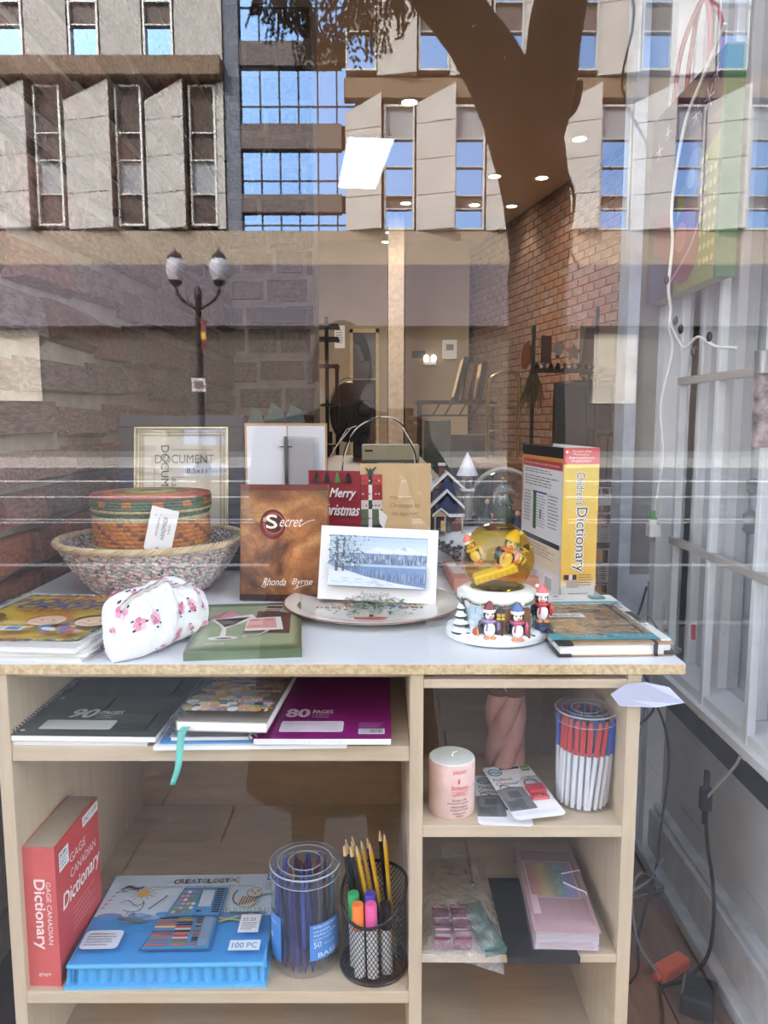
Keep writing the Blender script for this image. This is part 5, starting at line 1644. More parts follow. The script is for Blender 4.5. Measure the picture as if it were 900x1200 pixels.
# packaged planner
def planner():
    t = thing('packaged_planner', 'brown kraft planner in a clear plastic sleeve with teal band, front right of the board', 'planner', (.352, .155, ZT + .001), R(2))
    W_, D_, H_ = .178, .250, .021
    kraft = M('kraft cover', S(172, 138, 98), rough=.8, var=.08, scale=40)
    c = MB().box(-W_ / 2, W_ / 2, -D_ / 2, D_ / 2, 0, .002).box(-W_ / 2, W_ / 2, -D_ / 2, D_ / 2, H_ - .003, H_)
    c.build('cover', kraft, t, bevel=.0008)
    MB().box(-W_ / 2 + .003, W_ / 2 - .004, -D_ / 2 + .003, D_ / 2 - .003, .002, H_ - .003).build('page_block', paper, t)
    bk_ = MB(S(38, 38, 40)).box(-W_ / 2 - .001, -W_ / 2 + .022, -D_ / 2 - .001, D_ / 2, H_ - .004, H_ + .0006).box(-W_ / 2 - .001, -W_ / 2 + .02, -D_ / 2 - .001, D_ / 2, .0, .004).box(W_ / 2 - .014, W_ / 2 + .001, -D_ / 2 - .001, -D_ / 2 + .02, .002, .008)
    bk_.build('black_binding', paint, t)
    MB(S(30, 30, 32)).box(W_ / 2 - .030, W_ / 2 - .025, -D_ / 2 - .0015, D_ / 2, -.0, H_ + .001).build('elastic_strap', paint, t)
    MB(S(226, 226, 222)).box(W_ / 2 - .016, W_ / 2 - .001, -D_ / 2 + .01, D_ / 2 - .02, H_, H_ + .003).box(W_ / 2 - .014, W_ / 2 - .003, -.02, .05, H_ + .003, H_ + .004, S(60, 62, 66)).build('pen_loop', paint, t)
    p = Print((-W_ / 2, -D_ / 2, H_), (1, 0, 0), (0, 1, 0), base=.0008)
    lt, dk = S(190, 156, 112), S(74, 60, 46)
    p.poly([(.012, .03), (.05, .02), (.07, .05), (.060, .12), (.09, .14), (.10, .11), (.085, .16), (.055, .15), (.04, .2), (.07, .215), (.06, .25), (.02, .25)], lt)
    p.text('2024', .030, .205, .03, .02, S(130, 110, 84), rot=.1)
    p.rect(.062, .212, .030, .007, dk).rect(.068, .185, .058, .018, dk)
    rr = random.Random(31)
    for r_ in range(4):
        for k in range(5):
            p.text(str(1 + r_ * 5 + k), .062 + k * .018, .060 + (3 - r_) * .024 + rr.uniform(-.002, .002), .006, .009, dk)
    for a in range(8):
        x, y = .030 + .010 * math.cos(a * .8), .06 + .02 * math.sin(a * .8)
        p.line([(.03, .06), (x, y)], .001, S(110, 90, 66))
    p.rect(.022, .142, .062, .026, S(234, 234, 236)).barcode(.026, .150, .05, .010, S(90, 90, 94))
    p.ink('cover_print', t, .7)
    bd = MB().box(-W_ / 2 - .006, W_ / 2 + .006, -D_ / 2 + .014, -D_ / 2 + .046, H_ + .0016, H_ + .0024)
    tl = M('teal band', S(56, 156, 170), rough=.35, var=.04)
    bo = bd.build('teal_band', tl, t)
    p = Print((-W_ / 2, -D_ / 2 + .017, H_ + .0024), (1, 0, 0), (0, 1, 0))
    p.text('5.9 IN x 7.1 IN / 15 CM x 18 CM', .03, .009, .125, .008, S(216, 232, 234)); p.ink('band_print', bo, .4)
    hc = MB().box(-W_ / 2 - .008, W_ / 2 + .002, D_ / 2 - .012, D_ / 2 + .056, H_ + .002, H_ + .003)
    hco = hc.build('header_card', M('bright white card'), t)
    p = Print((-W_ / 2 - .008, D_ / 2 - .012, H_ + .003), (1, 0, 0), (0, 1, 0))
    p.rect(0, 0, W_ + .01, .016, tuple(c * 1.3 for c in S(90, 186, 204)))
    for k in range(11): p.line([(k * .017, .012), (k * .017 + .008, .005), (k * .017 + .016, .012)], .0018, S(40, 140, 160))
    p.disc(.148, .008, .006, S(236, 190, 110), 5).rrect(.140, .030, .030, .030, .006, S(44, 150, 170)).rrect(.144, .034, .022, .022, .004, S(70, 176, 190))
    p.text('PLAN', .146, .046, .018, .006, S(230, 244, 244)).text('365', .147, .037, .016, .006, S(230, 244, 244))
    p.text('PLANNER', .016, .042, .040, .006, S(90, 90, 92)).text('CREATIVE PLANNER / AGENDA', .010, .024, .078, .005, S(130, 130, 130)).disc(.078, .052, .006, BLACK, 10, ry=.004)
    p.ink('header_print', hco, .4)
    # clear sleeve, slightly wavy
    N, K = 18, 22
    for side in (0, 1):
        P = []
        for i in range(N + 1):
            row = []
            for j in range(K + 1):
                x = (-W_ / 2 - .012) + (W_ + .026) * i / N; y = (-D_ / 2 - .014) + (D_ + .04) * j / K
                e = min(i, N - i) / 2.0; f = min(j, K - j) / 2.0
                k = min(1, e) * min(1, f)
                nn = mnoise.noise(Vector((x * 40, y * 26, side * 5)))
                z = (H_ * .45) + (H_ * .62 + .0015) * k + nn * .0024
                row.append((x + nn * .003, y, z if side == 0 else -.0006 + (1 - k) * .0105))
            P.append(row)
        if side == 0:
            MB().grid(P).build('plastic_sleeve', clear('crinkled film', f0=.06, bump=.5, bscale=45, rough=.05), t, smooth=True)
planner()
# ------------------------------------------------------------------ cabinet, upper left shelf
Z1S = 0.806
wire_m = M('spiral wire', S(120, 122, 126), metal=.7, rough=.35)
wire_l = M('pale spiral wire', S(170, 172, 176), metal=.7, rough=.35)

def spiral(x, y0, y1, z, r, m, parent, n=30):
    s = MB()
    for k in range(n):
        y = y0 + (y1 - y0) * (k + .5) / n
        s.tube([(x + r * math.cos(a), y + .0012 * (a / PI), max(z, r + .0015) + r * math.sin(a)) for a in [2 * PI * q / 10 for q in range(10)]], 0.0012, 5, closed=True)
    o = s.build('spiral_wire', m, parent, smooth=True)
    return o

def spiral_book(label, loc, rz, w_, d, h, cover, wire, group='spiral notebooks on the upper shelf', name='spiral_notebook'):
    t = thing(name, label, 'notebook', loc, rz, group)
    c = MB().box(-w_ / 2, w_ / 2, -d / 2, d / 2, h - .0007, h).build('cover', cover, t)
    pg = MB()
    n = max(3, int(h / .003))
    for k in range(n):
        j = random.uniform(0, .001)
        pg.box(-w_ / 2 + .002, w_ / 2 - j, -d / 2 + j, d / 2 - j, (h - .0008) * k / n, (h - .0008) * (k + .92) / n)
    pg.build('page_block', paper, t)
    spiral(-w_ / 2 - .001, -d / 2 + .004, d / 2 - .004, h / 2, max(.0062, h / 2 + .001), wire, t)
    return t, c

# loose white notebooks beneath
t, c = spiral_book('plain grey backed spiral notebook beneath the dark 90 page notebook', (-.470, .150, Z1S), R(-1), .225, .29, .007, M('grey back cover', S(110, 112, 112), rough=.5), wire_m)
ocv = M('dark olive grey cover', S(70, 76, 70), rough=.38, var=.08)
t, c = spiral_book('dark grey green 90 page spiral notebook on top at the left of the upper shelf', (-.452, .140, Z1S + .0095), R(-1.5), .222, .285, .009, ocv, wire_m)
p = Print((-.111, -.1425, .009), (1, 0, 0), (0, 1, 0))
wt = S(214, 214, 206)
p.poly([(.12, .05), (.222, .12), (.222, .285), (.05, .285)], S(78, 84, 78)).poly([(.15, .0), (.222, .0), (.222, .09)], S(64, 70, 64))
p.text('90', .055, .070, .040, .034, wt, shear=.2, bold=.0015).text('PAGES', .103, .084, .036, .014, wt, shear=.15, bold=.0005).text('1 SUBJECT', .103, .074, .028, .006, wt).text('COLLEGE', .103, .067, .026, .005, wt)
p.rrect(.032, .022, .112, .036, .004, S(196, 196, 188))
for k in range(3): p.rect(.040, .030 + k * .009, .096, .0006, S(150, 150, 146))
p.disc(.172, .034, .026, S(52, 58, 52), 20, ry=.018).textlines(.156, .026, .032, .016, 3, S(110, 118, 108))
p.disc(.012, .016, .0036, S(214, 210, 200), 10).disc(.014, .150, .0036, S(190, 190, 186), 10)
p.ink('cover_print', c, .35)
# pale folder under the middle and right books
fo = thing('document_folder', 'blue and white folder lying beneath the patterned notebook on the upper shelf', 'folder', (-.225, .140, Z1S + .0002), R(1.5))
MB().box(-.125, .165, -.150, .13, 0, .006).build('sheets', paper, fo)
MB().box(-.118, .165, -.142, .13, .006, .0085).build('cover', M('sky blue cover', S(84, 150, 206), rough=.4), fo)
t, c = spiral_book('pale grey spiral notebook beneath the patterned notebook', (-.265, .140, Z1S + .009), R(1), .125, .275, .006, M('pale grey cover', S(176, 180, 182), rough=.5), wire_m)

# patterned notebook with ribbon
def toy_book():
    t = thing('patterned_notebook', 'notebook covered in small colourful cartoon faces, with a mint ribbon hanging out', 'notebook', (-.236, .128, Z1S + .0225), R(-2), rot=(R(-2.5), 0, R(-3)))
    W_, D_, H_ = .138, .285, .017
    cov = M('toy print cover', S(150, 140, 130), rough=.35, var=.1)
    c = MB().box(-W_ / 2, W_ / 2, -D_ / 2, D_ / 2, H_ - .002, H_).box(-W_ / 2, W_ / 2, -D_ / 2, D_ / 2, 0, .002).box(-W_ / 2, -W_ / 2 + .002, -D_ / 2, D_ / 2, 0, H_).build('cover', cov, t, bevel=.001)
    MB().box(-W_ / 2 + .002, W_ / 2 - .001, -D_ / 2 + .001, D_ / 2 - .002, .002, H_ - .002).build('page_block', paper, t)
    p = Print((-W_ / 2, -D_ / 2, H_), (1, 0, 0), (0, 1, 0), step=.000015)
    rr = random.Random(17)
    cl = [S(176, 146, 116), S(120, 140, 166), S(206, 190, 150), S(150, 160, 96), S(200, 150, 90), S(176, 176, 186), S(140, 110, 96), S(206, 160, 150), S(96, 130, 140), S(214, 210, 200), S(216, 176, 96), S(90, 84, 90), S(160, 140, 170)]
    row = 0
    y = D_ - .008
    while y > .002:
        x = .002 + (.006 if row % 2 else 0)
        while x < W_ - .004:
            w_ = rr.uniform(.011, .019); c_ = rr.choice(cl)
            if x + w_ / 2 > W_ - .003: break
            p.disc(x + w_ / 2, y, min(w_ * .56, W_ - x - w_ / 2, x + w_ / 2), c_, 9, ry=min(.0105, y, D_ - y))
            if rr.random() < .5: p.disc(x + w_ * .15, min(D_ - .003, y + .007), .003, c_, 6).disc(x + w_ * .85, min(D_ - .003, y + .007), .003, c_, 6)
            p.disc(x + w_ * .35, y + .002, .0011, BLACK, 5).disc(x + w_ * .65, y + .002, .0011, BLACK, 5)
            p.disc(x + w_ * .5, y - .002, .0024, vmix(c_, WHITE, .5), 6, ry=.0014)
            x += w_
        y -= .0125; row += 1
    p.ink('cover_print', c, .35)
    rb = MB()
    pts = spline([(-.050, -.10, H_ * .45), (-.054, -.150, H_ * .42), (-.056, -.158, -.004), (-.060, -.160, -.045), (-.070, -.159, -.075)], 6)
    n = len(pts)
    P = []
    for i, q in enumerate(pts):
        wd = .006 * (1 - .6 * max(0, (i - n * .4) / n))
        P.append([q + Vector((-wd, 0, 0)), q + Vector((0, -.0012, 0)), q + Vector((wd, 0, 0))])
    rb.grid(P, c=S(96, 196, 180))
    rbo = rb.build('ribbon', M('mint ribbon', S(110, 200, 184), rough=.5), t, smooth=True)
    so = rbo.modifiers.new('thickness', 'SOLIDIFY'); so.thickness = .0008
    spiral(-W_ / 2 - .002, -D_ / 2 + .004, D_ / 2 - .004, H_ / 2, H_ / 2 + .002, wire_m, t)
toy_book()
purple = M('magenta purple cover', S(134, 28, 108), rough=.38, var=.07)
t, c = spiral_book('magenta 80 page notebook at the right of the upper shelf', (-.093, .136, Z1S + .0095), R(0), .208, .300, .010, purple, wire_l)
p = Print((-.104, -.150, .010), (1, 0, 0), (0, 1, 0))
wt = S(226, 210, 222)
p.text('80', .040, .082, .036, .032, wt, bold=.0015).text('PAGES', .082, .096, .032, .014, wt, bold=.0005).text('1 SUBJECT', .082, .086, .028, .006, wt).text('COLLEGE', .082, .079, .026, .005, wt)
p.rrect(.036, .022, .098, .042, .004, S(220, 206, 216))
for k in range(3): p.rect(.044, .032 + k * .010, .08, .0006, S(170, 150, 165))
p.rect(.158, .014, .040, .020, S(226, 220, 226)).barcode(.160, .018, .036, .015).textlines(.158, .038, .04, .02, 4, S(196, 130, 180))
p.rect(.196, .26, .010, .03, S(160, 90, 140)).disc(.012, .02, .0034, S(240, 236, 240), 10).disc(.012, .27, .0034, S(240, 236, 240), 10)
p.ink('cover_print', c, .35)

# ------------------------------------------------------------------ cabinet, lower left shelf
Z2S = 0.400
def red_dictionary():
    t = thing('red_dictionary', 'thick red paperback dictionary standing upright on the lower left shelf', 'book', (-.541, .0125, Z2S), R(-2))
    T_, Dp, H_ = .052, .165, .236
    rc = M('coral red cover', S(206, 70, 68), rough=.35, var=.05)
    rs_ = M('faded red spine', S(204, 92, 88), rough=.4, var=.06)
    MB().box(-T_ / 2, T_ / 2, 0, .0012, 0, H_).build('spine', rs_, t)
    MB().box(-T_ / 2, -T_ / 2 + .001, .0012, Dp, 0, H_).box(T_ / 2 - .001, T_ / 2, .0012, Dp, 0, H_).build('cover', rc, t)
    MB().box(-T_ / 2 + .001, T_ / 2 - .001, .0012, Dp - .001, .001, H_ - .001).build('page_block', M('grey tan page edges', S(176, 158, 134), rough=.9, var=.08, scale=40, stretch=(30, 1, 1)), t)
    p = Print((-T_ / 2, 0, 0), (1, 0, 0), (0, 0, 1))
    cr_ = S(236, 214, 208)
    p.text('Dictionary', .012, .182, .118, .022, cr_, rot=-PI / 2, bold=.0005).text('GAGE CANADIAN', .036, .178, .106, .0075, cr_, rot=-PI / 2)
    p.text('gage', .017, .017, .02, .006, cr_)
    p.ink('spine_print', t, .4)
    p = Print((T_ / 2, 0, 0), (0, 1, 0), (0, 0, 1))
    p.text('GAGE', .050, .178, .060, .015, cr_).text('CANADIAN', .050, .152, .098, .015, cr_).text('Dictionary', .018, .108, .140, .034, S(246, 240, 236), shear=.15, bold=.0005)
    for k in range(5): p.rect(.052, .060 + k * .009, .085 - (k % 2) * .02, .0016, S(226, 150, 146))
    p.rect(.012, .186, .034, .032, S(232, 232, 232)).textlines(.014, .188, .030, .024, 4, S(60, 60, 60)).text('9.98', .016, .21, .02, .005, S(60, 60, 60))
    p.rect(.100, .212, .062, .018, S(236, 236, 234)).text('ONLY 19.99', .104, .216, .052, .010, S(50, 50, 50))
    p.ink('cover_print', t, .4)
red_dictionary()

def art_set():
    t = thing('art_set_box', 'blue 100 piece children art set box lying on the lower left shelf', 'art set', (-.350, .130, Z2S), R(1.2))
    W_, D_, H_ = .318, .245, .040
    bl = M('bright blue plastic', S(92, 174, 222), rough=.3, var=.04)
    m = MB()
    # corrugated tray wall
    n = 34
    for x0, x1, y0, y1, dx, dy in ((-W_ / 2, W_ / 2, -D_ / 2, -D_ / 2, 1, 0), (W_ / 2, W_ / 2, -D_ / 2, D_ / 2, 0, 1), (W_ / 2, -W_ / 2, D_ / 2, D_ / 2, 1, 0), (-W_ / 2, -W_ / 2, D_ / 2, -D_ / 2, 0, 1)):
        P0, P1 = [], []
        for k in range(n * 3 + 1):
            f = k / (n * 3)
            off = .009 * abs(math.sin(f * n * PI / 2 * (1 if dx else .8)))
            x = x0 + (x1 - x0) * f; y = y0 + (y1 - y0) * f
            ox = -off * (1 if x > 0 else -1) * (0 if dx else 1); oy = -off * (1 if y > 0 else -1) * dx
            P0.append((x * .985 + ox, y * .985 + oy, .006)); P1.append((x * .975 + ox, y * .975 + oy, .032))
        m.grid([P0, P1])
    m.box(-W_ / 2 - .001, W_ / 2 + .001, -D_ / 2 - .001, D_ / 2 + .001, 0, .006)
    m.build('tray', bl, t, smooth=True, angle=35)
    l_ = MB().box(-W_ / 2 + .002, W_ / 2 - .002, -D_ / 2 + .002, D_ / 2 - .002, .032, H_)
    lid = l_.build('lid', bl, t, bevel=.003)
    p = Print((-W_ / 2 + .002, -D_ / 2 + .002, H_), (1, 0, 0), (0, 1, 0))
    W, D = W_ - .004, D_ - .004
    sk = S(206, 222, 232)
    p.rect(.003, .003, W - .006, .125, S(70, 148, 212)).rect(.003, .118, W - .006, D - .121, sk)
    rr = random.Random(41)
    for k in range(30): p.disc(rr.uniform(.02, W - .02), .116 + rr.uniform(-.004, .007), rr.uniform(.008, .02), rr.choice([S(120, 150, 200), S(150, 176, 212), S(90, 156, 214)]), 8, ry=.006)
    cols = [S(60, 44, 60), S(150, 70, 90), S(60, 50, 60), S(80, 140, 170), S(60, 50, 50), S(110, 150, 80), S(60, 60, 60), S(160, 110, 60), S(60, 90, 70), S(60, 60, 60)]
    for k, ch in enumerate('CREATOLOGY'):
        p.text(ch, .118 + k * .0104, .208 + (k % 2) * .001, .0085, .0125, cols[k], bold=.0006)
    p.line([(.224, .210), (.234, .222)], .002, S(200, 160, 60)).line([(.224, .221), (.234, .211)], .002, S(140, 120, 70)).ring(.236, .223, .002, .0036, S(200, 170, 80), 8).ring(.237, .209, .002, .0036, S(200, 170, 80), 8)
    p.text('100 piece art set   ensemble de fournitures d\'art 100 pieces', .085, .193, .185, .007, S(90, 110, 140))
    p.rect(W - .024, .214, .021, .018, S(60, 120, 170)).text('6+', W - .021, .218, .014, .010, WHITE)
    # sun
    p.disc(.072, .178, .010, S(214, 170, 70), 14)
    for k in range(12):
        a = k * PI / 6
        p.line([(.072 + .014 * math.cos(a), .178 + .013 * math.sin(a)), (.072 + .024 * math.cos(a), .178 + .021 * math.sin(a))], .0015, S(214, 180, 90))
    # bird and moth scribbles
    dk = S(90, 96, 104)
    p.line(bez((.030, .19), (.045, .21), (.05, .18), (.066, .195), 8), .006, S(130, 130, 140)).line(bez((.030, .185), (.045, .175), (.05, .2), (.06, .185), 8), .002, dk)
    p.line(bez((.040, .150), (.055, .175), (.065, .120), (.080, .150), 8), .0016, dk).line(bez((.050, .130), (.07, .115), (.09, .13), (.078, .155), 8), .0016, dk).line([(.06, .125), (.058, .115)], .0012, dk).line([(.07, .125), (.07, .115)], .0012, dk)
    for k in range(5): p.disc(.012 + k * .003, .135 + k * .011, .004, S(206, 120, 120), 6, ry=.002, rot=.6)
    # tiger scribble
    p.disc(.262, .150, .017, S(206, 196, 176), 14, ry=.018).disc(.274, .174, .015, S(216, 206, 190), 14, ry=.012).ring(.274, .174, .0135, .0150, dk, 14)
    for k in range(6): p.line([(.250 + k * .005, .137 + k * .002), (.254 + k * .005, .162)], .0022, S(110, 84, 60))
    p.line(bez((.247, .140), (.232, .15), (.236, .175), (.242, .18), 8), .003, S(120, 96, 70)).disc(.268, .178, .002, BLACK, 6).disc(.280, .178, .002, BLACK, 6).disc(.274, .171, .002, BLACK, 6)
    for k in range(16): p.line([(.215 + k * .006, .118), (.213 + k * .006 + rr.uniform(-.003, .003), .130)], .0012, S(120, 160, 90))
    p.rrect(.285, .168, .025, .04, .004, S(176, 196, 214)).rrect(.2865, .1695, .022, .037, .003, S(212, 224, 234)).textlines(.289, .174, .017, .028, 5, S(120, 140, 160))
    p.line([(.095, .128), (.118, .165)], .003, S(90, 100, 110))
    for (a, b_, c_) in (((.050, .108), (.095, .095), S(150, 110, 90)), ((.055, .092), (.105, .098), S(120, 130, 90)), ((.222, .102), (.262, .094), S(180, 170, 80)), ((.225, .092), (.255, .106), S(200, 190, 110)), ((.24, .116), (.290, .114), S(110, 100, 100))):
        p.line([a, b_], .004, c_)
    # open case picture
    cs = S(84, 150, 196)
    p.poly([(.108, .022), (.222, .022), (.222, .104), (.128, .104)], S(60, 110, 160)).poly([(.112, .026), (.219, .026), (.219, .100), (.130, .100)], cs)
    p.poly([(.128, .106), (.224, .106), (.224, .186), (.144, .186)], S(60, 110, 160)).poly([(.131, .109), (.221, .109), (.221, .183), (.146, .183)], cs)
    p.poly([(.133, .112), (.170, .112), (.174, .178), (.147, .178)], S(110, 130, 150))
    for r_ in range(6):
        for k in range(4):
            p.disc(.140 + k * .0088 + r_ * .0016, .118 + r_ * .0108, .0040, rr.choice([S(190, 120, 110), S(200, 190, 110), S(110, 160, 120), S(120, 140, 190), S(206, 150, 170), S(150, 120, 90), S(210, 210, 210)]), 8)
    p.rect(.180, .130, .022, .046, S(196, 206, 216)).disc(.184, .118, .005, S(40, 50, 60), 8, ry=.003)
    for k in range(11): p.rect(.206, .114 + k * .0062, .013, .0036, S(50, 56, 62))
    for k in range(13):
        c_ = rr.choice([S(120, 90, 140), S(110, 170, 120), S(220, 210, 120), S(200, 100, 90), S(60, 60, 70), S(220, 220, 220), S(150, 110, 80), S(90, 150, 190)])
        p.rect(.116 + k * .0006, .030 + k * .0052, .034, .0036, c_)
        p.rect(.156, .030 + k * .0052, .026, .0036, rr.choice([S(200, 120, 80), S(60, 60, 60), S(210, 200, 190), S(190, 80, 70), S(110, 150, 100)]))
        p.rect(.188, .030 + k * .0052, .010, .0036, rr.choice([S(60, 50, 50), S(120, 110, 100), S(190, 90, 60)])).rect(.200, .030 + k * .0052, .016, .0034, S(150, 166, 176))
    p.rrect(.012, .020, .062, .045, .008, S(206, 214, 224)).textlines(.018, .026, .05, .032, 5, S(150, 160, 172))
    p.rect(.262, .055, .034, .046, S(238, 238, 238)).text('22.25', .266, .084, .022, .008, S(60, 60, 60)).textlines(.266, .060, .026, .02, 4, S(90, 90, 90))
    p.rrect(.254, .012, .050, .024, .001, S(220, 232, 240)).text('100 PC', .259, .018, .040, .012, S(60, 100, 150))
    p.ink('lid_print', lid, .3)
art_set()

# clear tub of blue pens
def pen_shape(name, L, r, body, grip, clip, tip):
    """A ball pen standing on its tip, as one thing with parts; returns a builder."""
    def make(t):
        MB().lathe([(r, L * .30), (r, L * .86), (r * .8, L * .9)], 8, cz=0).build('barrel', body, t, smooth=True)
        MB().lathe([(0, 0), (.0006, 0), (.0022, L * .06), (r * 1.15, L * .10), (r * 1.2, L * .29), (r, L * .30)], 8).build('grip', grip, t, smooth=True)
        MB().lathe([(r * .55, L * .9), (r * .55, L * .975), (0, L)], 8).box(-.0018, .0018, r, r + .0022, L * .66, L * .9).build('clip', clip, t, smooth=True)
    return make
def lean(x, y, z, tx, ty):
    """Euler for a stick at (x, y) tilted so its top moves by tx, ty per unit length."""
    d = Vector((tx, ty, 1)).normalized()
    return Vector((0, 0, 1)).rotation_difference(d).to_euler()

film = clear('tub plastic', f0=.05, milk=.05, milkcol=S(206, 214, 224), rough=.03)
def tub(name, label, loc, r, h, group=None):
    t = thing(name, label, 'tub', loc, 0, group)
    MB().lathe([(0, .001), (r * .96, .001), (r, .004), (r, h - .012)], 44).build('clear_wall', film, t, smooth=True, angle=50)
    MB().lathe([(r * 1.02, h - .016), (r * 1.03, h - .001), (r * 1.0, h), (r * .82, h + .001), (r * .80, h - .004), (r * .50, h - .004), (r * .48, h - .001), (0, h - .001)], 44).build('lid', film, t, smooth=True, angle=40)
    MB().lathe([(r * 1.03, h - .002), (r * 1.035, h - .0005), (r * 1.01, h + .0005)], 44).tube([(r * .80 * math.cos(a), r * .80 * math.sin(a), h + .0005) for a in [2 * PI * k / 40 for k in range(40)]], .0007, 5, closed=True).tube([(r * .49 * math.cos(a), r * .49 * math.sin(a), h - .0005) for a in [2 * PI * k / 40 for k in range(40)]], .0007, 5, closed=True).tube([(r * 1.015 * math.cos(a), r * 1.015 * math.sin(a), h - .017) for a in [2 * PI * k / 40 for k in range(40)]], .0006, 5, closed=True).build('lid_rim', M('frosted plastic edge', S(176, 184, 194), rough=.3), t, smooth=True)
    return t
pb = thing  # keep short
tx0, ty0 = -.131, .082
bt = tub('pen_tub', 'round clear tub of dark blue pens with a blue label on the lower left shelf', (tx0, ty0, Z2S), .057, .172)
nv = M('navy pen barrel', S(26, 34, 104), rough=.25, var=.04)
bl2 = M('blue clear barrel', S(40, 70, 160), rough=.15, var=.04, coat=.3)
mr = M('maroon pen barrel', S(96, 26, 44), rough=.25)
gyp = M('slate pen barrel', S(74, 80, 96), rough=.3)
protos = {}
front_row = []
rp = random.Random(77)
k = 0
for ring_, cnt in ((.046, 22), (.030, 14), (.012, 5)):
    for q in range(cnt):
        a = 2 * PI * q / cnt + rp.uniform(-.1, .1)
        col = 'maroon' if (ring_ < .04 and math.sin(a) > -.2) else ('slate' if math.cos(a) > .55 else ('navy' if rp.random() < .6 else 'blue'))
        x, y = tx0 + ring_ * math.cos(a), ty0 + ring_ * math.sin(a)
        e = lean(x, y, 0, rp.uniform(-.05, .05) - .12 * (1 if ring_ > .04 and -2.8 < a - 2 * PI < -1.2 else 0) * .5, rp.uniform(-.05, .05))
        lab = {'navy': 'navy blue ballpoint pen behind the front row in the lower clear tub', 'blue': 'bright blue ballpoint pen behind the front row in the lower clear tub', 'maroon': 'dark red ballpoint pen in the middle of the lower clear tub', 'slate': 'slate grey ballpoint pen behind the front row in the lower clear tub'}[col]
        if col not in protos:
            t = thing('ballpoint_pen', lab, 'pen', (x, y, Z2S + .003), 0, col + ' pens in the lower tub', rot=e)
            pen_shape('p', .158, .0042, {'navy': nv, 'blue': bl2, 'maroon': mr, 'slate': gyp}[col], {'navy': nv, 'blue': nv, 'maroon': mr, 'slate': gyp}[col], {'navy': nv, 'blue': bl2, 'maroon': mr, 'slate': gyp}[col], nv)(t)
            protos[col] = t
        else:
            t = dup(protos[col], (x, y, Z2S + .003), e, lab)
        if ring_ > .04 and math.sin(a) < -.1: front_row.append((x, t))
name_in_order(front_row, '%s ballpoint pen from the left along the front of the lower clear tub')
def wrap_label(parent, name, r, a0, a1, z0, z1, col, texts, n=16, slant=.0):
    P0, P1 = [], []
    for i in range(n + 1):
        a = a0 + (a1 - a0) * i / n
        P0.append((r * math.cos(a), r * math.sin(a), z0 + slant * i / n)); P1.append((r * math.cos(a), r * math.sin(a), z1 + slant * i / n))
    m = MB(col).grid([P0, P1])
    rr_ = r + .0004
    for s, fa, z, fw, h, c in texts:
        vs, fs, asp = text2d(s)
        pts = []
        for x, y in vs:
            a = a0 + (a1 - a0) * (fa + fw * x)
            pts.append((rr_ * math.cos(a), rr_ * math.sin(a), z0 + z + h * y + slant * (fa + fw * x)))
        m.add(pts, fs, c)
    return m.build(name, paint, parent)
LB = S(74, 134, 206); WL = S(226, 234, 244)
wrap_label(bt, 'front_label', .0578, R(-78), R(-18), .032, .094, LB, [('ballpoint pens', .10, .054, .75, .006, WL), ('retractable', .10, .048, .5, .004, WL), ('stylos a bille', .10, .040, .75, .006, WL), ('a pointe moyenne', .10, .034, .6, .004, WL), ('50', .10, .022, .22, .010, WL), ('count / unites', .40, .024, .4, .003, WL), ('BASE', .22, .004, .6, .008, WL)], slant=.0)
wrap_label(bt, 'side_label', .0578, R(-178), R(-128), .022, .10, LB, [('ballpoint', .15, .06, .6, .006, WL), ('50', .2, .03, .3, .01, WL)])

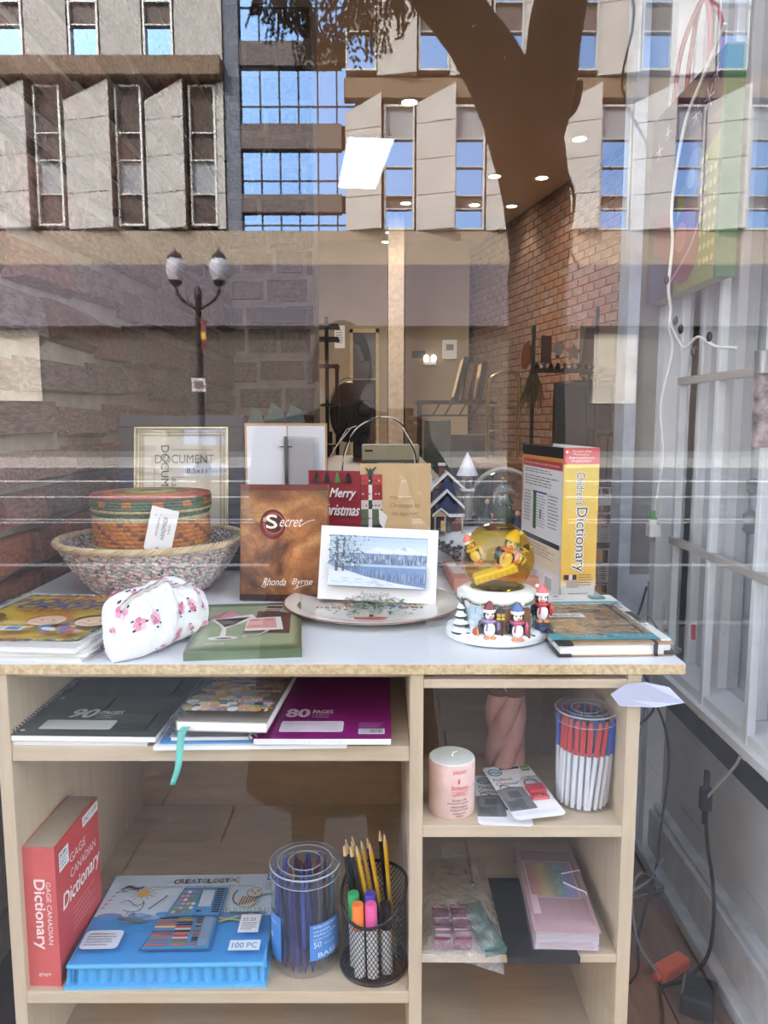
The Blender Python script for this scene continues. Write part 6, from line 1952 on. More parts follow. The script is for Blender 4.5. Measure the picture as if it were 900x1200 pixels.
# mesh pencil cup
def mesh_cup():
    cx, cy = -.0165, .064
    t = thing('mesh_cup', 'black wire mesh pencil cup at the right end of the lower shelf', 'pencil cup', (cx, cy, Z2S))
    r, h = .0535, .150
    rim_z = lambda a: h - .052 * max(0.0, (math.cos(a + R(112)) + .35) / 1.35)      # cut low at the front left
    m = MB()
    n = 50
    for s in (1, -1):
        for k in range(n):
            a0 = 2 * PI * k / n
            P = []
            for q in range(19):
                a = a0 + s * q * .098
                z = .006 + q * (h - .006) / 18
                top = rim_z(a)
                zc = min(z, top)
                x, y = r * math.cos(a), r * math.sin(a)
                d = .0008
                P.append([(x + d * math.sin(a), y - d * math.cos(a), zc), (x - d * math.sin(a), y + d * math.cos(a), zc)])
                if z >= top: break
            if len(P) > 1:
                m.grid(P)
    o = m.build('wire_mesh', blackmetal, t); o['kind'] = 'stuff'
    MB().tube([(r * math.cos(a), r * math.sin(a), rim_z(a)) for a in [2 * PI * k / 48 for k in range(48)]], .0026, 8, closed=True).build('rim', blackmetal, t, smooth=True)
    MB().tube([(r * math.cos(a), r * math.sin(a), .004) for a in [2 * PI * k / 48 for k in range(48)]], .004, 8, closed=True).lathe([(0, .001), (r, .001), (r, .003), (0, .003)], 40).build('base', blackmetal, t, smooth=True)
    # inner half partition
    P = []
    for i in range(13):
        a = PI * 1.06 + PI * .88 * i / 12
        x = -.044 + .088 * i / 12
        P.append([(x, -.006, .004), (x, -.006, .095 - .02 * math.sin(PI * i / 12))])
    MB().tube([q[1] for q in P], .0016, 6).build('divider_rim', blackmetal, t, smooth=True)
    # pencils
    yel = M('yellow pencil lacquer', S(226, 176, 44), rough=.3, var=.03)
    blk = M('black pencil lacquer', S(30, 30, 34), rough=.3, var=.03)
    wood = M('sharpened wood', S(214, 180, 130), rough=.8, var=.08)
    lead = M('graphite', S(44, 44, 48), rough=.5)
    pr = {}
    def pencil(x, y, dx, dy, L, col, lab, grp):
        loc = (cx + x, cy + y, Z2S + .006); e = lean(0, 0, 0, dx, dy)
        if (col, L) in pr:
            return dup(pr[(col, L)], loc, e, lab)
        q = thing('pencil', lab, 'pencil', loc, 0, grp, rot=e)
        MB().lathe([(0, 0), (.0037, 0), (.0037, L - .022)], 6).build('shaft', yel if col == 'y' else blk, q)
        MB().lathe([(.0037, L - .022), (.0012, L - .005)], 8).build('sharpened_cone', wood, q, smooth=True)
        MB().lathe([(.0012, L - .005), (0, L)], 8).build('lead', lead, q)
        pr[(col, L)] = q
        return q
    gy, gb_ = 'yellow pencils in the mesh cup', 'black pencils in the mesh cup'
    ly, lb_ = 'yellow lacquered pencil with sharpened point up in the mesh cup', 'black lacquered pencil with sharpened point up in the mesh cup'
    rows_ = {}
    for x, y, dx, dy, col in ((.024, .020, -.16, -.02, 'y'), (.012, .024, -.17, .0, 'y'), (.006, .014, -.18, -.02, 'y'), (-.002, .020, -.18, .02, 'y'),
                              (.016, .030, -.14, .0, 'k'), (-.010, .012, -.19, .02, 'k'), (-.016, .022, -.16, .03, 'k'), (-.004, .030, -.17, .04, 'k'), (-.020, .008, -.15, .0, 'k'), (.0, .008, -.2, .0, 'k')):
        rows_.setdefault(col, []).append((x + dx * .2, pencil(x, y, dx, dy, .205, col, ly if col == 'y' else lb_, gy if col == 'y' else gb_)))
    name_in_order(rows_['y'], '%s from the left of the short yellow pencils in the mesh cup')
    name_in_order(rows_['k'], '%s from the left of the short black pencils in the mesh cup')
    e = pencil(.034, .022, -.08, .0, .215, 'y', 'tallest yellow pencil at the right of the mesh cup', gy)
    e = pencil(.030, .030, -.10, .02, .215, 'k', 'tallest black pencil beside the tallest yellow one in the mesh cup', gb_)
    # markers
    wht = M('white marker barrel', S(228, 228, 226), rough=.3, var=.02)
    for x, y, col, nm, L in ((-.030, -.010, S(64, 176, 110), 'green', .125), (-.022, -.034, S(240, 132, 60), 'orange', .122), (-.001, -.036, S(232, 98, 160), 'pink', .124), (-.002, -.014, S(88, 74, 176), 'violet', .127), (.022, -.026, S(30, 30, 32), 'black', .118)):
        q = thing('marker', 'white felt marker with a %s cap in the front of the mesh cup' % nm, 'marker', (cx + x, cy + y, Z2S + .006), 0, 'markers in the mesh cup', rot=lean(0, 0, 0, -.03, .02))
        MB().lathe([(0, 0), (.0092, 0), (.0092, L - .034)], 14).build('barrel', wht, q, smooth=True, angle=40)
        MB().lathe([(.0096, L - .042), (.0098, L - .004), (.0088, L), (0, L)], 14).build('cap', M(nm + ' marker cap', col, rough=.35, var=.02), q, smooth=True, angle=40)
mesh_cup()

# ------------------------------------------------------------------ cabinet, right-hand shelves
ZR1, ZR2 = .679, .464
def candles():
    t = thing('pillar_candle', 'pink pillar candle with a white top and red lettering on the right shelf', 'candle', (.108, .052, ZR1))
    pk = M('pale pink wax', S(232, 198, 188), rough=.6, var=.05, scale=30)
    MB().lathe([(0, 0), (.034, 0), (.0365, .003), (.0368, .085), (.0362, .088)], 44).build('body', pk, t, smooth=True, angle=50)
    MB().lathe([(.0362, .088), (.035, .0892), (0, .0885)], 44).build('top', M('white wax', S(226, 230, 222), rough=.55, var=.02), t, smooth=True)
    MB().tube([(0, 0, .088), (.001, 0, .094), (.008, .0, .097)], .0012, 6, S(240, 240, 236)).build('wick', paint, t)
    rd, dk = S(216, 92, 104), S(70, 60, 62)
    lab = [('JANUARY', .36, .070, .34, .008, rd), ('Birthstone', .33, .046, .42, .0075, rd), ('GARNET', .35, .036, .38, .008, rd),
           ('Garnet is the', .34, .028, .36, .004, dk), ('birthstone for January', .24, .0225, .52, .004, dk), ('which is said to', .32, .0170, .40, .004, dk), ('bring good health', .31, .0115, .44, .004, dk), ('success and', .37, .0065, .3, .0035, dk), ('wealth', .43, .002, .18, .0035, dk)]
    m = wrap_label(t, 'lettering', .0370, R(-130), R(-25), .003, .0031, S(236, 186, 176), lab)
    d = MB(rd); a = R(-77)
    d.add([(.0374 * math.cos(a + w_), .0374 * math.sin(a + w_), z) for w_, z in ((0, .070), (.05, .062), (0, .058), (-.05, .062))], [(0, 1, 2, 3)])
    d.build('drop_emblem', paint, t)
    t = thing('twisted_candle', 'dusty pink spiral twisted candle standing behind the pillar candle', 'candle', (.214, .180, ZR1))
    P = []
    n, H_ = 72, .148
    for i in range(61):
        z = H_ * i / 60
        row = []
        for j in range(n):
            a = 2 * PI * j / n
            q = (a - z * 20) * 4
            r = .0255 + .0100 * (abs(math.sin(q / 2)) ** .8)
            row.append((r * math.cos(a), r * math.sin(a), z))
        P.append(row)
    m = MB().grid(P, closed_v=True)
    m.add(P[-1], [tuple(range(n))])
    m.build('body', M('dusty pink wax', S(188, 144, 134), rough=.5, var=.10, scale=16, rgb2=S(166, 118, 110)), t, smooth=True, angle=60)
    MB().tube([(0, 0, H_), (-.003, 0, H_ + .006), (-.008, -.002, H_ + .008)], .0012, 6, S(232, 226, 220)).build('wick', paint, t)
candles()

def padlock_pack(label, loc, rz, lockcol, tilt):
    t = thing('padlock_pack', label, 'padlock pack', loc, rz, 'carded padlocks', rot=(R(tilt), 0, rz))
    W_, D_ = .084, .160
    m = MB()
    m.prism([(-W_ / 2 + .006, -D_ / 2), (W_ / 2 - .006, -D_ / 2), (W_ / 2, -D_ / 2 + .006), (W_ / 2, D_ / 2 - .006), (W_ / 2 - .006, D_ / 2), (-W_ / 2 + .006, D_ / 2), (-W_ / 2, D_ / 2 - .006), (-W_ / 2, -D_ / 2 + .006)], 0, .0008)
    card = m.build('card', M('bright white card'), t)
    p = Print((-W_ / 2, -D_ / 2, .0008), (1, 0, 0), (0, 1, 0))
    p.disc(.017, .140, .013, S(70, 160, 190), 16, ry=.012).disc(.017, .140, .010, S(196, 222, 230), 14, ry=.009).line(bez((.009, .138), (.014, .150), (.018, .128), (.025, .141), 6), .0022, S(50, 130, 160))
    p.text('Padlock', .006, .112, .034, .009, S(60, 64, 66)).text('Cadenas', .006, .098, .036, .009, S(60, 64, 66))
    p.rrect(.028, .146, .036, .007, .003, S(30, 28, 28)).rect(.066, .136, .015, .018, S(96, 166, 70)).text('25mm', .068, .142, .011, .005, WHITE)
    p.poly([(.0, .022), (.046, .024), (.046, .088), (.024, .092), (.0, .085)], S(116, 118, 120)).rect(.004, .030, .018, .026, S(90, 92, 94)).rect(.006, .05, .036, .034, S(128, 130, 132)).rect(.014, .058, .020, .020, S(90, 92, 96)).rect(.020, .024, .012, .03, S(96, 98, 100)).line([(.008, .09), (.012, .097), (.022, .094), (.024, .088)], .002, BLACK)
    p.rect(.004, .008, .07, .010, S(232, 234, 236))
    p.ink('card_print', card, .35)
    # padlock: body, shackle; and a coloured key body below
    lm = M(lockcol[0], lockcol[1], rough=.3, var=.05)
    b_ = MB().box(.006, .036, -.018, .004, .0012, .009)
    bo = b_.build('padlock_body', lm, t, bevel=.002)
    MB().tube([(.010, .003, .005), (.010, .014, .005), (.014, .021, .005), (.021, .023, .005), (.028, .021, .005), (.032, .014, .005), (.032, .003, .005)], .002, 8).build('shackle', wire_l, bo, smooth=True)
    k_ = MB().box(.004, .034, -.036, -.022, .0012, .006).build('key_head', lm, t, bevel=.002)
    MB().box(.014, .022, -.031, -.027, .006, .008).build('keyring', M('brass', S(200, 170, 100), metal=.8, rough=.3), k_)
    P = []
    for i in range(7):
        P.append([(.0 + .042 * i / 6, -.040 + .068 * j / 8, .0009 + .012 * min(1, min(i, 6 - i) / 1.0) * min(1, min(j, 8 - j) / 1.0)) for j in range(9)])
    MB().grid(P).build('blister', clear('blister plastic', f0=.06, rough=.03), t, smooth=True, angle=60)
padlock_pack('black padlock on a white blister card, behind and left of the red one', (.193, .080, ZR1 + .0005), R(-4), ('black lock enamel', S(40, 38, 42)), .4)
padlock_pack('red padlock on a white blister card, overlapping the black padlock card', (.226, .080, ZR1 + .0165), R(12), ('red lock enamel', S(196, 60, 74)), 3.0)

# tub of stick pens with red and blue caps
tx1, ty1 = .327, .080
st = tub('stick_pen_tub', 'round clear tub of white stick pens with red and blue caps on the right shelf', (tx1, ty1, ZR1), .0480, .158)
wb2 = M('white pen barrel', S(226, 228, 234), rough=.3, var=.02)
capm = {'red': M('red pen cap', S(196, 48, 48), rough=.3, var=.03), 'blue': M('blue pen cap', S(48, 84, 190), rough=.3, var=.03), 'black': M('black pen cap', S(36, 36, 40), rough=.3)}
protos = {}
front_row = []
for ring_, cnt in ((.0405, 24), (.026, 13), (.012, 5)):
    for q in range(cnt):
        a = 2 * PI * q / cnt + .1
        deg = math.degrees(a) % 360
        front = 180 < deg < 360
        col = 'red'
        if ring_ > .04 and 300 <= deg < 326: col = 'blue'
        elif ring_ > .04 and deg > 345: col = 'black'
        elif ring_ < .03: col = 'blue' if (q % 3) else 'black'
        elif deg < 180 and q % 2: col = 'blue'
        x, y = tx1 + ring_ * math.cos(a), ty1 + ring_ * math.sin(a)
        e = lean(0, 0, 0, -math.sin(a) * .10 * -1 * (1 if front else -1), math.cos(a) * .02)
        e = lean(0, 0, 0, .10 if front and ring_ > .04 and deg > 270 else (.03 if front else -.02), rp.uniform(-.01, .01)) if ring_ > .02 else lean(0, 0, 0, rp.uniform(-.04, .04), rp.uniform(-.04, .04))
        x -= .006 if (front and deg > 270 and ring_ > .04) else 0
        lab = '%s capped stick pen behind the front row in the upper clear tub' % col
        if col not in protos:
            t = thing('stick_pen', lab, 'pen', (x, y, ZR1 + .003), 0, col + ' capped pens in the upper tub', rot=e)
            MB().lathe([(0, 0), (.0034, .001), (.0038, .004), (.0038, .100)], 8).build('barrel', wb2, t, smooth=True)
            MB().lathe([(.0043, .092), (.0043, .136), (.0030, .145), (.0, .146)], 8).box(-.0015, .0015, .0043, .0065, .10, .142).build('cap', capm[col], t, smooth=True)
            MB().lathe([(.0039, .090), (.0041, .092)], 8).build('collar', capm[col], t)
            protos[col] = t
        else:
            t = dup(protos[col], (x, y, ZR1 + .003), e, lab)
        if ring_ > .04 and front: front_row.append((x, t))
name_in_order(front_row, '%s stick pen from the left along the front of the upper clear tub')

# bag of maroon packets
def packet_bag():
    mrn = M('maroon packet', S(122, 40, 70), rough=.4, var=.08)
    t = thing('party_favour_bag', 'crinkled clear plastic bag holding maroon packets and a green pack at the shelf edge', 'plastic bag', (.124, .105, ZR2), R(0))
    rr = random.Random(19)
    for r_ in range(3):
        for c_ in range(2):
            m = MB().box(-.044 + c_ * .031, -.016 + c_ * .031, -.100 + r_ * .028, -.075 + r_ * .028, .004, .024)
            o = m.build('packet', mrn, t, bevel=.0015)
            p = Print((-.044 + c_ * .031, -.100 + r_ * .028, .024), (1, 0, 0), (0, 1, 0))
            p.rect(.002, .019, .024, .004, S(206, 160, 180)).rect(.002, .004, .024, .003, S(90, 30, 52)); p.ink('packet_print', o, .4)
    gm = MB(); gm.T = Matrix.Rotation(R(14), 4, 'Z')
    gm.box(.006, .042, -.118, .0, .001, .012)
    go = gm.build('green_pack', M('grey green pack', S(74, 104, 94), rough=.5, var=.08), t)
    gr_ = MB(S(100, 130, 120)); gr_.T = gm.T
    for k in range(8): gr_.box(.008 + k * .004, .010 + k * .004, -.114, -.01, .012, .0135)
    gr_.build('pack_ribs', paint, go)
    tie = MB(S(96, 84, 70))
    tie.tube(spline([(-.01, .06, .030), (.012, .05, .034), (.03, .058, .03), (.02, .07, .032), (.03, .03, .03)], 5), .0012, 5)
    tie.build('string_tie', paint, t)
    tg = MB().box(-.018, .018, .098, .135, .040, .041)
    tg.build('hang_tab', clear('milky plastic tab', f0=.06, milk=.25, milkcol=S(210, 212, 214)), t)
    N, K = 26, 40
    P = []
    for i in range(N + 1):
        row = []
        for j in range(K + 1):
            u, v = i / N, j / K
            neck = 1 - .55 * math.exp(-((v - .72) / .07) ** 2) - .15 * (v > .8)
            x = (-.066 + .128 * u) * neck + (.012 * v)
            y = -.126 + .262 * v
            e = min(1, min(u, 1 - u) * 6) * min(1, v * 7 if v < .5 else 1)
            z = .0025 + .028 * e * (1 - .3 * v) + .010 * mnoise.noise(Vector((x * 38, y * 30, 3))) * e + .005 * mnoise.noise(Vector((x * 90, y * 90, 1))) * e
            if y < -.105 and u > .55: z += (y + .105) * 2.2 * (u - .55)
            row.append((x, y, max(z, .0016 if y > -.106 else -.02)))
        P.append(row)
    MB().grid(P).build('plastic_film', clear('crinkled bag film', f0=.09, bump=1.0, bscale=55, rough=.06, milk=.10, milkcol=S(226, 230, 232)), t, smooth=True, angle=80)
packet_bag()

bf = thing('black_folder', 'flat matt black folder bent over the front edge of the lower right shelf', 'folder', (.2475, .077, ZR2 + .0003), R(.5))
MB().box(-.0565, .0565, -.086, .118, 0, .004).build('cover', M('black card cover', S(38, 38, 40), rough=.55, var=.06), bf, bevel=.001)
MB().box(-.0545, .0545, -.084, .116, .0012, .0028).build('sheets', pagemat, bf)
fb = MB().box(-.0565, .0565, -.006, 0, -.004, .006)
fb.build('folded_lip', M('black card cover'), bf, loc=(0, -.086, 0))

def rainbow_wallet():
    t = thing('rainbow_wallet', 'clear frosted file wallet with a rainbow card, lying on the black folder', 'file wallet', (.293, .118, ZR2 + .005), R(-2.5))
    W_, D_ = .104, .235
    sheets = MB()
    for k in range(9):
        j = rp.uniform(-.001, .001)
        sheets.box(-W_ / 2 + .003 + j, W_ / 2 - .003 + j, -D_ / 2 + .003, D_ / 2 - .004, .001 + k * .0034, .0036 + k * .0034)
    sheets.build('pocket_sheets', M('pale lilac sheets', S(196, 184, 192), rough=.4, var=.04), t)
    sh = MB().box(-W_ / 2, W_ / 2, -D_ / 2, D_ / 2, .0318, .0330).build('front_sheet', M('pinkish sheet', S(190, 158, 162), rough=.35, var=.04), t)
    p = Print((-W_ / 2, -D_ / 2, .0330), (1, 0, 0), (0, 1, 0))
    p.rect(.0, .16, W_, .075, S(176, 150, 152))
    rb_ = [S(206, 150, 150), S(214, 176, 140), S(216, 206, 150), S(170, 190, 150), S(140, 180, 180), S(140, 156, 196), S(170, 150, 190)]
    n = 28
    for k in range(n):
        f = k / (n - 1) * 6; i = min(5, int(f))
        p.rect(.010 + k * .078 / n, .085, .078 / n + .0003, .100, vmix(rb_[i], rb_[i + 1], f - i))
    p.line([(.008, .083), (.090, .083), (.090, .187), (.008, .187), (.008, .083)], .0016, S(226, 214, 220))
    p.rect(.006, .04, .012, .05, S(216, 186, 190))
    p.ink('rainbow_card', sh, .35)
    MB(S(236, 236, 240)).tube([(.070 - W_ / 2, .150 - D_ / 2, .036), (W_ / 2, .162 - D_ / 2, .036), (W_ / 2 + .002, .16 - D_ / 2, .02)], .0012, 6).tube([(.068 - W_ / 2, .125 - D_ / 2, .036), (W_ / 2 - .002, .098 - D_ / 2, .036), (W_ / 2 + .002, .085 - D_ / 2, .02)], .0012, 6).build('elastic_cord', paint, t)
    P = []
    for i in range(13):
        row = []
        for j in range(25):
            u, v = i / 12, j / 24
            e = min(1, min(u, 1 - u) * 12) * min(1, min(v, 1 - v) * 12)
            x = -W_ / 2 - .002 + (W_ + .004) * u; y = -D_ / 2 - .003 + (D_ + .008) * v
            row.append((x, y, .004 + .0305 * e + .0006 * mnoise.noise(Vector((x * 60, y * 60, 2)))))
        P.append(row)
    MB().grid(P).build('frosted_cover', clear('frosted pink film', tint=(.97, .92, .94), f0=.05, rough=.12, milk=.16, milkcol=S(222, 206, 212)), t, smooth=True, angle=80)
rainbow_wallet()
# ------------------------------------------------------------------ right-hand return: security bars, gift bag, cords
gm_ = M('white bar enamel', S(222, 226, 228), rough=.4, var=.05, scale=30)
gr = thing('security_grille', 'white metal security bars standing in front of the side window above the sill', 'security grille', (.66, .3, .685))
for y in (.600, .408, .215, .02):
    MB().box(-.008, .008, -.008, .008, .0 if y < .5 else .052, 2.6).build('bar', gm_, gr, bevel=.0015, loc=(0, y - .3, 0))
dkb = M('pale taupe rail', S(176, 170, 164), rough=.45, var=.06)
MB().box(-.010, .006, -.34, .315, .333, .349).build('rail', dkb, gr, bevel=.0015)
MB().box(-.010, .006, -.34, .305, .689, .705).build('rail', dkb, gr, bevel=.0015)

def gift_bag():
    t = thing('gift_bag', 'green and purple Christmas gift bag hanging high on the side window bars', 'gift bag', (.628, .53, 1.560))
    L0, L1 = -.19, .19     # along y
    G, PU = S(150, 156, 84), S(98, 62, 84)
    # flat paper body, near face towards -x
    m = MB(G)
    m.box(-.016, .016, L0, L1, 0, .405)
    bo = m.build('paper_body', M('olive green gift paper', S(132, 138, 60), rough=.4, var=.06), t, bevel=.002)
    p = Print((-.016, L1, 0), (0, -1, 0), (0, 0, 1))
    p.rect(0, .28, .38, .125, S(66, 34, 60)).rect(0, .0, .17, .28, S(84, 62, 66)).poly([(.17, .30), (.17, .20), (.38, .27), (.38, .30)], S(92, 54, 66))
    # generic winter pattern: baubles and snowflakes
    rr = random.Random(2)
    for x, y, s in ((.05, .33, .02), (.10, .35, .016), (.25, .33, .018), (.31, .34, .022), (.34, .37, .016)):
        for q in range(3):
            dx, dy = s * math.cos(q * PI / 3), s * math.sin(q * PI / 3)
            p.line([(x - dx, y - dy), (x + dx, y + dy)], .0025, S(206, 190, 206))
    p.disc(.26, .20, .055, S(104, 100, 110), 20, ry=.065).disc(.24, .215, .020, S(150, 150, 156), 14).disc(.285, .15, .035, S(120, 76, 86), 16)
    p.disc(.22, .09, .075, S(124, 36, 46), 24).disc(.20, .11, .03, S(176, 90, 92), 14).disc(.10, .13, .06, S(128, 60, 70), 20).disc(.07, .05, .05, S(70, 70, 92), 18)
    p.line(bez((.14, .02), (.2, .06), (.26, .06), (.30, .14), 8), .006, S(206, 150, 160))
    for k in range(30): p.disc(.30 + (k % 4) * .02 + rr.uniform(-.003, .003), .04 + (k // 4) * .027, .007, S(186, 182, 110), 8)
    p.ink('bag_print', bo, .35)
    MB(S(70, 110, 70)).box(-.0175, .0175, L0 - .001, L0 + .012, 0, .40).build('green_gusset', paint, t)
    for s in (-1, 1):
        MB().tube(spline([(s * .012, -.10, .40), (s * .010, -.085, .50), (0, -.02, .56), (s * .010, .05, .50), (s * .012, .08, .40)], 7), .005, 7, S(150, 72, 92)).build('cord_handle', paint, t, smooth=True)
gift_bag()

cordw = M('white cord', S(232, 232, 226), rough=.5, var=.03)
cordg = M('grey cord', S(120, 124, 130), rough=.5, var=.05)
cordb = M('black cord', S(28, 28, 30), rough=.5, var=.05)
def cable(name, label, pts, r, m, cat='cable', parts=(), n=8):
    t = thing(name, label, cat, tuple(pts[-1] if pts[-1][2] < pts[0][2] else pts[0]))
    o = Vector(t.location)
    MB().tube([Vector(q) - o for q in spline(pts, n)], r, 8).build('cord', m, t, smooth=True)
    for pn, mb, mm in parts:
        for i, v in enumerate(mb.v): mb.v[i] = v - o
        mb.build(pn, mm, t, smooth=True, angle=40)
    return t
# string of fairy lights hanging with its plug
pl = MB().box(.588, .612, .562, .588, 1.040, 1.066).tube([(.60, .575, 1.066), (.60, .575, 1.078)], .010, 10)
pins = MB(); pins.tube([(.595, .57, 1.028), (.595, .57, 1.042)], .0018, 6).tube([(.605, .58, 1.028), (.605, .58, 1.042)], .0018, 6)
bulbs = MB()
pts_l = [(.60, .33, 1.99), (.606, .44, 1.94), (.60, .50, 1.88), (.59, .52, 1.74), (.596, .525, 1.66), (.59, .52, 1.575), (.602, .535, 1.53), (.60, .53, 1.49), (.612, .54, 1.44), (.60, .56, 1.33), (.612, .565, 1.22), (.604, .572, 1.13), (.60, .575, 1.075)]
for x, y, z in ((.585, .52, 1.585), (.600, .50, 1.50), (.60, .47, 1.48), (.60, .40, 1.43), (.60, .33, 1.45)):
    bulbs.ell(x, y, z, .005, .008, .010, n=8, m=6)
tagm = MB().box(.600, .6008, .535, .565, 1.085, 1.125)
gn = MB().tube([(.60, .575, 1.078), (.60, .575, 1.098)], .008, 10)
cable('fairy_lights', 'white fairy light cord hanging down the side window to a white plug', pts_l, .0034, cordw, 'fairy lights',
      (('plug', pl, cordw), ('plug_pins', pins, wire_m), ('bulbs', bulbs, cordb), ('care_tag', tagm, paper), ('green_sleeve', gn, M('green sleeve', S(90, 170, 84)))))
cable('fairy_light_branch', 'thin white cord branch with small dark bulbs crossing the side window', [(.60, .53, 1.50), (.60, .48, 1.46), (.60, .44, 1.44), (.60, .38, 1.455), (.60, .30, 1.43), (.60, .22, 1.42)], .0026, cordw, 'fairy lights')
rt = MB()
pp = [(.0, 0, 0), (.0, 0, .20)]
t = thing('wrapping_roll', 'rolled dark printed gift wrap hanging at the right of the side window bars', 'wrapping paper roll', (.625, .155, 1.255), rot=(R(4), R(-3), 0))
MB().lathe([(.019, 0), (.019, .15)], 20, caps=True).build('roll', M('dark wrap print', S(52, 48, 56), rough=.4, var=.3, scale=40, rgb2=S(176, 160, 160)), t, smooth=True, angle=40)
MB().lathe([(.0192, .12), (.0192, .155), (.014, .156)], 20).build('silver_end', M('silver wrap', S(176, 178, 182), metal=.7, rough=.3), t, smooth=True, angle=40)

# floor cords on the right
fx = .2
con = MB().box(.628, .648, .318, .334, .530, .575).tube([(.638, .326, .50), (.638, .326, .61)], .006, 8)
cable('lamp_cord', 'pale cord hanging from the sill into a black connector beside the grey wall', [(.650, .22, .69), (.650, .24, .66), (.645, .29, .60), (.640, .32, .56), (.638, .326, .54)], .0027, M('pale cord', S(196, 196, 190)), 'cable')
cable('power_cable', 'black cord running down the grey wall to the power brick on the floor', [(.638, .326, .60), (.638, .326, .545), (.640, .31, .46), (.648, .30, .40), (.646, .28, .33), (.635, .275, .25), (.59, .268, .206), (.535, .245, .206), (.50, .15, .206), (.40, .05, .206)], .0036, cordb, 'cable', (('connector', con, cordb),))
pb_ = thing('power_brick', 'black power adapter brick lying on the wooden floor by the skirting', 'power adapter', (.590, .205, .2), R(-28))
MB().box(-.030, .030, -.035, .035, 0, .042).build('body', M('black plastic', S(34, 34, 36), rough=.5), pb_, bevel=.006)
oa = thing('orange_adapter', 'orange plug block lying on the floor boards beside the black power brick', 'plug', (.572, .290, .2), R(32))
MB().box(-.040, .040, -.016, .016, 0, .030).build('body', M('orange plastic', S(216, 96, 62), rough=.45, var=.05), oa, bevel=.006)
MB().tube([(-.05, 0, .015), (-.038, 0, .015)], .008, 8).build('strain_relief', M('orange plastic'), oa)
cable('grey_loop_cord', 'pale grey cord looping from the floor up to the orange plug', [(.535, .265, .222), (.505, .30, .27), (.505, .34, .34), (.535, .38, .36), (.58, .40, .33), (.60, .42, .30), (.585, .46, .26), (.53, .48, .23), (.49, .45, .24), (.50, .40, .29), (.56, .40, .33), (.60, .43, .36)], .0028, cordg, 'cable')
cable('thin_black_cord', 'thin dark cord hanging tangled behind the cabinet down to the floor', [(.60, .60, .92), (.585, .60, .86), (.55, .55, .84), (.53, .50, .82), (.56, .50, .76), (.60, .52, .68), (.585, .52, .64), (.53, .48, .63), (.505, .48, .66), (.55, .5, .69), (.61, .53, .66), (.63, .5, .56), (.60, .45, .42), (.58, .42, .33), (.53, .36, .24), (.51, .30, .206), (.48, .26, .206)], .0028, cordb, 'cable')
cable('long_grey_cord', 'long grey cord hanging straight down along the white corner post', [(.625, .66, .92), (.62, .64, .80), (.625, .64, .66), (.60, .62, .52), (.56, .58, .42), (.50, .56, .33)], .0022, cordg, 'cable')
cable('coiled_cord', 'thin pale wire coiled beside the brass joint below the board edge', [(.585, .45, .92), (.57, .42, .86), (.53, .40, .85), (.51, .40, .88), (.54, .42, .90), (.585, .45, .84), (.60, .46, .80)], .0022, cordg, 'cable',
      (('brass_joint', MB().tube([(.592, .452, .83), (.588, .45, .865)], .007, 8), M('brass')), ('red_connector', MB().tube([(.645, .44, .845), (.64, .43, .875)], .005, 8), M('red plastic', S(190, 50, 60)))))
plb = thing('black_plug', 'small black plug lying on the floor boards against the cabinet side', 'plug', (.432, .26, .2), R(40))
MB().box(-.018, .018, -.016, .016, 0, .034).build('body', M('black plastic'), plb, bevel=.005)
MB().box(-.022, -.016, -.010, .010, .006, .026).build('face', cordg, plb)
# ------------------------------------------------------------------ deeper in the shop
oak = M('honey oak top', S(176, 120, 70), rough=.45, var=.15, scale=5, stretch=(1, 6, 6))
dkw = M('dark stained wood', S(46, 38, 34), rough=.5, var=.15, scale=6)
cn = thing('sales_counter', 'long wooden topped counter running back into the shop', 'counter', (-.04, 2.70, .2))
MB().box(-.29, .26, -.95, .92, .835, .875).build('top', oak, cn, bevel=.004)
MB().box(-.26, .23, -.90, .88, 0, .835).build('body', dkw, cn)
for k in range(3): MB().box(.23, .24, -.88 + k * .58, -.34 + k * .58, .06, .80).build('panel', M('panel wood', S(64, 52, 46), rough=.5), cn)
# black garment rack and its dark bags
rk = thing('black_stand', 'tall black metal display stand by the stone corner', 'display stand', (-.37, 3.9, .2))
for x in (-.065, .0, .065): MB().box(x - .012, x + .012, -.012, .012, 0, 1.75 if x < .05 else 1.45).build('post', blackmetal, rk)
for z in (.72, .92, 1.18, 1.43, 1.60, 1.68): MB().box(-.08, .08, -.10, .10, z, z + .015).build('shelf', blackmetal, rk)
MB().box(-.11, .11, -.14, .14, 0, .02).build('base', blackmetal, rk)
MB().tube(spline([(.065, 0, .98), (.10, 0, 1.02), (.12, 0, 1.04), (.125, 0, 1.08)], 4), .008, 8).build('hook', blackmetal, rk)
sp = thing('black_speaker', 'black upright speaker box standing on the wooden counter', 'speaker', (-.115, 3.45, 1.0755))
MB().box(-.067, .067, -.08, .08, 0, .455).build('cabinet', M('black speaker box', S(26, 24, 26), rough=.45), sp, bevel=.006)
for z, r in ((.11, .045), (.28, .05)): 
    m = MB(); m.T = Matrix.Translation((0, -.08, z)) @ Matrix.Rotation(PI / 2, 4, 'X'); m.lathe([(r, 0), (r * .9, .006), (r * .3, -.01), (0, -.004)], 20); m.build('driver', M('speaker cone', S(44, 44, 46), rough=.5), sp, smooth=True)
MB().box(-.067, .067, -.0815, -.08, .45, .455).build('trim_edge', wire_l, sp)
ch = thing('tall_chair', 'curved dark chair back beside the black stand', 'chair', (-.28, 4.9, .2))
P = []
for i in range(13):
    a = PI * i / 12
    P.append([(.16 * math.cos(a), .0, 1.12 + .30 * math.sin(a)), (.16 * math.cos(a) * .98, .03, 1.12 + .3 * math.sin(a) * .98), ])
MB().grid(P).build('back_rim', M('grey leather', S(70, 68, 72), rough=.4), ch)
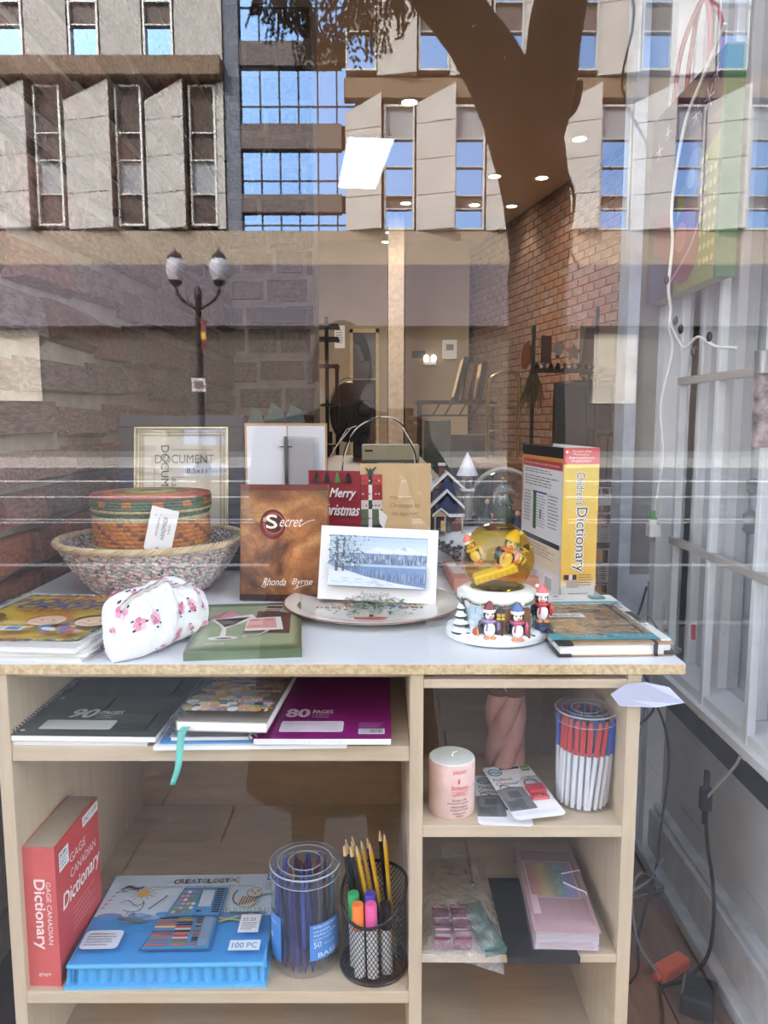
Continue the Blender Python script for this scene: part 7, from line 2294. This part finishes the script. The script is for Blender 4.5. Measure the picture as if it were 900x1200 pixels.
MB().ell(0, .04, 1.15, .15, .03, .24, n=18, m=12).build('backrest', M('grey leather'), ch, smooth=True)
MB().box(-.17, .17, -.2, .2, .62, .70).build('seat', M('grey leather'), ch, bevel=.02)
for sx in (-1, 1):
    for sy in (-1, 1): MB().box(sx * .15 - .015, sx * .15 + .015, sy * .17 - .015, sy * .17 + .015, 0, .62).build('leg', blackmetal, ch)
for sx in (-1, 1): MB().box(sx * .14 - .012, sx * .14 + .012, .02, .05, .69, 1.0).build('back_post', blackmetal, ch)
# doorway in the far partition
d2 = struct(MB().box(-.42, -.11, 9.36, 9.40, .2, 2.45).build('door_2', M('dark grey door', S(52, 54, 58), rough=.5)))
MB().box(-.15, -.13, 9.33, 9.36, 1.2, 1.3).build('handle', wire_l, d2)
struct(MB().box(-.46, -.42, 9.34, 9.40, .2, 2.5).box(-.11, -.07, 9.34, 9.4, .2, 2.5).box(-.46, -.07, 9.34, 9.4, 2.45, 2.5).build('trim_6', M('tan door trim', S(196, 170, 130))))
n1 = thing('wall_notice', 'small pale notice pinned on the tan wall left of the dark door', 'notice', (-.60, 9.395, 2.25))
MB().box(-.07, .07, -.004, 0, 0, .30).build('sheet', paper, n1)
p = Print((-.07, -.004, 0), (1, 0, 0), (0, 0, 1)); p.textlines(.02, .05, .1, .2, 6, S(120, 120, 120)); p.ink('sheet_print', n1)
th = thing('thermostat', 'white wall control box on the tan partition', 'wall control', (.89, 9.395, 2.10))
MB().box(-.10, .10, -.03, 0, 0, .26).build('box', white_m, th, bevel=.01); MB().box(-.05, .05, -.036, -.03, .12, .2).build('display', M('grey display', S(120, 126, 120)), th)
th = thing('door_chime', 'small dark sign plate on the tan partition near the cream column', 'sign', (.47, 9.395, 2.12))
MB().box(-.09, .09, -.02, 0, 0, .09).build('plate', M('dark plate', S(50, 50, 52)), th); MB().box(-.07, .07, -.024, -.02, .02, .07).build('face', M('dark plate face', S(76, 76, 80)), th)
em = thing('emergency_light', 'twin head emergency light on the tan partition', 'emergency light', (.62, 9.395, 2.02))
MB().box(-.09, .09, -.05, 0, 0, .06).build('housing', white_m, em, bevel=.008)
for s in (-1, 1): MB().ell(s * .05, -.07, .09, .04, .04, .05, n=10, m=8).build('lamp_head', emit('lit lamp head', (1, .9, .75), 1.2), em, smooth=True)

# tall black console with books on it
ct = thing('tall_console', 'tall slim black metal table holding upright frames', 'table', (.60, 5.4, .2))
MB().box(-.33, .33, -.20, .20, 1.225, 1.25).build('top', blackmetal, ct)
for sx in (-1, 1):
    for sy in (-1, 1): MB().box(sx * .30 - .012, sx * .30 + .012, sy * .17 - .012, sy * .17 + .012, 0, 1.225).build('leg', blackmetal, ct)
for z in (.82, 1.12): MB().box(-.30, .30, -.182, -.165, z, z + .015).build('stretcher', blackmetal, ct)
for k, x in enumerate((-.2, -.1, .02, .13)):
    MB().tube([(x, -.17, 1.125), (x + .06, -.17, 1.225)], .007, 6).build('truss', blackmetal, ct)
for k, (x, tilt, h_, m, lb) in enumerate(((.50, 14, .36, dkw, 'black framed picture leaning leftmost on the tall console'), (.58, 10, .30, oak, 'tan framed picture leaning in the middle on the tall console'), (.70, 8, .32, dkw, 'dark framed picture leaning rightmost on the tall console'))):
    t = thing('leaning_frame', lb, 'picture frame', (x + .10, 5.42 + .03 * k, 1.457), rot=(0, R(tilt), 0))
    MB().box(-.022, .022, -.14, .14, 0, h_).build('frame', m, t, bevel=.003)
    MB().box(-.024, -.022, -.12, .12, .02, h_ - .02).build('picture', M('tan picture', S(190, 160, 120)), t)
cbn = thing('glass_cupboard', 'grey green low cupboard standing under the tall console', 'cupboard', (.40, 4.7, .2))
MB().box(-.10, .10, -.1, .1, 0, 1.09).build('side_board', M('grey green board', S(120, 138, 128), rough=.4), cbn, bevel=.003)
MB().box(.11, .42, -.06, .12, 0, .98).build('dark_body', M('slate cupboard', S(64, 68, 74), rough=.4), cbn, bevel=.003)
MB().box(.115, .26, -.07, -.06, .05, .95).build('door', M('slate door', S(76, 80, 86), rough=.35), cbn); MB().box(.27, .415, -.07, -.06, .05, .95).build('door', M('slate door'), cbn)

# gold étagère on a round-edged wooden table
wt_ = thing('display_table', 'wooden display table under the gold shelf stand', 'table', (.72, 3.35, .2))
MB().box(-.20, .30, -.30, .36, .82, .86).build('top', oak, wt_, bevel=.006)
for sx in (-.17, .27):
    for sy in (-.26, .32): MB().box(sx - .02, sx + .02, sy - .02, sy + .02, 0, .82).build('leg', dkw, wt_)
gold = M('gold wire', S(222, 190, 116), metal=.55, rough=.3)
eg = thing('gold_shelf_stand', 'gold wire shelf stand with an arched top and three small trays', 'shelf stand', (.715, 3.5, 1.0605))
for y in (-.05, .05):
    MB().tube([(-.092, y, 0), (-.092, y, .43)] + bez((-.092, y, .43), (-.092, y, .52), (.0, y, .515), (.03, y, .52), 8)[1:] + bez((.03, y, .52), (.08, y, .52), (.092, y, .5), (.092, y, .43), 8)[1:] + [(.092, y, 0)], .0045, 8).build('arched_rail', gold, eg, smooth=True)
for z in (.01, .165, .315):
    MB().lathe([(0, z), (.085, z), (.09, z + .006), (.088, z + .007), (.084, z + .003), (0, z + .003)], 28).build('tray', gold, eg, smooth=True, angle=40).scale = (1, .62, 1)
MB().tube([(-.092, -.05, .36), (-.02, -.052, .325), (.0, -.052, .30)], .003, 6).tube([(-.092, -.05, .22), (-.03, -.052, .19), (.0, -.05, .12)], .003, 6).tube([(-.092, -.05, .12), (-.02, -.052, .09), (.0, -.05, .02)], .003, 6).build('scroll', gold, eg, smooth=True)

# coat pegs with broom heads, boards on posts
pg = thing('peg_shelf', 'dark wall peg shelf crowded with small ornaments before the brick wall', 'shelf', (1.16, 3.95, 1.60))
MB().box(-.20, .26, -.05, .05, 0, .02).build('board', dkw, pg)
for x in (-.185, .225): MB().box(x - .012, x + .012, -.01, .01, -1.40, .30 if x < 0 else .42).build('post', M('grey iron', S(80, 78, 76), rough=.5), pg)
rr = random.Random(14)
orn = []
for k in range(9):
    t = thing('small_ornament', 'small dark ornament on the peg shelf before the brick wall', 'ornament', (1.00 + k * .045, 3.94, 1.62), 0, 'ornaments on the peg shelf')
    c_ = rr.choice([S(40, 36, 40), S(90, 84, 80), S(60, 50, 50), S(150, 140, 140)])
    MB(c_).lathe([(0, 0), (.018, 0), (.020, .01), (.012, .022), (.014, .03 + rr.random() * .01), (0, .036)], 10).build('body', paint, t, smooth=True)
    MB(S(120, 110, 104)).ell(0, 0, .038, .008, .008, .008, n=8, m=5).build('finial', paint, t)
    orn.append((k, t))
name_in_order(orn, '%s small ornament from the left on the dark peg shelf')
for x, nm, shape in ((.935, 'orange', 0), (1.065, 'brown', 1), (1.145, 'white', 2), (1.245, 'tan', 3)):
    t = thing('wall_plaque', {0: 'orange leaf shaped plaque', 1: 'narrow brown board plaque', 2: 'round white plate plaque', 3: 'tan star shaped plaque'}[shape] + ' hanging before the brick wall', 'wall decoration', (x, 3.99, 1.72))
    m = MB(); back = MB(S(60, 50, 46))
    if shape == 0: m.prism([(-.03, -.09), (.0, -.10), (.03, -.05), (.035, .04), (.01, .09), (-.02, .06), (-.035, -.02)], -.01, .0, S(190, 110, 56), 'y')
    elif shape == 1: m.box(-.035, .035, -.01, 0, -.06, .12, S(120, 84, 58))
    elif shape == 2: m.prism([(.035 * math.cos(a), .04 + .045 * math.sin(a)) for a in [2 * PI * q / 16 for q in range(16)]], -.01, 0, S(206, 200, 196), 'y')
    else: m.prism([((.055 if q % 2 == 0 else .028) * math.cos(2 * PI * q / 10 + .3), .01 + (.06 if q % 2 == 0 else .03) * math.sin(2 * PI * q / 10 + .3)) for q in range(10)], -.01, 0, S(150, 112, 76), 'y')
    m.build('face', paint, t)
    back.box(-.01, .01, 0, .03, -.02, .0).build('hanger', paint, t)
bs = thing('dried_grass_bunch', 'bunch of pale dried grass hanging upside down from the peg shelf', 'dried grass', (.965, 3.88, 1.60))
m = MB()
for k in range(90):
    a, b_ = rr.uniform(-1, 1), rr.uniform(-1, 1)
    L = rr.uniform(.16, .30)
    m.tube([(a * .02, b_ * .02, .0), (a * .05, b_ * .04, -L * .4), (a * .10 - .02, b_ * .06, -L)], [.0018, .0018, .0006], 4, vmix(S(150, 140, 110), S(92, 88, 70), rr.random()))
o = m.build('stems', paint_matte, bs); o['kind'] = 'stuff'
MB(S(90, 70, 50)).lathe([(.022, -.02), (.026, 0), (.022, .02)], 12).build('tie', paint, bs)
cbd = thing('chalkboard', 'black framed chalkboard sign standing before the brick wall', 'chalkboard', (1.235, 3.66, .2))
MB().box(-.17, .17, -.02, .02, .70, 1.31).build('board', M('black slate', S(40, 42, 48), rough=.35, var=.1), cbd)
MB().box(-.18, -.165, -.03, .03, 0, 1.32).box(.165, .18, -.03, .03, 0, 1.32).box(-.165, .165, -.03, .03, 1.305, 1.32).build('frame', M('grey iron'), cbd)
cr_ = thing('crate_tower', 'tall brown wooden crate rack with papers by the bay end', 'rack', (1.34, 3.35, .2))
for z in (.02, .35, .68, 1.02, 1.33): MB().box(-.13, .16, -.1, .1, z, z + .02).build('shelf', M('brown crate wood', S(112, 86, 66), rough=.7, var=.15, scale=5), cr_)
for x in (-.13, .15):
    for y in (-.09, .09): MB().box(x - .01, x + .01, y - .01, y + .01, 0, 1.36).build('post', blackmetal, cr_)
for k in range(5): MB().box(-.11 + k * .05, -.07 + k * .05, -.102, -.098, .72, 1.0).build('slat', M('brown crate wood'), cr_)
pr_ = thing('pale_print', 'large pale print standing on the crate rack', 'picture', (1.47, 4.22, 1.59))
MB().box(-.13, .15, -.01, .01, 0, .34).build('frame', M('pale frame', S(206, 196, 180)), pr_)
p = Print((-.12, -.01, .01), (1, 0, 0), (0, 0, 1))
p.rect(0, 0, .26, .32, S(206, 196, 176)).poly([(0, 0), (.09, 0), (.12, .32), (.03, .32)], S(130, 110, 100)).rect(.13, .06, .10, .2, S(222, 214, 196)).rect(0, 0, .26, .05, S(150, 110, 90))
p.ink('picture', pr_, .5)
MB().box(-.10, -.08, -.01, .01, -.03, 0).box(.10, .12, -.01, .01, -.03, 0).build('foot', blackmetal, pr_)
sh_ = thing('plank_shelf', 'wall plank holding the pale print before the brick wall', 'shelf', (1.48, 4.22, 1.53))
MB().box(-.18, .20, -.06, .06, 0, .03).build('plank', dkw, sh_)
MB().box(-.01, .01, -.02, .02, -1.32, 0).build('post', blackmetal, sh_)

# wire rack behind the board
wr_ = thing('wire_rack', 'pale wire basket rack standing behind the dictionary', 'wire rack', (.66, 1.25, .2))
wrm = M('pale wire', S(226, 228, 230), metal=.1, rough=.4)
for sx in (-.10, .10):
    for sy in (-.14, .14): MB().tube([(sx, sy, 0), (sx, sy, .90)], .004, 8).build('post', wrm, wr_, smooth=True)
for z in (.36, .50, .62, .74, .85):
    m = MB()
    m.tube([(-.10, -.14, z), (.10, -.14, z), (.10, .14, z), (-.10, .14, z)], .004, 6, closed=True).tube([(-.10, -.14, z + .05), (.10, -.14, z + .05), (.10, .14, z + .05), (-.10, .14, z + .05)], .004, 6, closed=True)
    for k in range(9):
        y = -.14 + .28 * k / 8; x = -.10 + .2 * k / 8
        m.tube([(-.10, y, z + .05), (-.10, y, z), (.10, y, z), (.10, y, z + .05)], .0024, 5)
        m.tube([(x, -.14, z), (x, -.14, z + .05)], .0024, 5)
    m.build('basket', wrm, wr_)

# ------------------------------------------------------------------ the photographer on the pavement, seen only mirrored in the glass
def photographer():
    t = thing('person', 'person in a dark coat holding a phone up on the pavement before the window', 'person', (-.13, -1.46, -.25), R(0))
    t.scale = (1.17, 1.17, 1.17)
    coat = M('dark coat', S(34, 36, 42), rough=.85, var=.15, scale=20)
    skin = M('skin', S(206, 160, 134), rough=.55, var=.03)
    def skinned(name, V, E_, mat, sub=2):
        me = bpy.data.meshes.new(name)
        me.from_pydata([v[:3] for v in V], E_, [])
        o = put(name, me, t)
        sk = o.modifiers.new('skin', 'SKIN'); sk.use_smooth_shade = True
        for i, v in enumerate(V):
            r = v[3]
            me.skin_vertices[0].data[i].radius = r if isinstance(r, tuple) else (r, r)
        me.skin_vertices[0].data[0].use_root = True
        sb = o.modifiers.new('sub', 'SUBSURF'); sb.levels = sub; sb.render_levels = sub
        me.materials.append(mat)
        return o
    hx, hy, hz = .150, .26, 1.285      # phone in the person's own frame
    V = [(0, 0, .86, (.17, .12)), (0, .0, 1.02, (.155, .11)), (0, .0, 1.18, (.185, .12)), (0, 0, 1.29, (.15, .09)), (0, .01, 1.345, .055), (0, .02, 1.40, .055),
         (.10, 0, .80, .105), (.11, .01, .48, .072), (.11, -.01, .12, .052), (.11, .10, .045, .045),
         (-.10, 0, .80, .105), (-.11, .01, .48, .072), (-.11, -.01, .12, .052), (-.11, .10, .045, .045),
         (.19, 0, 1.265, .075), (.27, .04, 1.05, .058), (.235, .19, 1.20, .042), (.205, .225, 1.255, .030),
         (-.19, 0, 1.265, .075), (-.20, .08, 1.04, .058), (.03, .20, 1.18, .042), (.085, .23, 1.245, .030)]
    E_ = [(0, 1), (1, 2), (2, 3), (3, 4), (4, 5), (0, 6), (6, 7), (7, 8), (8, 9), (0, 10), (10, 11), (11, 12), (12, 13), (3, 14), (14, 15), (15, 16), (16, 17), (3, 18), (18, 19), (19, 20), (20, 21)]
    skinned('body', V, E_, coat)
    P = []
    for i in range(15):
        f = i / 14
        z = 1.10 - .82 * f
        P.append([((.175 + .105 * f ** .8) * math.cos(a) * (1 + .02 * math.sin(a * 9) * f), .01 + (.125 + .06 * f) * math.sin(a) * (1 + .02 * math.cos(a * 7) * f), z) for a in [2 * PI * j / 36 for j in range(36)]])
    sk_ = MB().grid(P, closed_v=True).build('long_coat', coat, t, smooth=True)
    so = sk_.modifiers.new('thickness', 'SOLIDIFY'); so.thickness = .008
    hd = MB()
    P = []
    for i in range(17):
        ph = PI * i / 16
        row = []
        for j in range(24):
            a = 2 * PI * j / 24
            x, y, z = math.sin(ph) * math.cos(a), math.sin(ph) * math.sin(a), -math.cos(ph)
            jaw = 1 - .28 * max(0, -z) * 1.0
            px, py, pz = .072 * x * jaw, .092 * y * (1 - .12 * max(0, -z)), .115 * z
            f = max(0, y)
            nose = .022 * math.exp(-((x / .16) ** 2)) * math.exp(-(((z + .12) / .22) ** 2)) * (f > .5)
            eye = -.008 * (math.exp(-(((abs(x) - .36) / .16) ** 2)) * math.exp(-(((z - .06) / .12) ** 2))) * (f > .3)
            lip = .005 * math.exp(-((x / .3) ** 2)) * math.exp(-(((z + .5) / .08) ** 2)) * (f > .4)
            row.append((px, py + nose + eye + lip, pz))
        P.append(row)
    hd.grid(P, closed_v=True)
    head = hd.build('head', skin, t, smooth=True, loc=(0, .03, 1.455), rot=(R(-8), 0, R(-14)))
    ea = MB()
    for s in (-1, 1): ea.ell(s * .073, 0, -.005, .010, .020, .030, n=10, m=8)
    ea.build('ears', skin, head, smooth=True)
    ey = MB()
    for s in (-1, 1): ey.ell(s * .029, .0685, .012, .012, .009, .0065, S(226, 222, 216), 10, 7); ey.ell(s * .029, .0762, .012, .005, .002, .005, S(46, 34, 28), 8, 6); ey.ell(s * .029, .0745, .026, .016, .005, .003, S(48, 38, 34), 10, 6)
    ey.ell(0, .0755, -.057, .020, .005, .005, S(170, 96, 90), 10, 6)
    ey.build('eyes_and_mouth', paint, head, smooth=True)
    hr = MB(S(44, 36, 32))
    P = []
    for i in range(20):
        ph = PI * .44 * i / 19
        P.append([((.080) * math.sin(ph) * math.cos(a), -.012 + .098 * math.sin(ph) * math.sin(a), .004 + .124 * math.cos(ph) - (.05 * max(0, -math.sin(a)) * (i / 19) ** 2)) for a in [2 * PI * j / 64 for j in range(64)]])
    hr.grid(P, closed_v=True)
    hro = hr.build('hair', paint_matte, t, smooth=True, loc=(0, .03, 1.455), rot=(R(-8), 0, R(-14)))
    # hands: palm and five fingers closed on the phone
    for s in (1, -1):
        base = Vector((.205, .225, 1.255)) if s > 0 else Vector((.085, .23, 1.245))
        px = hx + s * .040
        V = [(base.x, base.y, base.z, .026), ((base.x + px) / 2, .245, base.z + .03, (.030, .018)), (px + s * .006, hy - .006, hz + .015, (.028, .016))]
        E_ = [(0, 1), (1, 2)]
        for f in range(4):
            z = hz - .020 + f * .019
            L = (.9, 1.0, 1.08, .98)[f]
            i0 = len(V)
            V += [(px + s * .016, hy + .004, z, .0088), (px + s * .012, hy + .022 * L, z + .002, .0082), (px - s * .012 * L, hy + .0215, z + .003, .0072), (px - s * .024 * L, hy + .0190, z + .003, .0062)]
            E_ += [(2, i0), (i0, i0 + 1), (i0 + 1, i0 + 2), (i0 + 2, i0 + 3)]
        i0 = len(V)
        V += [(px + s * .010, hy - .018, hz - .012, .0105), (px - s * .008, hy - .021, hz + .004, .0092), (px - s * .022, hy - .019, hz + .016, .0078)]
        E_ += [(1, i0), (i0, i0 + 1), (i0 + 1, i0 + 2)]
        skinned('hand', V, E_, skin, 1)
    ph_ = thing('phone', 'slim black phone held up by the person on the pavement', 'phone', (-.13 + hx * 1.17, -1.46 + hy * 1.17, hz * 1.17 - .25), rot=(R(-6), 0, 0))
    MB().box(-.037, .037, -.004, .004, -.076, .076).build('case', M('black glass', S(18, 18, 20), rough=.15), ph_, bevel=.003)
    MB().box(-.034, .034, -.0052, -.004, -.072, .072).build('screen', M('dark screen', S(30, 32, 36), rough=.08), ph_)
    for k in range(2): 
        m = MB(); m.T = Matrix.Translation((-.022, .004, .060 - k * .02)) @ Matrix.Rotation(-PI / 2, 4, 'X'); m.lathe([(0, .002), (.006, .002), (.007, 0)], 14); m.build('lens', M('dark lens', S(12, 12, 16), rough=.05), ph_)
photographer()
